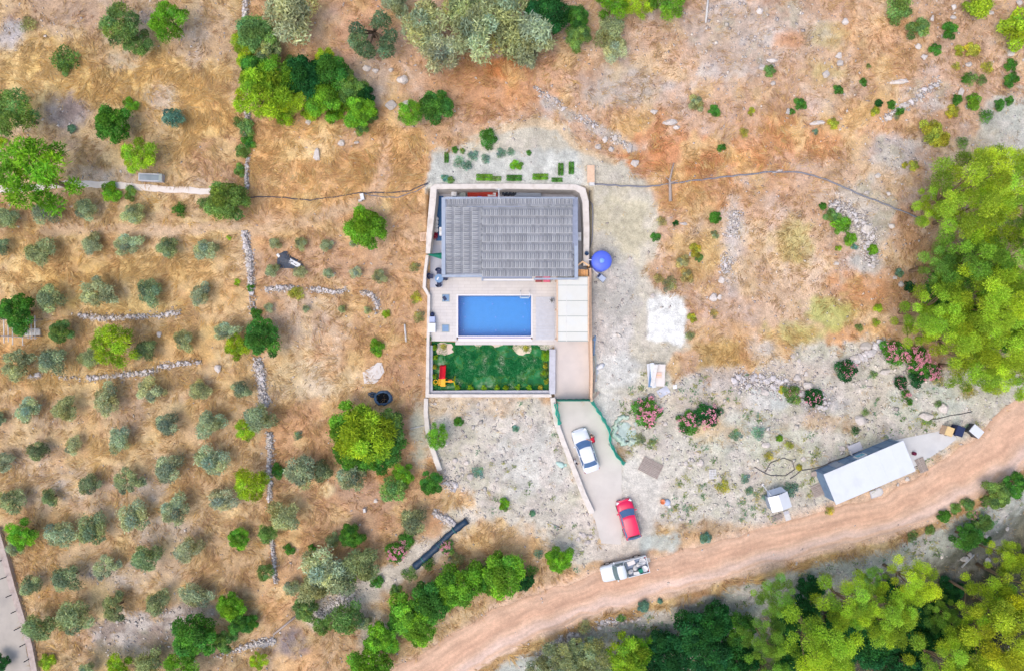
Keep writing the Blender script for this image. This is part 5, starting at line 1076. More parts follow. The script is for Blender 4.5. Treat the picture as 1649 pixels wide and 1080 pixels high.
for k, (py_, r) in enumerate(((352, .14), (358, .15), (363.5, .15), (370, .18))):
    t = thing('white_canister', ['topmost','second','third','largest lowest'][k]+' white canister in the row left of the villa', 'canister', base(702.5-.3*k, py_, 0, .5), 0, 'white canisters in the side trench'); MB().lathe((0,0,0), [(r*1.3,0),(r*1.45,.08),(r*1.45,.42),(r*.9,.5),(r*.4,.52),(r*.4,.6),(0,.6)], 14).build('body', M['white'], t, True); MB().lathe((0,0,.6), [(r*.5,0),(r*.5,.06),(0,.06)], 10).build('cap', M['offwhite'], t)
t = thing('flower_tub', 'dark red potted flowers below the canisters left of the villa', 'plant', base(699.5, 381, 0, .5)); MB().lathe((0,0,0), [(.2,0),(.28,.35),(.22,.34),(0,.3)], 12).build('pot', M['offwhite'], t)
v = crown_np(5, [(0,0,.5,.32),(.1,.2,.5,.22)], 260, .12, .08); o = link('flowers', npmesh('flowers', v[0], v[1], M['leaf'], v[2]), t); o.color = C(170,40,80)
for px_, lab, m_ in ((745, 'grey crate between white unit and rust-red tarp', 'frame_grey'), (774, 'blue box at the lower side of the rust-red tarp', 'tankblue'), (850, 'long blue-grey panel stack behind the roof right of the antenna', 'fascia')):
    t = thing('trench_box', lab, 'box', base(px_, 314 if m_ != 'fascia' else 313, 0, .5)); L_ = 2.6 if m_ == 'fascia' else .6; MB().box((0,0,.25), (L_,.4,.5)).build('body', M[m_], t); MB().box((0,0,.52), (L_*1.02,.42,.04)).build('lid', M[m_], t)
for k, px_ in enumerate((812, 818, 824, 828)):
    t = thing('dark_barrel', f"{['first','second','third','fourth'][k]} dark barrel from left behind the roof beside the antenna", 'barrel', base(px_, 310.5, 0, .8), 0, 'dark barrels behind the roof'); MB().lathe((0,0,0), [(.2,0),(.22,.1),(.23,.4),(.22,.7),(.19,.8),(.17,.77),(0,.77)], 14).build('drum', M['black'], t, True); MB().lathe((.06,0,.77), [(.04,0),(.04,.03),(0,.03)], 8).build('bung', M['frame_grey'], t)
t = thing('antenna_mast', 'thin white mast standing at the back edge of the roof', 'antenna', base(803.5, 325, 2.9, .6)); MB().tube([(0,0,-.4),(0,.35,.4),(0,1.15,1.0)], .035, 6).build('mast', M['white'], t); MB().tube([(-.3,1.1,.98),(.3,1.1,.98)], .025, 5).build('arm', M['white'], t)
t = thing('blue_bucket', 'dark blue bucket on the wall right of the villa', 'bucket', base(944.5, 408.5, 1.7, .2)); MB().lathe((0,0,0), [(.16,0),(.22,.35),(.2,.34),(.14,.05),(0,.05)], 14).build('pail', mat('bucket_blue', C(40,75,120), .5, .1, 4), t, True); MB().tube([(-.21,0,.33),(0,.2,.38),(.21,0,.33)], .012, 5).build('handle', M['frame_grey'], t)
t = thing('lattice_crate', 'pale slatted crate leaning outside the left villa wall', 'crate', G(684, 382), .1)
for k in range(6): MB().box((-.38+.15*k,0,.35), (.09,.85,.04), 0, 0, 1, .25).build('slat', M['palewood'], t)
for y in (-.35, .35): MB().box((0,y,.32+.25*y), (.9,.07,.05)).build('rail', M['palewood'], t)
# water tank
g = G(968, 421, 0.0); g = G(970, 423) ; wt = thing('water_tank', 'round blue plastic water tank right of the villa', 'water tank', G(966, 422.5))
MB().lathe((0,0,0), [(.98,-.1),(1.0,.05),(1.0,.4),(.98,.45),(1.0,.5),(1.0,.95),(.98,1.0),(1.0,1.05),(1.0,1.4),(.9,1.52),(.45,1.62),(.24,1.64)], 36).build('shell', M['tankblue'], wt, True); MB().lathe((0,0,1.63), [(.24,0),(.24,.07),(.2,.1),(0,.11)], 20).build('lid', M['tanklid'], wt, True); MB().tube([(-.95,.1,1.2),(-1.25,.12,1.2),(-1.3,.12,.2)], .05, 6).build('pipe', M['white'], wt)
t = thing('pump_housing', 'small pale blue pump box tilted below the water tank', 'box', G(968, 448), -.7); MB().box((0,0,.22), (.85,.55,.44), tap=.9).build('casing', mat('pale_blue_box', C(188,202,226), .5, .08, 3), t); MB().box((-.35,0,.5), (.22,.4,.12)).build('motor', M['navy'], t); MB().tube([(-.4,0,.5),(-1.3,.05,.7)], .045, 6).build('pipe', M['white'], t)

# ------------------------------------------------------------------ vehicles (x forward, y left)
def loft(stations, nside=6):
    rows = []
    for x, wd, zb, zt, rnd_ in stations:
        r = [(x,-wd*.90,zb),(x,-wd*.985,zb+.12),(x,-wd,zb+(zt-zb)*.55),(x,-wd*.975,zt-rnd_),(x,-wd*.90,zt-rnd_*.25),(x,-wd*.55,zt+.012),(x,0,zt+.025)]
        rows.append(r+[(q[0], -q[1], q[2]) for q in r[-2::-1]])
    return rows
def body_mesh(st):
    b = MB(); R = loft(st); b.grid(R); n = len(R[0]); b.f.append(tuple(range(n))); b.f.append(tuple(len(b.v)-1-i for i in range(n))); b.m += [0, 0]
    b.grid([[(r[0][0], r[0][1], r[0][2]) for r in R], [(r[-1][0], r[-1][1], r[-1][2]) for r in R]]); return b
def greenhouse(car, pm, gm, xf0, xf1, xr1, xr0, zb, zr, wb, wr, zbr=None, bulge=.12, nside=2):
    ts_ = np.linspace(-1, 1, 9); zbr = zbr or zb
    def row(x, z, wd, bl, cr): return [(x+bl*(1-t*t), wd*t, z+cr*(1-t*t)) for t in ts_]
    R = [row(xf0, zb, wb, bulge, .01), row(xf1, zr-.03, wr, bulge*.7, .035), row(xf1-.25, zr, wr*1.0, .05, .05), row((xf1+xr1)/2, zr+.015, wr*1.01, 0, .05), row(xr1+.15, zr-.01, wr*.98, -.03, .05), row(xr1, zr-.04, wr*.96, -.05, .035), row(xr0, zbr, wb*.93, -.08, .01)]
    b = MB(); b.grid([r[::-1] for r in R])
    for s_ in (0, -1):
        edge = [r[s_] for r in R]; low = [(min(xf0, max(xr0, e[0])), math.copysign(wb, e[1]), zb-.02) for e in edge]
        b.grid([edge, low] if s_ else [low, edge])
    b.build('cabin', pm, car, True)
    def pane(name, r0, r1, c0, c1, off):
        A, B_ = R[r0], R[r1]; n = 6; rows = []
        for f in (.06, .5, .95): rows.append([Vector(A[j]).lerp(Vector(B_[j]), f)+Vector(off) for j in range(c0, c1+1)])
        MB().grid([q[::-1] for q in rows]).build(name, gm, car, True)
    pane('windscreen', 0, 1, 0, 8, (.012, 0, .012)); pane('rear_window', 5, 6, 0, 8, (-.012, 0, .012))
    for s_ in (-1, 1):
        ei = 0 if s_ < 0 else 8
        fr_ = [Vector(R[0][ei]), Vector(R[1][ei]), Vector(R[3][ei]), Vector(R[5][ei]), Vector(R[6][ei])]
        seg = [(.06, .47), (.53, .94)] if nside == 2 else [(.1, .9)]
        for a_, c_ in seg:
            top = []; bot = []
            for f in np.linspace(a_, c_, 5):
                xx = xf0+(xr0-xf0)*f; tx = xf1-.05+(xr1-xf1+.1)*f
                top.append(Vector((xx*.25+tx*.75, s_*(wr*.94+wb*.06+.012), zr-.10))); bot.append(Vector((xx*.93+tx*.07, s_*(wb+.012), zb+.03)))
            MB().grid([top, bot] if s_ > 0 else [bot, top]).build('side_window', gm, car)
def wheels(car, xa, xb, yw, r=.32):
    for x in (xa, xb):
        for s_ in (-1, 1):
            wv = MB(); wv.tube([(x, s_*(yw-.1), r), (x, s_*(yw-.09), r), (x, s_*(yw+.09), r), (x, s_*(yw+.1), r)], [r*.8, r, r, r*.8], 20)
            o = wv.build('wheel', M['tyre'], car, True); MB().tube([(x, s_*(yw+.1), r), (x, s_*(yw+.115), r)], [r*.62, r*.5], 14).build('rim', M['rim'], o)
def fittings(car, L2, wd, z, pm, mirx, zb=.62):
    for s_ in (-1, 1):
        MB().box((L2-.16, s_*(wd*.72), z), (.3, .34, .12), s_*-.35, tap=.8).build('headlight', M['lamp_clear'], car)
        MB().box((-L2+.08, s_*(wd*.80), z+.12), (.16, .26, .16), s_*.3, tap=.85).build('tail_light', M['lamp_red'], car)
        MB().box((mirx, s_*(wd+.1), .95), (.14, .2, .13), tap=.8).build('mirror', pm, car)
        for x in (mirx-.75, mirx-1.6): MB().box((x, s_*(wd+.005), .76), (.16, .03, .03)).build('door_handle', M['trim'], car)
    MB().box((L2-.02, 0, .36), (.12, wd*1.6, .18), tap=.9).build('bumper', M['trim'], car); MB().box((-L2+.02, 0, .38), (.12, wd*1.6, .18), tap=.9).build('bumper', M['trim'], car)
    MB().box((L2+.045, 0, .45), (.02, .5, .11)).build('number_plate', M['white'], car)
def heading(dx, dy): return math.atan2(-dy, dx)
c = thing('saloon_car', 'white saloon car parked on the driveway below the green gate', 'car', G(941.5, 723), heading(-23, -68))
pm = M['car_white']
body_mesh([(-2.2,.66,.34,.80,.1),(-2.12,.78,.24,.92,.12),(-1.8,.83,.2,.97,.1),(-1.2,.85,.2,.96,.09),(0,.86,.2,.94,.08),(.9,.855,.2,.92,.09),(1.5,.84,.2,.86,.12),(1.95,.79,.22,.76,.14),(2.14,.68,.28,.66,.12),(2.22,.5,.34,.56,.08)]).build('body', pm, c, True)
greenhouse(c, pm, M['carglass'], .98, .32, -1.02, -1.62, .92, 1.42, .76, .58); wheels(c, 1.32, -1.32, .76); fittings(c, 2.14, .84, .68, pm, .72)
MB().box((1.3,0,.895), (.5,.02,.01)).build('hood_crease', pm, c)
c = thing('hatchback_car', 'bright red hatchback parked lower on the driveway', 'car', G(1010.5, 832.5), heading(-17, -60))
pm = M['car_red']
body_mesh([(-2.02,.64,.36,.84,.1),(-1.96,.78,.26,.98,.1),(-1.6,.83,.2,1.0,.09),(-.8,.85,.2,.98,.08),(.3,.855,.2,.96,.08),(1.0,.85,.2,.95,.1),(1.5,.83,.2,.9,.13),(1.85,.77,.24,.8,.15),(2.0,.64,.3,.68,.1)]).build('body', pm, c, True)
greenhouse(c, pm, M['carglass'], 1.02, .46, -1.52, -1.92, .96, 1.55, .78, .62, bulge=.14); wheels(c, 1.25, -1.25, .77, .33); fittings(c, 1.95, .84, .74, pm, .82)
MB().box((-1.55,0,1.57), (.16,1.0,.03)).build('roof_spoiler', M['trim'], c)
# pickup
c = thing('pickup_truck', 'pale pickup with a loaded bed on the edge of the dirt road', 'pickup', G(1004, 911.5), heading(-74, 19)); pm = M['car_pick']
body_mesh([(-.12,.83,.4,.98,.08),(.4,.84,.32,.98,.08),(.9,.84,.32,.97,.09),(1.5,.83,.32,.95,.1),(2.1,.81,.34,.92,.1),(2.34,.76,.38,.86,.1),(2.42,.62,.42,.74,.06)]).build('body', pm, c, True)
greenhouse(c, pm, M['carglass_green'], 1.16, .72, .02, -.1, .97, 1.55, .78, .66, bulge=.1, nside=1)
MB().box((-1.22,0,.66), (2.2,1.62,.06)).build('bed_floor', mat('bed_floor', C(150,165,190), .6, .15, 3), c)
for s_ in (-1, 1): MB().box((-1.22, s_*.82, .86), (2.2,.06,.42)).build('bed_side', pm, c)
MB().box((-2.34,0,.86), (.06,1.7,.42)).build('tailgate', pm, c); MB().box((-.15,0,.9), (.05,1.58,.46)).build('headboard', M['frame_grey'], c)
MB().box((-.6,0,.42), (3.4,.9,.2)).build('chassis', M['trim'], c)
wheels(c, 1.55, -1.45, .74, .36); fittings(c, 2.34, .8, .7, pm, .92)
cm = Matrix.Translation(c.location) @ Matrix.Rotation(c.rotation_euler[2], 4, 'Z')
def load(nm, lab, cat, x, y, rz=0, z=.70):
    p = cm @ Vector((x, y, z)); return thing(nm, lab, cat, p, c.rotation_euler[2]+rz)
CARGO = [('white_sack','white bulging sack behind the pickup cab','sack',-.5,.35,.3,'sack'),('white_sack','grey-white sack in the middle of the pickup bed','sack',-1.05,.1,1.2,'sack'),('cardboard_box','pale cardboard box at the upper side of the pickup bed','box',-.75,-.55,.1,'box'),
 ('white_basin','round white basin at the upper tail of the pickup bed','basin',-1.9,-.42,0,'basin'),('white_bucket','white round tub at the lower tail of the pickup bed','tub',-1.95,.38,0,'basin'),('green_crate','dark teal crate in the lower pickup bed','crate',-1.5,.45,.1,'teal'),('foam_board','pale foam board along the lower side of the pickup bed','board',-1.05,.6,-.1,'board'),('paper_bag','small white bag between the tubs in the pickup bed','bag',-1.45,-.15,.5,'sack')]
for nm, lab, cat, x, y, rz, sh in CARGO:
    t = load(nm, lab, cat, x, y, rz)
    if sh == 'sack':
        v = []; b = MB(); b.lathe((0,0,0), [(.16,0),(.25,.1),(.26,.22),(.17,.34),(.06,.4),(.08,.46),(0,.45)], 12); b.v = [(q[0]*1.25*(1+.1*math.sin(7*q[1]*4)), q[1]*.85, q[2]) for q in b.v]; b.build('cloth', M['offwhite'], t, True); MB().tube([(.06*math.cos(a), .05*math.sin(a), .4) for a in np.linspace(0, 6.28, 9)], .015, 5).build('tie', M['timber'], t)
    elif sh == 'basin': MB().lathe((0,0,0), [(.2,0),(.3,.3),(.32,.32),(.28,.3),(.18,.06),(0,.06)], 18).build('bowl', M['white'], t, True); MB().tube([(.31*math.cos(a), .31*math.sin(a), .32) for a in np.linspace(0, 6.28, 19)], .02, 5).build('rim', M['offwhite'], t)
    else:
        d = {'box': (.75,.4,.4), 'teal': (.4,.36,.42), 'board': (.62,.3,.35)}[sh]; m_ = {'box': M['sheet'], 'teal': M['green_dark'], 'board': M['offwhite']}[sh]
        MB().box((0,0,d[2]/2), d).build('body', m_, t); MB().box((0,0,d[2]+.01), (d[0]*1.03,d[1]*1.03,.03)).build('lid', m_, t)
for k in range(4):
    t = load('pale_pole', f"{['topmost','second','third','lowest'][k]} pale pole sticking out over the pickup tailgate", 'pole', -2.2, -.6+.16*k, .12*(k-1), .98); MB().tube([(.5,0,-.05),(-.45,0,.06)], .03, 6).build('shaft', M['offwhite'], t); MB().tube([(-.45,0,.06),(-.5,0,.065)], .036, 6).build('end_cap', M['frame_grey'], t)

# ------------------------------------------------------------------ people (one continuous skin body each)
def skinbody(name, joints, edges, m, parent):
    me = bpy.data.meshes.new(name); me.from_pydata([j[0] for j in joints], edges, []); o = bpy.data.objects.new(name, me); COL.objects.link(o)
    sk = o.modifiers.new('skin', 'SKIN'); sk.use_smooth_shade = True; sv = me.skin_vertices[0].data if me.skin_vertices else None
    if sv is None: me.skin_vertices.new(); sv = me.skin_vertices[0].data
    for i, j in enumerate(joints): sv[i].radius = j[1]; sv[i].use_root = (i == 0)
    o.modifiers.new('sub', 'SUBSURF').levels = 1; o.modifiers['sub'].render_levels = 1
    bpy.context.view_layer.update(); ev = o.evaluated_get(bpy.context.evaluated_depsgraph_get()); nm_ = bpy.data.meshes.new_from_object(ev)
    bpy.data.objects.remove(o); nm_.materials.clear()
    for q in m: nm_.materials.append(q)
    return link(name, nm_, parent)
SKIN = mat('skin', C(215,160,130), .55, .05, 8)
def person(label, loc, rz, pelvis, chest, neck, head, hands, elbows, knees, feet, shirt, trousers, hair):
    t = thing('person', label, 'person', loc, rz); v = Vector; J = []; E_ = []
    def add(p, r, par=None):
        J.append((tuple(p), (r, r) if not hasattr(r, '__len__') else r)); i = len(J)-1
        if par is not None: E_.append((par, i))
        return i
    p0 = add(pelvis, (.15,.12)); c1 = add(v(pelvis).lerp(v(chest), .5), (.135,.11), p0); c2 = add(chest, (.165,.12), c1); nk = add(neck, .055, c2)
    hd = v(head); up = (hd-v(neck)).normalized(); add(v(neck).lerp(hd, .45), .07, nk); h1 = add(hd, .095, len(J)-1); add(hd+up*.09, .075, h1)
    ax = (v(hands[0])-v(hands[1])); side_ = v(chest)-v(pelvis); lat = side_.cross(v(feet[0])-v(pelvis)); lat = v((1,0,0))
    for s_, k in ((1,0), (-1,1)):
        sh = add(v(chest)+lat*.17*s_+(v(neck)-v(chest))*.35, .065, c2); el_ = add(elbows[k], .047, sh); wr_ = add(hands[k], .034, el_)
        fw = (v(hands[k])-v(elbows[k])).normalized(); pl = add(v(hands[k])+fw*.06, (.04,.022), wr_)
        nrm = v((0,0,1)); sd2 = fw.cross(nrm).normalized() if fw.cross(nrm).length > .1 else v((1,0,0))
        for q in range(4): f1 = add(v(hands[k])+fw*.11+sd2*(q-1.5)*.022, .0095, pl); add(v(hands[k])+fw*(.165+.015*(q in (1,2)))+sd2*(q-1.5)*.025-nrm*.015, .008, f1)
        th = add(v(hands[k])+fw*.06+sd2*.045*s_, .011, pl); add(v(hands[k])+fw*.1+sd2*.07*s_, .009, th)
        hp = add(v(pelvis)+lat*.09*s_-v((0,0,.06)), .095, p0); kn = add(knees[k], .06, hp); an = add(feet[k], .042, kn); add(v(feet[k])+v((0,.13,-.03)), (.045,.03), an)
    ob = skinbody('body', J, E_, [SKIN, shirt, trousers, M['trim']], t); me = ob.data
    ch, pe = v(chest), v(pelvis); knz = (knees[0][2]+knees[1][2])/2
    cen = [p.center for p in me.polygons]; mi = []
    ax = (ch-pe).normalized()
    for q in cen:
        d = (q-pe).dot(ax); near_head = (q-hd).length < .2; arm = min((q-v(hands[0])).length, (q-v(hands[1])).length)
        if near_head or arm < .30: mi.append(0)
        elif q.z < .09: mi.append(3)
        elif d > .02 and q.z > pe.z-.12: mi.append(1)
        else: mi.append(2)
    me.polygons.foreach_set('material_index', mi)
    hb = MB(); hb.lathe((0,0,0), [(.112,-.02),(.115,.04),(.10,.1),(.06,.135),(0,.145)], 14); R = v((0,0,1)).rotation_difference((up+v((0,-.45,0))).normalized()).to_matrix(); hb.v = [tuple(hd+R @ v(q)) for q in hb.v]; hb.build('hair', mat('hair', hair, .7, .2, 20), t, True)
    fw = v((0,1,0))-up*up.y; fw = fw.normalized() if fw.length > .2 else v((0,.6,-.8)); sdv = up.cross(fw).normalized()
    MB().tube([hd+fw*.085-up*.0, hd+fw*.125-up*.02], [.018,.014], 6).build('nose', SKIN, t, True)
    for s_ in (-1, 1):
        MB().lathe((0,0,0), [(.014,-.01),(.014,0),(0,.006)], 8).build('eye', M['trim'], t).location = hd+fw*.09+sdv*.036*s_+up*.02
        MB().tube([hd+sdv*.095*s_, hd+sdv*.115*s_-fw*.01], [.02,.028], 6).build('ear', SKIN, t, True)
    MB().box((0,0,0), (.045,.012,.012)).build('mouth', mat('lips', C(180,95,90), .5, .05, 9), t).location = hd+fw*.092-up*.05
    return t
redshirt = mat('red_shirt', C(205,30,60), .85, .12, 8); whiteshirt = mat('white_shirt', C(238,236,238), .85, .06, 8); dk = mat('dark_trousers', C(58,62,78), .85, .15, 8); bl = mat('blue_trousers', C(96,100,125), .85, .15, 8)
# bending over the bonnet of the white car, facing up the drive
p = G(954.5, 709); person('person in a red top bending over the bonnet of the white car', p, math.radians(20), (0,0,.93), (-.02,.40,1.16), (-.02,.56,1.22), (-.02,.72,1.2), [(.06,.78,.9),(-.48,.45,.98)], [(.22,.58,.95),(-.32,.32,1.0)], [(.13,.12,.5),(-.10,-.02,.5)], [(.16,-.12,.06),(-.12,-.22,.06)], redshirt, dk, (.03,.025,.025,1))
p = G(925, 741); person('person in white beside the driveway wall left of the white car', p, math.radians(-70), (0,0,.92), (0,.02,1.34), (0,.03,1.52), (0,.06,1.66), [(.26,.24,.86),(-.28,.1,.84)], [(.27,.02,1.1),(-.27,-.03,1.1)], [(.09,.05,.5),(-.09,.0,.5)], [(.1,.0,.06),(-.11,-.06,.06)], whiteshirt, bl, (.035,.03,.035,1))
# ------------------------------------------------------------------ sheds on the road side
ZS = 2.35
def roof4(pts, z): return [W(p[0], p[1], z) for p in pts]
zg = G(1400, 765).z
A, B_, Cc, D = [W(p[0], p[1], ZS+zg) for p in ((1324,763.5),(1452,709),(1476,756),(1347,812))]
cen = (A+B_+Cc+D)/4; ex = (B_-A).normalized(); ey = Vector((-ex.y, ex.x, 0)); Ls = (B_-A).length; Ws = (D-A).length; rz = math.atan2(ex.y, ex.x)
sh = thing('long_shed', 'long shed with a plain white roof beside the dirt road', 'shed', (cen.x, cen.y, zg), rz)
MB().box((0,0,ZS/2-.1), (Ls-.25, Ws-.3, ZS+.1)).build('wall', M['shedwall'], sh)
b = MB(); b.prism([(-Ls/2,-Ws/2),(Ls/2,-Ws/2),(Ls/2,Ws/2),(-Ls/2,Ws/2)], [ZS-.04,ZS-.04,ZS+.08,ZS+.08], [ZS+.03,ZS+.03,ZS+.15,ZS+.15]); rf = b.build('roof', M['shedroof'], sh)
for k in range(5): MB().box((-Ls/2+Ls*(k+1)/6,0,ZS+.095), (.05,Ws*.99,.022), 0, 0, 1, .036).build('roof_seam', M['shedroof'], rf)
for k in range(6): MB().box((-Ls/2+.5+k*(Ls-1)/5, Ws/2-.13, ZS/2), (.06,.05,ZS)).build('batten', mat('batten', C(110,138,172), .6, .1, 3), sh)
wn = MB().box((.15,Ws/2-.1,1.5), (1.05,.12,.95)).build('window', M['white'], sh); MB().box((.15,Ws/2-.03,1.5), (.75,.03,.65)).build('pane', M['teal'], wn)
dr = MB().box((-2.2,Ws/2-.12,1.0), (.9,.08,2.0)).build('door', M['fascia'], sh); MB().box((-1.85,Ws/2-.05,1.0), (.05,.05,.14)).build('handle', M['trim'], dr)
t = thing('door_slab', 'grey concrete slab behind the long shed', 'slab', G(1376, 720), rz); MB().box((0,0,.08), (1.35,.85,.2)).build('body', M['grey_wall'], t); MB().box((-.72,-.2,.3), (.06,.5,.5)).build('side_post', M['offwhite'], t)
t = thing('step_slab', 'round-ended pale slab at the road side of the long shed', 'slab', G(1411, 793), rz); MB().prism([(-.7,-.3),(.3,-.4),(.65,-.2),(.68,.2),(.4,.42),(-.6,.4)], -.1, .12).build('body', M['grey_wall'], t); MB().prism([(-.6,-.24),(.28,-.32),(.55,-.15),(.58,.15),(.36,.34),(-.52,.33)], .12, .14).build('top', M['offwhite'], t)
def pallet(px, py, rz_, L_, w_, n, lab, m_='timber', z=0.0, nm='wooden_pallet'):
    t = thing(nm, lab, 'pallet', G(px, py)+Vector((0,0,z)), rz_)
    for k in range(n): MB().box((0,-w_/2+w_*(k+.5)/n,.15+U(0,.015)), (L_*U(.97,1.0), w_/n*.72, .03), U(-.015,.015)).build('board', M[m_], t)
    for x in (-L_/2+.1, 0, L_/2-.1): MB().box((x,0,.07), (.1,w_,.13)).build('bearer', M[m_], t)
pallet(1317, 788, rz, 1.3, 1.25, 7, 'tan wooden pallet at the left end of the long shed'); pallet(1483, 748, rz+1.57, 1.5, .9, 6, 'grey pallet at the right end of the long shed'); pallet(1250.5, 832, rz, 1.2, .55, 4, 'weathered slatted step below the small white hut')
pallet(1047.5, 752, -.46, 2.2, 1.55, 10, 'big grey wooden pallet beside the driveway'); pallet(1147, 762.5, .05, .75, 1.0, 6, 'small whitish pallet on the stony ground', 'offwhite')
t = thing('red_canister', 'dark red canister at the right end of the long shed', 'canister', G(1470, 729)); MB().lathe((0,0,0), [(.16,0),(.18,.05),(.18,.4),(.1,.5),(0,.52)], 14).build('body', mat('dark_red', C(130,40,75), .5, .1, 4), t, True); MB().tube([(-.1,0,.5),(0,0,.58),(.1,0,.5)], .015, 5).build('handle', M['trim'], t)
t = thing('white_post', 'leaning white post at the left end of the long shed', 'post', G(1316, 762)); MB().tube([(0,0,0),(.12,.15,1.5)], .05, 6).build('shaft', M['white'], t); MB().box((0,0,.04), (.25,.25,.08)).build('foot', M['offwhite'], t)
t = thing('leaning_board', 'brownish board leaning at the upper left of the long shed', 'board', G(1309, 761), .2); MB().box((0,0,.3), (.6,.55,.05), 0, 0, 1, .5).build('sheet', M['timber'], t); MB().box((0,-.28,.12), (.5,.05,.24)).build('prop', M['timber'], t)
# small hut with two-pitch roof
zg2 = G(1252, 806).z; hz1 = 1.5
P1, P2, P3, P4 = [W(p[0], p[1], zg2+hz1) for p in ((1236,803),(1268,793),(1276,814),(1246,824))]; c2 = (P1+P2+P3+P4)/4; ex = (P2-P1).normalized(); L2 = (P2-P1).length; W2 = (P4-P1).length; rz2 = math.atan2(ex.y, ex.x)
hut = thing('small_hut', 'small white hut with folded metal roof at the roadside', 'hut', (c2.x, c2.y, zg2), rz2)
MB().box((0,.05,.62), (L2-.15, W2-.1, 1.5)).build('wall', M['fascia'], hut)
b = MB(); b.add([(-L2/2,-W2/2-.05,hz1-.1),(0,-W2/2-.05,hz1+.2),(0,W2/2+.1,hz1+.2),(-L2/2,W2/2+.1,hz1-.1)], [(0,1,2,3)]); o = b.build('roof_panel', M['white'], hut); o.modifiers.new('t', 'SOLIDIFY').thickness = .04
b = MB(); b.add([(.02,-W2/2-.05,hz1+.2),(L2/2,-W2/2-.05,hz1-.1),(L2/2,W2/2+.1,hz1-.1),(.02,W2/2+.1,hz1+.2)], [(0,1,2,3)]); o = b.build('roof_panel', M['shedroof'], hut); o.modifiers.new('t', 'SOLIDIFY').thickness = .04
b = MB(); b.add([(-L2/2+.05,W2/2+.12,hz1-.12),(L2/2-.05,W2/2+.12,hz1-.12),(L2/2-.35,W2/2+.62,hz1-.5),(-L2/2+.25,W2/2+.62,hz1-.5)], [(0,1,2,3)]); o = b.build('awning', M['fascia'], hut); o.modifiers.new('t', 'SOLIDIFY').thickness = .03
MB().box((0,-W2/2,.55), (.6,.05,1.1)).build('door', M['shedwall'], hut)
t = thing('white_post', 'leaning white post at the upper left of the small hut', 'post', G(1228, 780)); MB().tube([(0,0,0),(.35,-.75,1.3)], .05, 6).build('shaft', M['white'], t); MB().box((0,0,.04), (.25,.25,.08)).build('foot', M['offwhite'], t)
t = thing('pale_slab', 'small pale slab below the small white hut', 'slab', G(1267, 829), rz2); MB().box((0,0,.04), (.55,1.0,.16)).build('body', M['offwhite'], t); MB().box((0,.3,.13), (.5,.3,.03)).build('edge', M['grey_wall'], t)
# bins by the road
def bin_(px, py, rz_, d, m_, lab, lid):
    t = thing('waste_bin', lab, 'bin', G(px, py), rz_, 'bins beside the dirt road'); MB().box((0,0,d[2]/2), d, tap=1.06).build('body', M[m_[0]], t); MB().box((0,0,d[2]+.03), (d[0]*1.1, d[1]*1.08, .06), tap=.95).build('lid', M[m_[1]], t)
    for x in (-.4, .4): MB().tube([(x*d[0]*.9, -d[1]*.5, .1), (x*d[0]*.9, -d[1]*.56, .1)], .1, 10).build('wheel', M['tyre'], t)
bin_(1520, 692, -.35, (.72,.85,.9), ('palewood','tan'), 'tan topped box, leftmost of three by the road bend', 0); bin_(1535.5, 691.5, -.35, (.75,.95,1.0), ('navy','navy'), 'dark blue bin, middle of three by the road bend', 0); bin_(1563, 692, -.7, (1.15,.85,.9), ('black','shedroof'), 'grey bin with pale lid, rightmost of three by the road bend', 0)
# junk heap
t = thing('junk_table', 'pale board table under a heap of white panels', 'table', G(1058, 603), -.05); MB().box((0,0,.6), (1.35,2.2,.06)).build('top', M['sheet'], t)
for x in (-.6, .6):
    for y in (-1.0, 1.0): MB().box((x,y,.28), (.08,.08,.58)).build('leg', M['timber'], t)
for k, (dx, a, ln, m_) in enumerate(((-13,.12,2.3,'white'),(-10,-.08,2.4,'bluegrey'),(-8,.1,2.5,'shedroof'),(-6.5,-.18,2.2,'offwhite'))):
    p = G(1057+dx, 603); t = thing('loose_panel', f"{['white','blue-grey','glossy white','cream'][k]} long panel, {['first','second','third','fourth'][k]} from left on the junk heap", 'panel', p+Vector((0,0,.2)), a); MB().box((0,0,.35+.1*k), (.4,ln,.04), 0, 0, 1, .1, .35-.2*k).build('sheet', M[m_], t); MB().box((0,ln/2-.05,.4+.1*k), (.36,.05,.05)).build('edge_strip', M['frame_grey'], t)
t = thing('pink_carton', 'flat pink carton on the junk heap table', 'box', G(1057, 602.5)+Vector((0,0,.64)), -.05); MB().box((0,0,.05), (.75,.55,.1)).build('body', mat('pale_pink', C(244,206,190), .7, .05, 3), t); MB().box((0,0,.11), (.72,.08,.012)).build('tape', M['tan'], t)
t = thing('white_board', 'small square white board right of the junk heap', 'board', G(1086.5, 622), 0); MB().box((0,0,.08), (.38,.42,.06)).build('sheet', M['white'], t); MB().box((0,0,.03), (.3,.34,.06)).build('backing', M['timber'], t)
t = thing('grey_sheet', 'crumpled grey-lilac sheet below the junk heap', 'sheet', G(1068, 630), .5); b = MB().grid([[(x, y, .08+.06*math.sin(x*5+y*7)) for x in np.linspace(-.6,.6,8)] for y in np.linspace(-.4,.4,6)]); b.build('cloth', mat('lilac_sheet', C(206,210,224), .7, .06, 3), t, True); MB().box((.3,-.2,.04), (.2,.14,.08)).build('weight_stone', M['stone'], t)
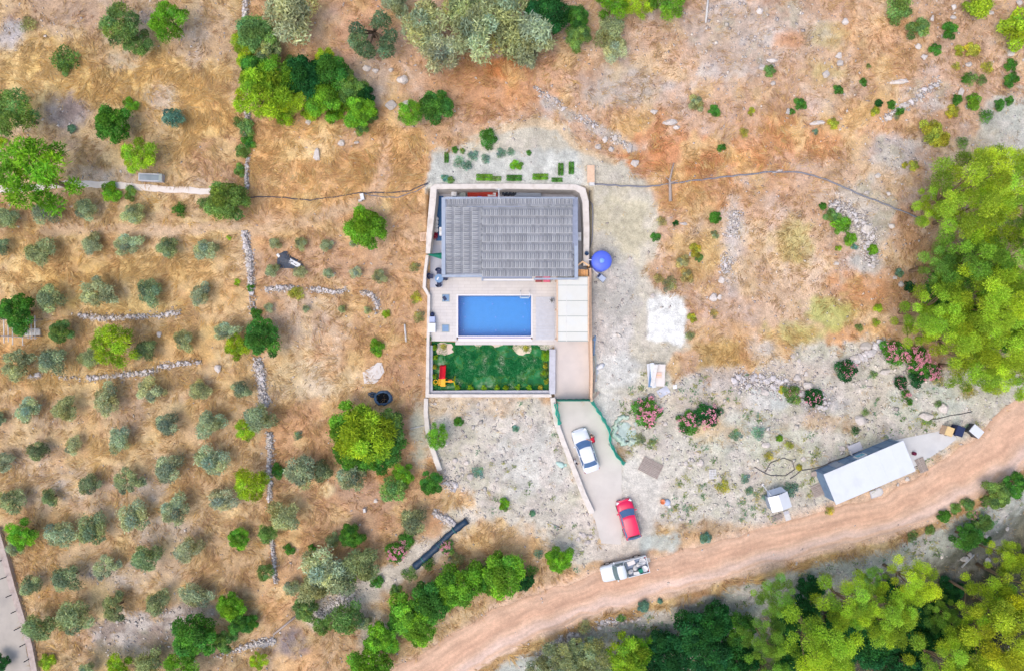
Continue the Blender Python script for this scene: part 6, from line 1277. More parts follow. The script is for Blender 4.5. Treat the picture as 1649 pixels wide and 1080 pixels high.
# tarps and sheets
def cloth(nm, lab, pts, m_, amp, cat, extra=None):
    cx = sum(p[0] for p in pts)/len(pts); cy = sum(p[1] for p in pts)/len(pts); g0 = G(cx, cy); t = thing(nm, lab, cat, g0); b = MB(); n = len(pts); rings = []
    P = [W(p[0], p[1], g0.z)-Vector((g0.x, g0.y, g0.z)) for p in pts]; P = [q for i in range(n) for q in (P[i], P[i].lerp(P[(i+1) % n], .5))]; n = len(P)
    for f in (1.0, .85, .6, .3):
        rings.append([(q.x*f, q.y*f, (hz(g0.x+q.x*f, g0.y+q.y*f)-g0.z)+.05+amp*(1-f*f)+(amp*.5*math.sin(i*2.1+f*9) if f < 1 else 0)) for i, q in enumerate(P)])
    o = len(b.v)
    for r in rings: b.v += r
    b.v.append((0,0,amp*1.1+.06)); k = len(b.v)-1
    for a in range(3): b.f += [(a*n+i, a*n+(i+1) % n, (a+1)*n+(i+1) % n, (a+1)*n+i) for i in range(n)]
    b.f += [(3*n+i, 3*n+(i+1) % n, k) for i in range(n)]; b.m = [0]*len(b.f)
    b.build('cloth', M[m_], t, True); return t, g0
t, g0 = cloth('pale_sheet', 'pale beige sheet spread on dry ground left of the lawn', [(584,599),(595,592),(608,583),(615,584),(619,598),(609,613),(604,617),(587,617)], 'sheet', .12, 'sheet'); MB().tube([(-.8,-.62,.16),(.5,-.66,.16)], .025, 5).build('fold_rope', M['timber'], t)
t, g0 = cloth('black_tarp', 'crumpled black tarp among the young olives', [(446,425),(448,411),(459,405),(464,405),(470,414),(485,420),(489,429),(483,433),(460,432),(449,432)], 'tarp', .3, 'tarp')
o = MB().grid([[(x, y, .3+.05*math.sin(6*x)-.2*max(0, x-.6)) for x in np.linspace(.1,1.25,8)] for y in np.linspace(-.12,.32,4)]).build('white_lining', M['white'], t, True); o.rotation_euler = (0,0,-.5)
o = MB().box((0,0,.2), (.25,.4,.1), .7).build('white_scrap', M['white'], t); o.location = (-1.0,.55,0)
# wrapped pipe roll
pr = thing('pipe_roll', 'long dark blue wrapped pipe roll lying beside the dry creek', 'pipe', G(709, 876)); p0 = pr.location
pts = [G(668,911),(G(690,892)),(G(706,877)),(G(720,862)),(G(737,848)),(G(752,837))]; dz = Vector((0,0,.24))
sub = [Vector(q)+dz-p0 for q in resample([tuple(q) for q in pts], .35)]
MB().tube(sub, [.33+.05*math.sin(i*1.9)+(.05 if i < 10 else -.04 if i < 14 else .03) for i in range(len(sub))], 10).build('wrap', M['darkblue'], pr, True)
for f in (.18, .5, .8):
    i = int(f*(len(sub)-1)); MB().tube([sub[i], sub[i]+(sub[i+1]-sub[i]).normalized()*.1], .4, 10).build('strap', mat('teal_strap', C(60,120,125), .5, .1, 4), pr, True)
# well / dark pit
wl = thing('water_pit', 'round dark well pit beside the big lime tree', 'well', G(617, 640)); b = MB()
b.lathe((0,0,0), [(.85,-.1),(.78,.24),(.68,.34),(.58,.30),(.54,.0)], 22); b.v = [(q[0]*1.15+U(-.07,.07), q[1]*.95+U(-.07,.07), q[2]+U(-.06,.06)) for q in b.v]; b.build('rim', mat('pit_liner', C(70,100,130), .4, .25, 3, bump=.4), wl, True); MB().lathe((0,0,.24), [(.64,0),(0,.002)], 22).build('dark_water', mat('dark_water', (.008,.01,.012,1), .6, .1, 2, spec=.04), wl)
o = MB().grid([[(-1.05+.42*f*math.cos(a)*(1+.3*math.sin(3*a)), .32+.3*f*math.sin(a), .16+.1*math.sin(5*a+4*f)) for f in (.05,.4,.7,1)] for a in np.linspace(0, 6.283, 15)]).build('loose_liner', M['darkblue'], wl, True)
# trough and pole lean-to on the upper left
tr_ = thing('grey_trough', 'grey metal trough beside the pale concrete track', 'trough', G(247, 288), -.04); MB().box((0,0,.3), (2.2,.72,.6), tap=1.05).build('tank', M['grey_wall'], tr_); MB().box((-.1,-.02,.61), (1.9,.55,.03)).build('water', mat('trough_water', C(150,160,170), .1, .1, 2), tr_); MB().box((1.0,0,.62), (.3,.74,.06)).build('lid', M['frame_grey'], tr_)
lt = thing('pole_leanto', 'frame of pale poles under the dark green tree at left', 'lean-to', G(35, 525)); l0 = lt.location
for x, ya, yb in ((6,512,552),(13,520,550),(20,518,555),(36,510,556),(45,512,545),(50,510,546),(56,508,546)):
    MB().tube([W(x, ya, 1.6+l0.z)-l0, W(x+.5, yb, 1.2+l0.z)-l0], .05, 6).build('pole', M['offwhite'], lt)
for y in (514, 541): MB().tube([W(2, y, 1.5+l0.z)-l0, W(60, y+3, 1.5+l0.z)-l0], .05, 6).build('cross_pole', M['timber'], lt)
for x, y in ((3,514),(58,514),(3,541),(58,541)): q = W(x, y, 1+l0.z)-l0; MB().tube([(q.x, q.y, -.2), (q.x, q.y, 1.5)], .06, 6).build('post', M['timber'], lt)
MB().box((1.2,-.6,.12), (1.6,.7,.24), .05).build('stone_bench', M['offwhite'], lt)
# edge wall with posts along the concrete road
ew = thing('road_edge_wall', 'stone kerb wall with dark posts along the concrete road', 'wall', G(20, 960)); e0 = ew.location
kp = [(-4,850),(10,900),(22,945),(36,990),(50,1040),(60,1092)]; kz = [G(*p).z+.45 for p in kp]
L_, R_ = ribbon([W(p[0]-3, p[1], kz[i]) for i, p in enumerate(kp)], .3); rows = [[(L_[i].x-e0.x, L_[i].y-e0.y, kz[i]-1-e0.z), (L_[i].x-e0.x, L_[i].y-e0.y, kz[i]-e0.z), (R_[i].x-e0.x, R_[i].y-e0.y, kz[i]-e0.z), (R_[i].x-e0.x, R_[i].y-e0.y, kz[i]-1-e0.z)] for i in range(len(kp))]
MB().grid(rows).build('kerb', mat('kerb_stone', C(196,180,172), .9, .12, 3, dirt=(C(165,145,135), 2, .6), bump=.4), ew)
for i, (x, y) in enumerate(((3,877),(8,900),(16,926),(24,955),(31,981),(36,1008),(45,1034),(52,1058))): q = G(x, y)-e0; MB().tube([(q.x, q.y, -.3), (q.x-.1, q.y+.05, 1.15)], .05, 6).build('post', M['black'], ew)
# hoses
def hose(lab, pts, r, m_, nm='hose'):
    P = [G(*p)+Vector((0,0,r+.04)) for p in pts]; P2 = resample([tuple(p) for p in P], .6); P2 = [Vector((p[0]+U(-.05,.05), p[1]+U(-.05,.05), hz(p[0], p[1])+r+.03)) for p in P2]
    o = MB().tube(P2, r, 6).build(nm, M[m_], None, True, origin=P2[0]); o.location = P2[0]; tag(o, lab, 'hose')
hose('thin dark hose snaking from the stone wall to the villa corner', [(404,318),(450,318),(500,323),(540,318),(580,311),(620,311),(660,308),(694,303)], .055, 'blackhose')
hose('second thin hose beside the first near the villa corner', [(584,312),(610,317),(640,318),(670,309),(694,304)], .045, 'hose')
hose('long grey hose crossing the dry hillside to the pines', [(948,297),(990,299),(1040,302),(1080,296),(1120,291),(1180,284),(1240,277),(1290,278),(1330,290),(1380,312),(1440,336),(1480,352)], .075, 'hose')
hose('dark hose along the outside of the right villa wall', [(951,297),(954,330),(952,370),(949,400),(950,425)], .05, 'hose')
hose('thin cable along the road verge by the bins', [(1500,676),(1530,669),(1565,662)], .035, 'blackhose', 'cable')
hose('curled black hose left of the long shed', [(1215,752),(1240,765),(1265,765),(1279,755),(1275,742),(1262,736),(1240,745),(1232,760)], .04, 'blackhose')
hose('thin pipe from the stone heap to the long shed', [(1272,770),(1290,757),(1318,752),(1340,742),(1380,728)], .04, 'blackhose', 'pipe')
# dead wood and poles
db = thing('dead_branch', 'bare forked dead branch on the dry slope beside the long hose', 'branch', G(1079, 325)); d0 = db.location
q = [G(1079,325),G(1078,300),G(1077,292),G(1083,265)]; MB().tube([v-d0+Vector((0,0,.15+.12*i)) for i, v in enumerate(q)], [.17,.14,.11,.06], 7).build('trunk', M['timber'], db, True); MB().tube([G(1077,292)-d0+Vector((0,0,.4)), G(1070,288)-d0+Vector((0,0,.55))], [.07,.03], 6).build('twig', M['timber'], db); MB().tube([G(1078,296)-d0+Vector((0,0,.35)), G(1090,292)-d0+Vector((0,0,.4))], [.06,.03], 6).build('twig', M['timber'], db)
for nm, lab, pts, r, m_ in (('wooden_pole','pale pole standing at the top edge right of the lime hedge',[(1140,-4),(1136,36)],.1,'offwhite'),('fallen_pole','bleached pole bridging the dark creek bend',[(441,1020),(478,990)],.11,'timber'),('pale_plank','pale plank on the slope path above the right villa corner',[(951,268),(950.5,296)],.36,'palewood'),
   ('broken_pole','thin white stick beside the white boulder bed on the lower right',[(1547,912),(1566,893)],.1,'offwhite'),('pale_log','short pale log below the curved stone wall',[(652,522),(654,548)],.1,'offwhite'),('bent_stick','bent pale stick on the rubble left of the pickup',[(885,842),(905,850),(893,850)],.06,'offwhite'),('pale_log','short pale log beside the lawn wall foot',[(660,690),(684,684)],.06,'offwhite')):
    g0 = G(*pts[0]); t = thing(nm, lab, 'pole', g0); P = [G(*p)-g0+Vector((0,0,r+.03)) for p in pts]
    if nm == 'pale_plank': MB().box((P[0]+P[1])/2+Vector((0,0,.0)), (.72,(P[1]-P[0]).length,.1)).build('board', M[m_], t); MB().box((P[0]+P[1])/2+Vector((.1,-.98,.02)), (.5,.3,.12)).build('stone_stop', M['offwhite'], t)
    else: MB().tube(P, [r]*len(P), 7).build('shaft', M[m_], t, True); MB().tube([P[-1], P[-1]+(P[-1]-P[-2]).normalized()*.15], [r*.9, r*.4], 7).build('tip', M[m_], t)
# scrap along the outer side of the ramp fence
for k, (x, y, L_, a, m_) in enumerate(((957,556,2.0,1.5,'bluegrey'),(959,590,2.6,1.62,'frame_grey'),(957,615,2.2,1.5,'timber'),(961,600,1.8,1.45,'fascia'),(960,636,1.0,.9,'timber'),(962,630,.9,2.2,'frame_grey'))):
    t = thing('scrap_bar', f"{['blue-grey','grey','brown','pale blue','short brown','short grey'][k]} scrap bar outside the ramp fence, {['first','third','fourth','second','sixth','fifth'][k]} from top", 'scrap', G(x, y), a); MB().box((0,0,.12), (L_,.14,.1), tap=.9).build('bar', M[m_], t); MB().box((L_*.3,.05,.2), (.25,.3,.06)).build('bracket', M[m_], t)
t = thing('white_bag', 'crumpled white bag on the gravel right of the ramp fence', 'bag', G(966, 590), .6); b = MB(); b.lathe((0,0,0), [(.3,0),(.35,.12),(.2,.25),(.06,.3),(0,.29)], 12); b.v = [(q[0]*1.5, q[1]*.7*(1+.2*math.sin(9*q[0])), q[2]) for q in b.v]; b.build('cloth', M['white'], t, True); MB().box((-.55,-.3,.08), (.3,.35,.12), .4, tap=.6).build('loose_corner', M['white'], t)
t = thing('teal_bag', 'crumpled mint-green bag on the rubble left of the driveway wall', 'bag', G(902, 747), -.5); b = MB(); b.lathe((0,0,0), [(.3,0),(.34,.1),(.2,.2),(.05,.24),(0,.23)], 12); b.v = [(q[0]*1.5, q[1]*.8*(1+.2*math.sin(9*q[0])), q[2]) for q in b.v]; b.build('cloth', mat('mint', C(196,226,218), .7, .1, 4), t, True); MB().box((.5,.2,.06), (.3,.3,.1), .4, tap=.6).build('loose_corner', mat('mint2', C(186,222,212), .7, .1, 4), t)
t = thing('orange_bucket', 'orange bucket on the stony ground right of the red car', 'bucket', G(1066, 806)); MB().lathe((0,0,0), [(.2,0),(.26,.38),(.24,.37),(.18,.05),(0,.05)], 14).build('pail', mat('orange', C(250,160,110), .5, .08, 4), t, True); MB().tube([(-.25,0,.36),(0,.22,.42),(.25,0,.36)], .012, 5).build('handle', M['frame_grey'], t)
t = thing('blue_white_bag', 'pale blue bag beside the orange bucket', 'bag', G(1074, 808), .3); b = MB(); b.lathe((0,0,0), [(.28,0),(.36,.12),(.24,.3),(.06,.36),(0,.35)], 12); b.build('cloth', mat('paleblue', C(196,208,232), .6, .1, 4), t, True); MB().box((.1,-.45,.1), (.3,.3,.18), .3, tap=.7).build('side_pocket', M['white'], t)
t = thing('white_crate', 'small white crate under the first hose left of the villa', 'crate', G(584, 318), .2); MB().box((0,0,.18), (.34,.6,.36)).build('body', M['white'], t); MB().box((-.28,-.3,.12), (.3,.2,.24)).build('side_box', M['offwhite'], t)
t = thing('gray_marker', 'small grey stone post in the lower middle field', 'post', G(588, 820)); MB().box((0,0,.2), (.3,.5,.4), .1, tap=.8).build('shaft', M['grey_wall'], t); MB().box((0,0,.42), (.22,.36,.06), .1).build('cap', M['offwhite'], t)

# ------------------------------------------------------------------ stones
def rock_mesh(seed, sub=1):
    r = random.Random(seed); import bmesh; bm = bmesh.new(); bmesh.ops.create_icosphere(bm, subdivisions=sub+1, radius=1)
    ax = [Vector((r.gauss(0,1), r.gauss(0,1), r.gauss(0,1))).normalized() for _ in range(11)]; cut = [r.uniform(.42,.85) for _ in ax]
    for v in bm.verts:
        for a, c_ in zip(ax, cut):
            d = v.co.dot(a)
            if d > c_: v.co -= a*(d-c_)
        v.co *= r.uniform(.9, 1.08)
    me = bpy.data.meshes.new('stone'); bm.to_mesh(me); bm.free(); return me
RM = [rock_mesh(i) for i in range(8)]
for m_ in RM: m_.materials.append(M['wallstone'])
BM_ = [rock_mesh(50+i, 1) for i in range(9)]
for m_ in BM_: m_.materials.append(M['stone'])
def small_rocks(name, pts, m_, parent=None, origin=(0,0,0)):
    """many little stones in one mesh; pts rows: x, y, z, size, shade"""
    p = np.asarray(pts, float); n = len(p); base_ = np.array([[1,0,0],[-.9,.1,0],[0,1,0],[.1,-1,0],[0,0,.34],[0,0,-.5]]); Ft = np.array([[0,2,4],[2,1,4],[1,3,4],[3,0,4],[2,0,5],[1,2,5],[3,1,5],[0,3,5]])
    r = np.random.default_rng(n); V = base_[None]*(1+r.normal(size=(n, 6, 1))*.22)+r.normal(size=(n, 6, 3))*.12
    an = r.uniform(0, 6.28, n); c_, s_ = np.cos(an), np.sin(an); asp = r.uniform(.65, 1.35, n)
    X = V[..., 0]*asp[:, None]; Y = V[..., 1]/asp[:, None]; V = np.stack([X*c_[:, None]-Y*s_[:, None], X*s_[:, None]+Y*c_[:, None], V[..., 2]], -1)*p[:, 3][:, None, None]+(p[:, :3]-np.array(origin))[:, None]
    Fa = (Ft[None]+np.arange(n)[:, None, None]*6).reshape(-1, 3); col = np.repeat(np.concatenate([p[:, 4:7], np.ones((n, 1))], 1), 6, 0)
    return link(name, npmesh(name, V.reshape(-1, 3), Fa, m_, col), parent)
m, t, bs, N, L = newmat('loose_stone'); at = N.new('ShaderNodeAttribute'); at.attribute_name = 'tint'; L.new(at.outputs['Color'], bs.inputs['Base Color']); bs.inputs['Roughness'].default_value = .9; bs.inputs['Specular IOR Level'].default_value = .1; M['loose'] = m
SCOL = [lin((232,224,218))/GAIN, lin((214,206,204))/GAIN, lin((190,180,178))/GAIN, lin((238,228,216))/GAIN]
def stonewall(label, pts, wd, nbig, nsmall, size=.3, hgt=.5, shade=None):
    g0 = G(*pts[len(pts)//2]); t = thing('dry_stone_wall', label, 'stone wall', g0); P = [G(*p) for p in pts]; seg = [0]
    for a, b2 in zip(P[:-1], P[1:]): seg.append(seg[-1]+(b2-a).length)
    def at_(f):
        d = f*seg[-1]; i = max(0, min(len(P)-2, int(np.searchsorted(seg, d))-1)); k = (d-seg[i])/max(1e-6, seg[i+1]-seg[i]); a, b2 = P[i], P[i+1]; tdir = (b2-a).normalized(); q = a.lerp(b2, k); return q, Vector((-tdir.y, tdir.x, 0))
    for k in range(nbig):
        f_ = (k+U(.1,.9))/nbig
        if vnoise(np.array([f_*seg[-1]*.55]), np.array([float(pts[0][0])]), 7)[0] < .28: continue
        q, nn = at_(f_); q = q+nn*U(-.36,.36)*wd; s_ = size*.85*U(.6,1.3); o = link('stone', RM[k % 8], t); o.location = Vector((q.x, q.y, hz(q.x, q.y)+hgt*U(.1,.5)))-g0; o.rotation_euler = (U(0,6), U(0,6), U(0,6)); o.scale = (s_*U(.8,1.4), s_, s_*U(.5,.8)); o.rotation_euler = (U(-.3,.3), U(-.3,.3), U(0,6.28))
    rows = []
    for k in range(nsmall):
        f_ = rnd()
        if vnoise(np.array([f_*seg[-1]*.55]), np.array([float(pts[0][0])]), 7)[0]+U(-.25,.25) < .38: continue
        q, nn = at_(f_); off = random.gauss(0,.6); q = q+nn*off*wd*.62; cidx = SCOL[random.randrange(4)]*U(.75,1.05); rows.append((q.x, q.y, hz(q.x, q.y)+hgt*.7*max(.05, 1-off*off*1.1)*U(.1,1), U(.05,.17), *cidx))
    o = small_rocks('small_stones', rows, M['loose'], t, tuple(g0)); o['kind'] = 'stuff'; return t
stonewall('upper end of the long upright stone wall at the top edge', [(398,-10),(395,30)], .45, 14, 260, .24)
stonewall('narrow upright stone wall between the hedge and the concrete track', [(399,180),(400,240),(398,305)], .35, 22, 500, .22, .6)
stonewall('broken upright stone wall left of the black tarp', [(394,372),(398,395),(403,425),(405,465),(407,515)], .55, 44, 1100, .27, .5)
stonewall('wide upright stone wall below the round deep green tree', [(413,570),(420,600),(424,640),(427,655)], .8, 36, 900, .28, .5)
stonewall('shaded upright stone wall beside the lower lime trees', [(434,695),(437,730),(434,768)], .5, 22, 600, .24, .5)
stonewall('short pale wall stub above the lower left olive', [(436,775),(434,805)], .3, 10, 260, .22, .4)
stonewall('thin upright stone wall in the lower left field', [(438,868),(441,895),(444,938)], .28, 20, 420, .2, .4)
stonewall('straight stone terrace wall in the orchard below row three', [(128,507),(170,512),(210,511),(262,508),(292,502)], .5, 40, 900, .24, .4)
stonewall('stepped stone terrace wall in the orchard below row four', [(48,606),(72,603),(135,611),(165,606),(190,603),(240,600),(262,590),(300,584),(325,582)], .45, 46, 900, .26, .4)
stonewall('curved stone terrace wall among the young olives', [(428,466),(460,463),(500,465),(540,471),(575,468),(600,475),(608,488),(605,506)], .42, 48, 1100, .24, .4)
stonewall('stone bank along the dark creek bend at the bottom', [(345,1056),(380,1045),(410,1036),(445,1030)], .6, 24, 600, .26, .4)
stonewall('pale stone bank of the dry creek below the grey olives', [(512,992),(535,975),(562,958),(590,940)], 1.0, 30, 1000, .26, .25)
stonewall('small white rubble wall touching the wrapped pipe roll', [(698,822),(712,832),(728,840),(735,848)], .5, 20, 420, .28, .4)
stonewall('stony terrace line above the right villa corner', [(845,128),(875,152),(905,172),(940,192),(975,215),(1015,238)], .55, 12, 260, .2, .15)
stonewall('low stone line on the right slope below the yellow bush', [(1420,195),(1440,180),(1470,165),(1490,145),(1515,130)], .6, 14, 380, .24, .2)
stonewall('row of grey boulders above the pink oleanders', [(1180,612),(1220,612),(1260,620),(1300,640),(1340,650)], 1.6, 50, 1200, .34, .2)
stonewall('boulder bank left of the pine stand beside pink oleanders', [(1370,585),(1395,572),(1412,556),(1425,556)], 1.0, 26, 400, .4, .25)
stonewall('long rubble heap on the slope left of the pines', [(1325,325),(1350,335),(1375,350),(1395,370),(1400,395),(1405,430)], 1.3, 44, 1300, .3, .3)
stonewall('pale rubble strip down the slope right of the yellow bushes', [(1185,340),(1180,380),(1172,410),(1168,440)], 1.1, 12, 520, .2, .08)
stonewall('stony edge along the forest side of the dirt road', [(866,1055),(905,1030),(940,1015),(985,1000),(1030,995)], .7, 30, 900, .26, .2)
stonewall('rubble at the ramp foot wall beside the small trees', [(694,770),(705,765),(722,775),(735,785)], 1.2, 20, 500, .26, .2)
# single boulders
BOULD = [(656,168,14,9),(628,170,20,13),(648,128,14,14),(592,110,13,10),(605,114,9,8),(630,113,9,7),(443,58,20,9),(550,230,10,9),(511,249,11,16),(575,230,8,5),(496,197,11,8),
 (1078,197,18,10),(1090,205,11,7),(1053,180,11,8),(1243,98,22,7),(1226,110,11,9),(1360,35,10,9),(1350,90,11,8),(1353,103,10,9),(1328,120,12,10),(1445,132,24,8),(1479,75,10,10),(1487,92,9,9),(1535,12,9,9),(1594,22,10,6),(1534,28,10,6),(1500,30,7,8),(1547,150,9,12),(1556,172,8,8),(1559,104,9,8),(1432,190,12,8),(1456,170,14,7),(1640,5,11,9),(1625,88,10,10),(1315,198,24,6),(1268,180,8,8),(1245,135,8,7),(1412,283,11,7),(1252,276,14,5),(1224,18,11,10),(1395,310,9,7),(1430,312,8,7),(1160,452,9,12),(1148,478,12,12),(1158,478,9,7),(1113,410,7,8),(1050,476,9,7),(1100,360,10,5),(1015,416,6,6),(1395,366,16,14),(1435,364,13,8),(1440,448,7,6),(1450,457,9,8),(1405,425,10,6),(1395,558,20,12),(1422,553,18,10),(1376,575,14,10),(1391,570,10,9),(1424,597,15,10),(1300,620,18,14),(1230,632,12,10),(1283,607,12,10),(1297,601,8,7),(1277,574,8,7),(1285,580,8,7),(1233,715,12,10),(1520,655,18,16),(1490,668,20,14),(1384,675,20,16),(1354,722,10,9),(1460,770,7,6),(1445,779,5,5),(1590,902,9,9),(1560,892,8,7),(1552,898,11,10),(1622,850,6,8),(1587,861,7,7),(1515,892,8,12),(1018,690,8,6),(1071,681,7,6),(1054,694,6,6),(1128,745,12,10),(1103,745,8,7),(1112,752,7,6),(718,713,12,8),(757,765,10,12),(733,740,10,8),(750,745,9,8),(868,790,7,6),(925,705,8,6),(940,862,9,8),(930,868,8,8),(945,872,9,8),(935,858,7,7),(950,862,7,7),(1095,835,6,6),(700,650,6,5),(800,770,6,5),(770,650,6,5),(1258,790,8,8),(1292,738,9,7),(115,332,5,5),(30,365,4,4),(258,537,8,10),(352,592,12,14),(1345,425,9,6),(605,805,7,6),(990,222,9,8),(1014,240,9,15),(973,225,9,9),(963,236,8,9),(985,240,9,9),(1022,262,12,12)]
for i, (px_, py_, a, b2) in enumerate(BOULD):
    g0 = G(px_, py_); o = bpy.data.objects.new('boulder', BM_[(i*5) % 9]); COL.objects.link(o); sx, sy = a*PX*.68, b2*PX*.68
    o.location = g0+Vector((0,0,min(sx, sy)*.25)); o.rotation_euler = (U(-.15,.15), U(-.15,.15), U(-.2,.2)+(.5 if a > 1.6*b2 else 0)*(-1 if i % 2 else 1)*.3); o.scale = (sx, sy, min(sx, sy)*.75); o['category'] = 'boulder'; o['group'] = 'single boulders on the slopes'
    later(o, ('small ' if max(a, b2) < 9 else 'large ' if max(a, b2) > 15 else '')+'pale boulder', px_, py_)

# ------------------------------------------------------------------ loose stones and dry grass over the whole plot
def inyard(x, y): return (x > YX0-.5) & (x < YX1+.5) & (y > YY0-.4) & (y < YY1+.5)
def onpaved(x, y):
    z = ht(x, y); k = H/(H-z)/PX; u = x*k+CX; v = CY-y*k; d = np.abs(v-np.interp(u, RU, RV))-np.interp(u, RU, RW)*1.06
    dr_ = sdist(poly((893,645),(950,645),(1001,746),(1045,738),(1070,780),(1052,840),(1042,890),(972,892),(925,760)), u, v) < 0
    tk = (sdist(line(6,(-20,307),(115,297),(250,304),(340,309)), u, v) < 0)
    cr = sdist(poly((-90,840),(-2,850),(60,1092),(-90,1092)), u, v) < 0; pad = sdist(poly((1440,708),(1530,690),(1540,706),(1470,752)), u, v) < 0
    return (d < 0) | dr_ | tk | cr | pad
def inbuild(x, y): # shed and hut footprints
    r = np.zeros(len(x), bool)
    for o_, l_, w_ in ((sh, Ls, Ws), (hut, L2, W2)):
        ca, sa = math.cos(o_.rotation_euler[2]), math.sin(o_.rotation_euler[2]); dx = x-o_.location.x; dy = y-o_.location.y; r |= (np.abs(dx*ca+dy*sa) < l_/2+.1) & (np.abs(-dx*sa+dy*ca) < w_/2+.1)
    return r
n = 70000; x = RNG.uniform(-53.5, 53.5, n); y = RNG.uniform(-37, 36.5, n); dens = sample(GST, x, y)*(.35+1.3*fbm(x/1.6, y/1.6, 91, 3))
keep = (RNG.random(n) < dens**1.2) & ~inyard(x, y) & (~onpaved(x, y) | ((RNG.random(n) < .25) & (y < -19) & (x > -10))) & ~inbuild(x, y); x, y = x[keep], y[keep]; n = len(x); sz = .03+.13*RNG.random(n)**3.5+.17*RNG.random(n)**9*ss(.5, .9, sample(GST, x, y))
base_c = sample(GCOL, x, y); mixf = RNG.uniform(.4, 1.0, n)[:, None]; stc = np.array(SCOL)[RNG.integers(0, 4, n)]*RNG.uniform(.75, 1.1, n)[:, None]
o = small_rocks('loose_stones', np.concatenate([np.stack([x, y, ht(x, y)+sz*.2, sz], 1), base_c*(1-mixf)+stc*mixf], 1), M['loose']); tag(o, 'loose pale stones scattered over the dry ground', 'stones', kind='stuff')
n = 64000; x = RNG.uniform(-53.5, 53.5, n); y = RNG.uniform(-37, 36.5, n); dens = sample(GGR, x, y); pat = fbm(x/1.8, y/1.8, 44, 3)
keep = (RNG.random(n) < dens*np.clip((pat-.28)*3.2, 0, 1.0)) & ~inyard(x, y) & ~onpaved(x, y) & ~inbuild(x, y); x, y, pat = x[keep], y[keep], pat[keep]; n = len(x)
nb = 6; flow = fbm(x/4.0, y/4.0, 66, 2)*9.0
ang = np.repeat(flow, nb)+RNG.normal(size=n*nb)*.55; X = np.repeat(x, nb)+RNG.normal(size=n*nb)*.14; Y = np.repeat(y, nb)+RNG.normal(size=n*nb)*.14; Z = np.repeat(ht(x, y), nb)
long_ = np.repeat(.6+.8*sample(GGR, x, y), nb); ln = RNG.uniform(.25, .75, n*nb)*long_; up = RNG.uniform(.15, .6, n*nb)*ln; wd = RNG.uniform(.016, .04, n*nb)
a = np.stack([np.cos(ang), np.sin(ang)], 1); P0 = np.stack([X, Y, Z], 1); V = np.empty((n*nb, 3, 3))
V[:, 0] = P0; V[:, 0, 0] -= a[:, 1]*wd; V[:, 0, 1] += a[:, 0]*wd; V[:, 1] = P0; V[:, 1, 0] += a[:, 1]*wd; V[:, 1, 1] -= a[:, 0]*wd; V[:, 2, :2] = P0[:, :2]+a*ln[:, None]; V[:, 2, 2] = Z+up
bc = np.repeat(sample(GCOL, x, y), nb, 0); pick = RNG.random(n*nb)[:, None]; straw = lin((236,200,132))/GAIN; rust = lin((176,118,66))/GAIN
bc = np.where(pick < .45, bc*.45+straw*.55, np.where(pick > .76, bc*.55+rust*.45, bc))*RNG.uniform(.75, 1.25, (n*nb, 1))
n2_ = 30000; x2 = RNG.uniform(-53.5, 53.5, n2_); y2 = RNG.uniform(-37, 36.5, n2_); d2 = sample(GGR, x2, y2)
k2 = (RNG.random(n2_) < ss(.8, 1.0, d2)*np.where((x2 < -27) & (y2 > 14), 1.0, .38)) & (fbm(x2/2.2, y2/2.2, 203, 3) > .45) & ~inyard(x2, y2) & ~onpaved(x2, y2); x2, y2 = x2[k2], y2[k2]; m2_ = len(x2)
f2 = np.repeat(fbm(x2/3.0, y2/3.0, 66, 2)*9.0, 9)+RNG.normal(size=m2_*9)*.4; l2_ = RNG.uniform(.6, 1.25, m2_*9); w2_ = RNG.uniform(.02, .045, m2_*9); a2 = np.stack([np.cos(f2), np.sin(f2)], 1)
Q = np.stack([np.repeat(x2, 9)+RNG.normal(size=m2_*9)*.16, np.repeat(y2, 9)+RNG.normal(size=m2_*9)*.16, np.repeat(ht(x2, y2), 9)], 1); V2 = np.empty((m2_*9, 3, 3)); V2[:] = Q[:, None]
V2[:, 0, 0] -= a2[:, 1]*w2_; V2[:, 0, 1] += a2[:, 0]*w2_; V2[:, 1, 0] += a2[:, 1]*w2_; V2[:, 1, 1] -= a2[:, 0]*w2_; V2[:, 2, :2] += a2*l2_[:, None]; V2[:, 2, 2] += l2_*RNG.uniform(.2, .5, m2_*9)
c2_ = np.array([lin((244,208,140)), lin((232,188,112)), lin((222,186,136)), lin((240,214,160))])[RNG.integers(0, 4, m2_*9)]/GAIN*RNG.uniform(.75, 1.15, (m2_*9, 1))
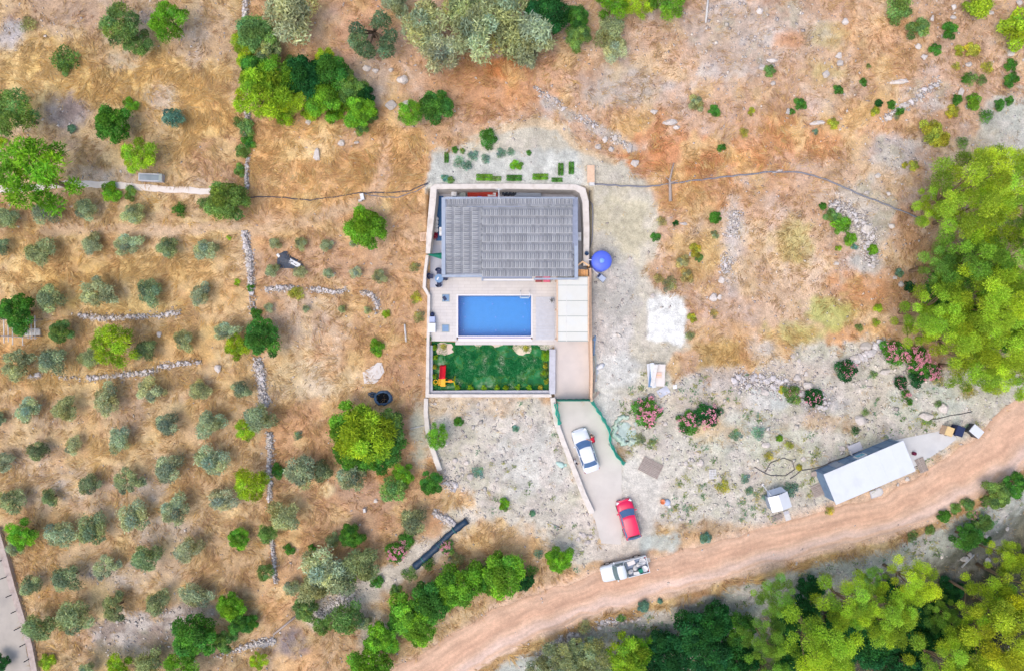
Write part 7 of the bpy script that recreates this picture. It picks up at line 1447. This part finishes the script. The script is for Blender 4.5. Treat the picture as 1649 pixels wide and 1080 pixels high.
V = np.concatenate([V, V2]); bc = np.concatenate([bc, c2_]); n = len(V); nb = 1
o = link('dry_grass', npmesh('dry_grass', V.reshape(-1, 3), np.arange(n*nb*3).reshape(-1, 3), M['blade'], np.repeat(np.concatenate([bc, np.ones((n*nb, 1))], 1), 3, 0))); tag(o, 'tufts of dry straw grass over the fields and slopes', 'grass', kind='stuff')
# low weeds too small to count on the stony ground
n = 9000; x = RNG.uniform(-8, 53, n); y = RNG.uniform(-36, -2, n); st_ = sample(GST, x, y); z = ht(x, y); k = H/(H-z)/PX; u_ = x*k+CX; v_ = CY-y*k
wgt = np.where(u_ < 960, .06, .42)*ss(.5, .85, st_)*ss(.50, .62, fbm(x/2.2, y/2.2, 301, 3)); keep = (RNG.random(n) < wgt) & ~inyard(x, y) & ~onpaved(x, y) & ~inbuild(x, y); x, y, z = x[keep], y[keep], z[keep]; n = len(x); q_ = 14
X = np.repeat(x, q_)+RNG.normal(size=n*q_)*.16; Y = np.repeat(y, q_)+RNG.normal(size=n*q_)*.16; Z = np.repeat(z, q_)+RNG.uniform(.02, .25, n*q_); an = RNG.uniform(0, 6.28, n*q_); l_ = RNG.uniform(.05, .13, n*q_); w_ = l_*.45
a = np.stack([np.cos(an)*l_, np.sin(an)*l_, RNG.uniform(-.3, .6, n*q_)*l_], 1); b_ = np.stack([-np.sin(an)*w_, np.cos(an)*w_, np.zeros(n*q_)], 1); P = np.stack([X, Y, Z], 1)
wc = np.repeat(np.array([lin((150,160,104)), lin((176,176,112)), lin((126,160,124)), lin((196,186,130)), lin((110,140,84))])[RNG.integers(0, 5, n)], q_, 0)/GAIN*RNG.uniform(.8, 1.3, (n*q_, 1))
o = link('low_weeds', npmesh('low_weeds', np.stack([P-a, P+b_, P+a, P-b_], 1).reshape(-1, 3), np.arange(4*n*q_).reshape(-1, 4), M['blade'], np.repeat(np.concatenate([wc, np.ones((n*q_, 1))], 1), 4, 0))); tag(o, 'low olive-coloured weeds over the pale stony ground', 'weeds', kind='stuff')
assign_labels()
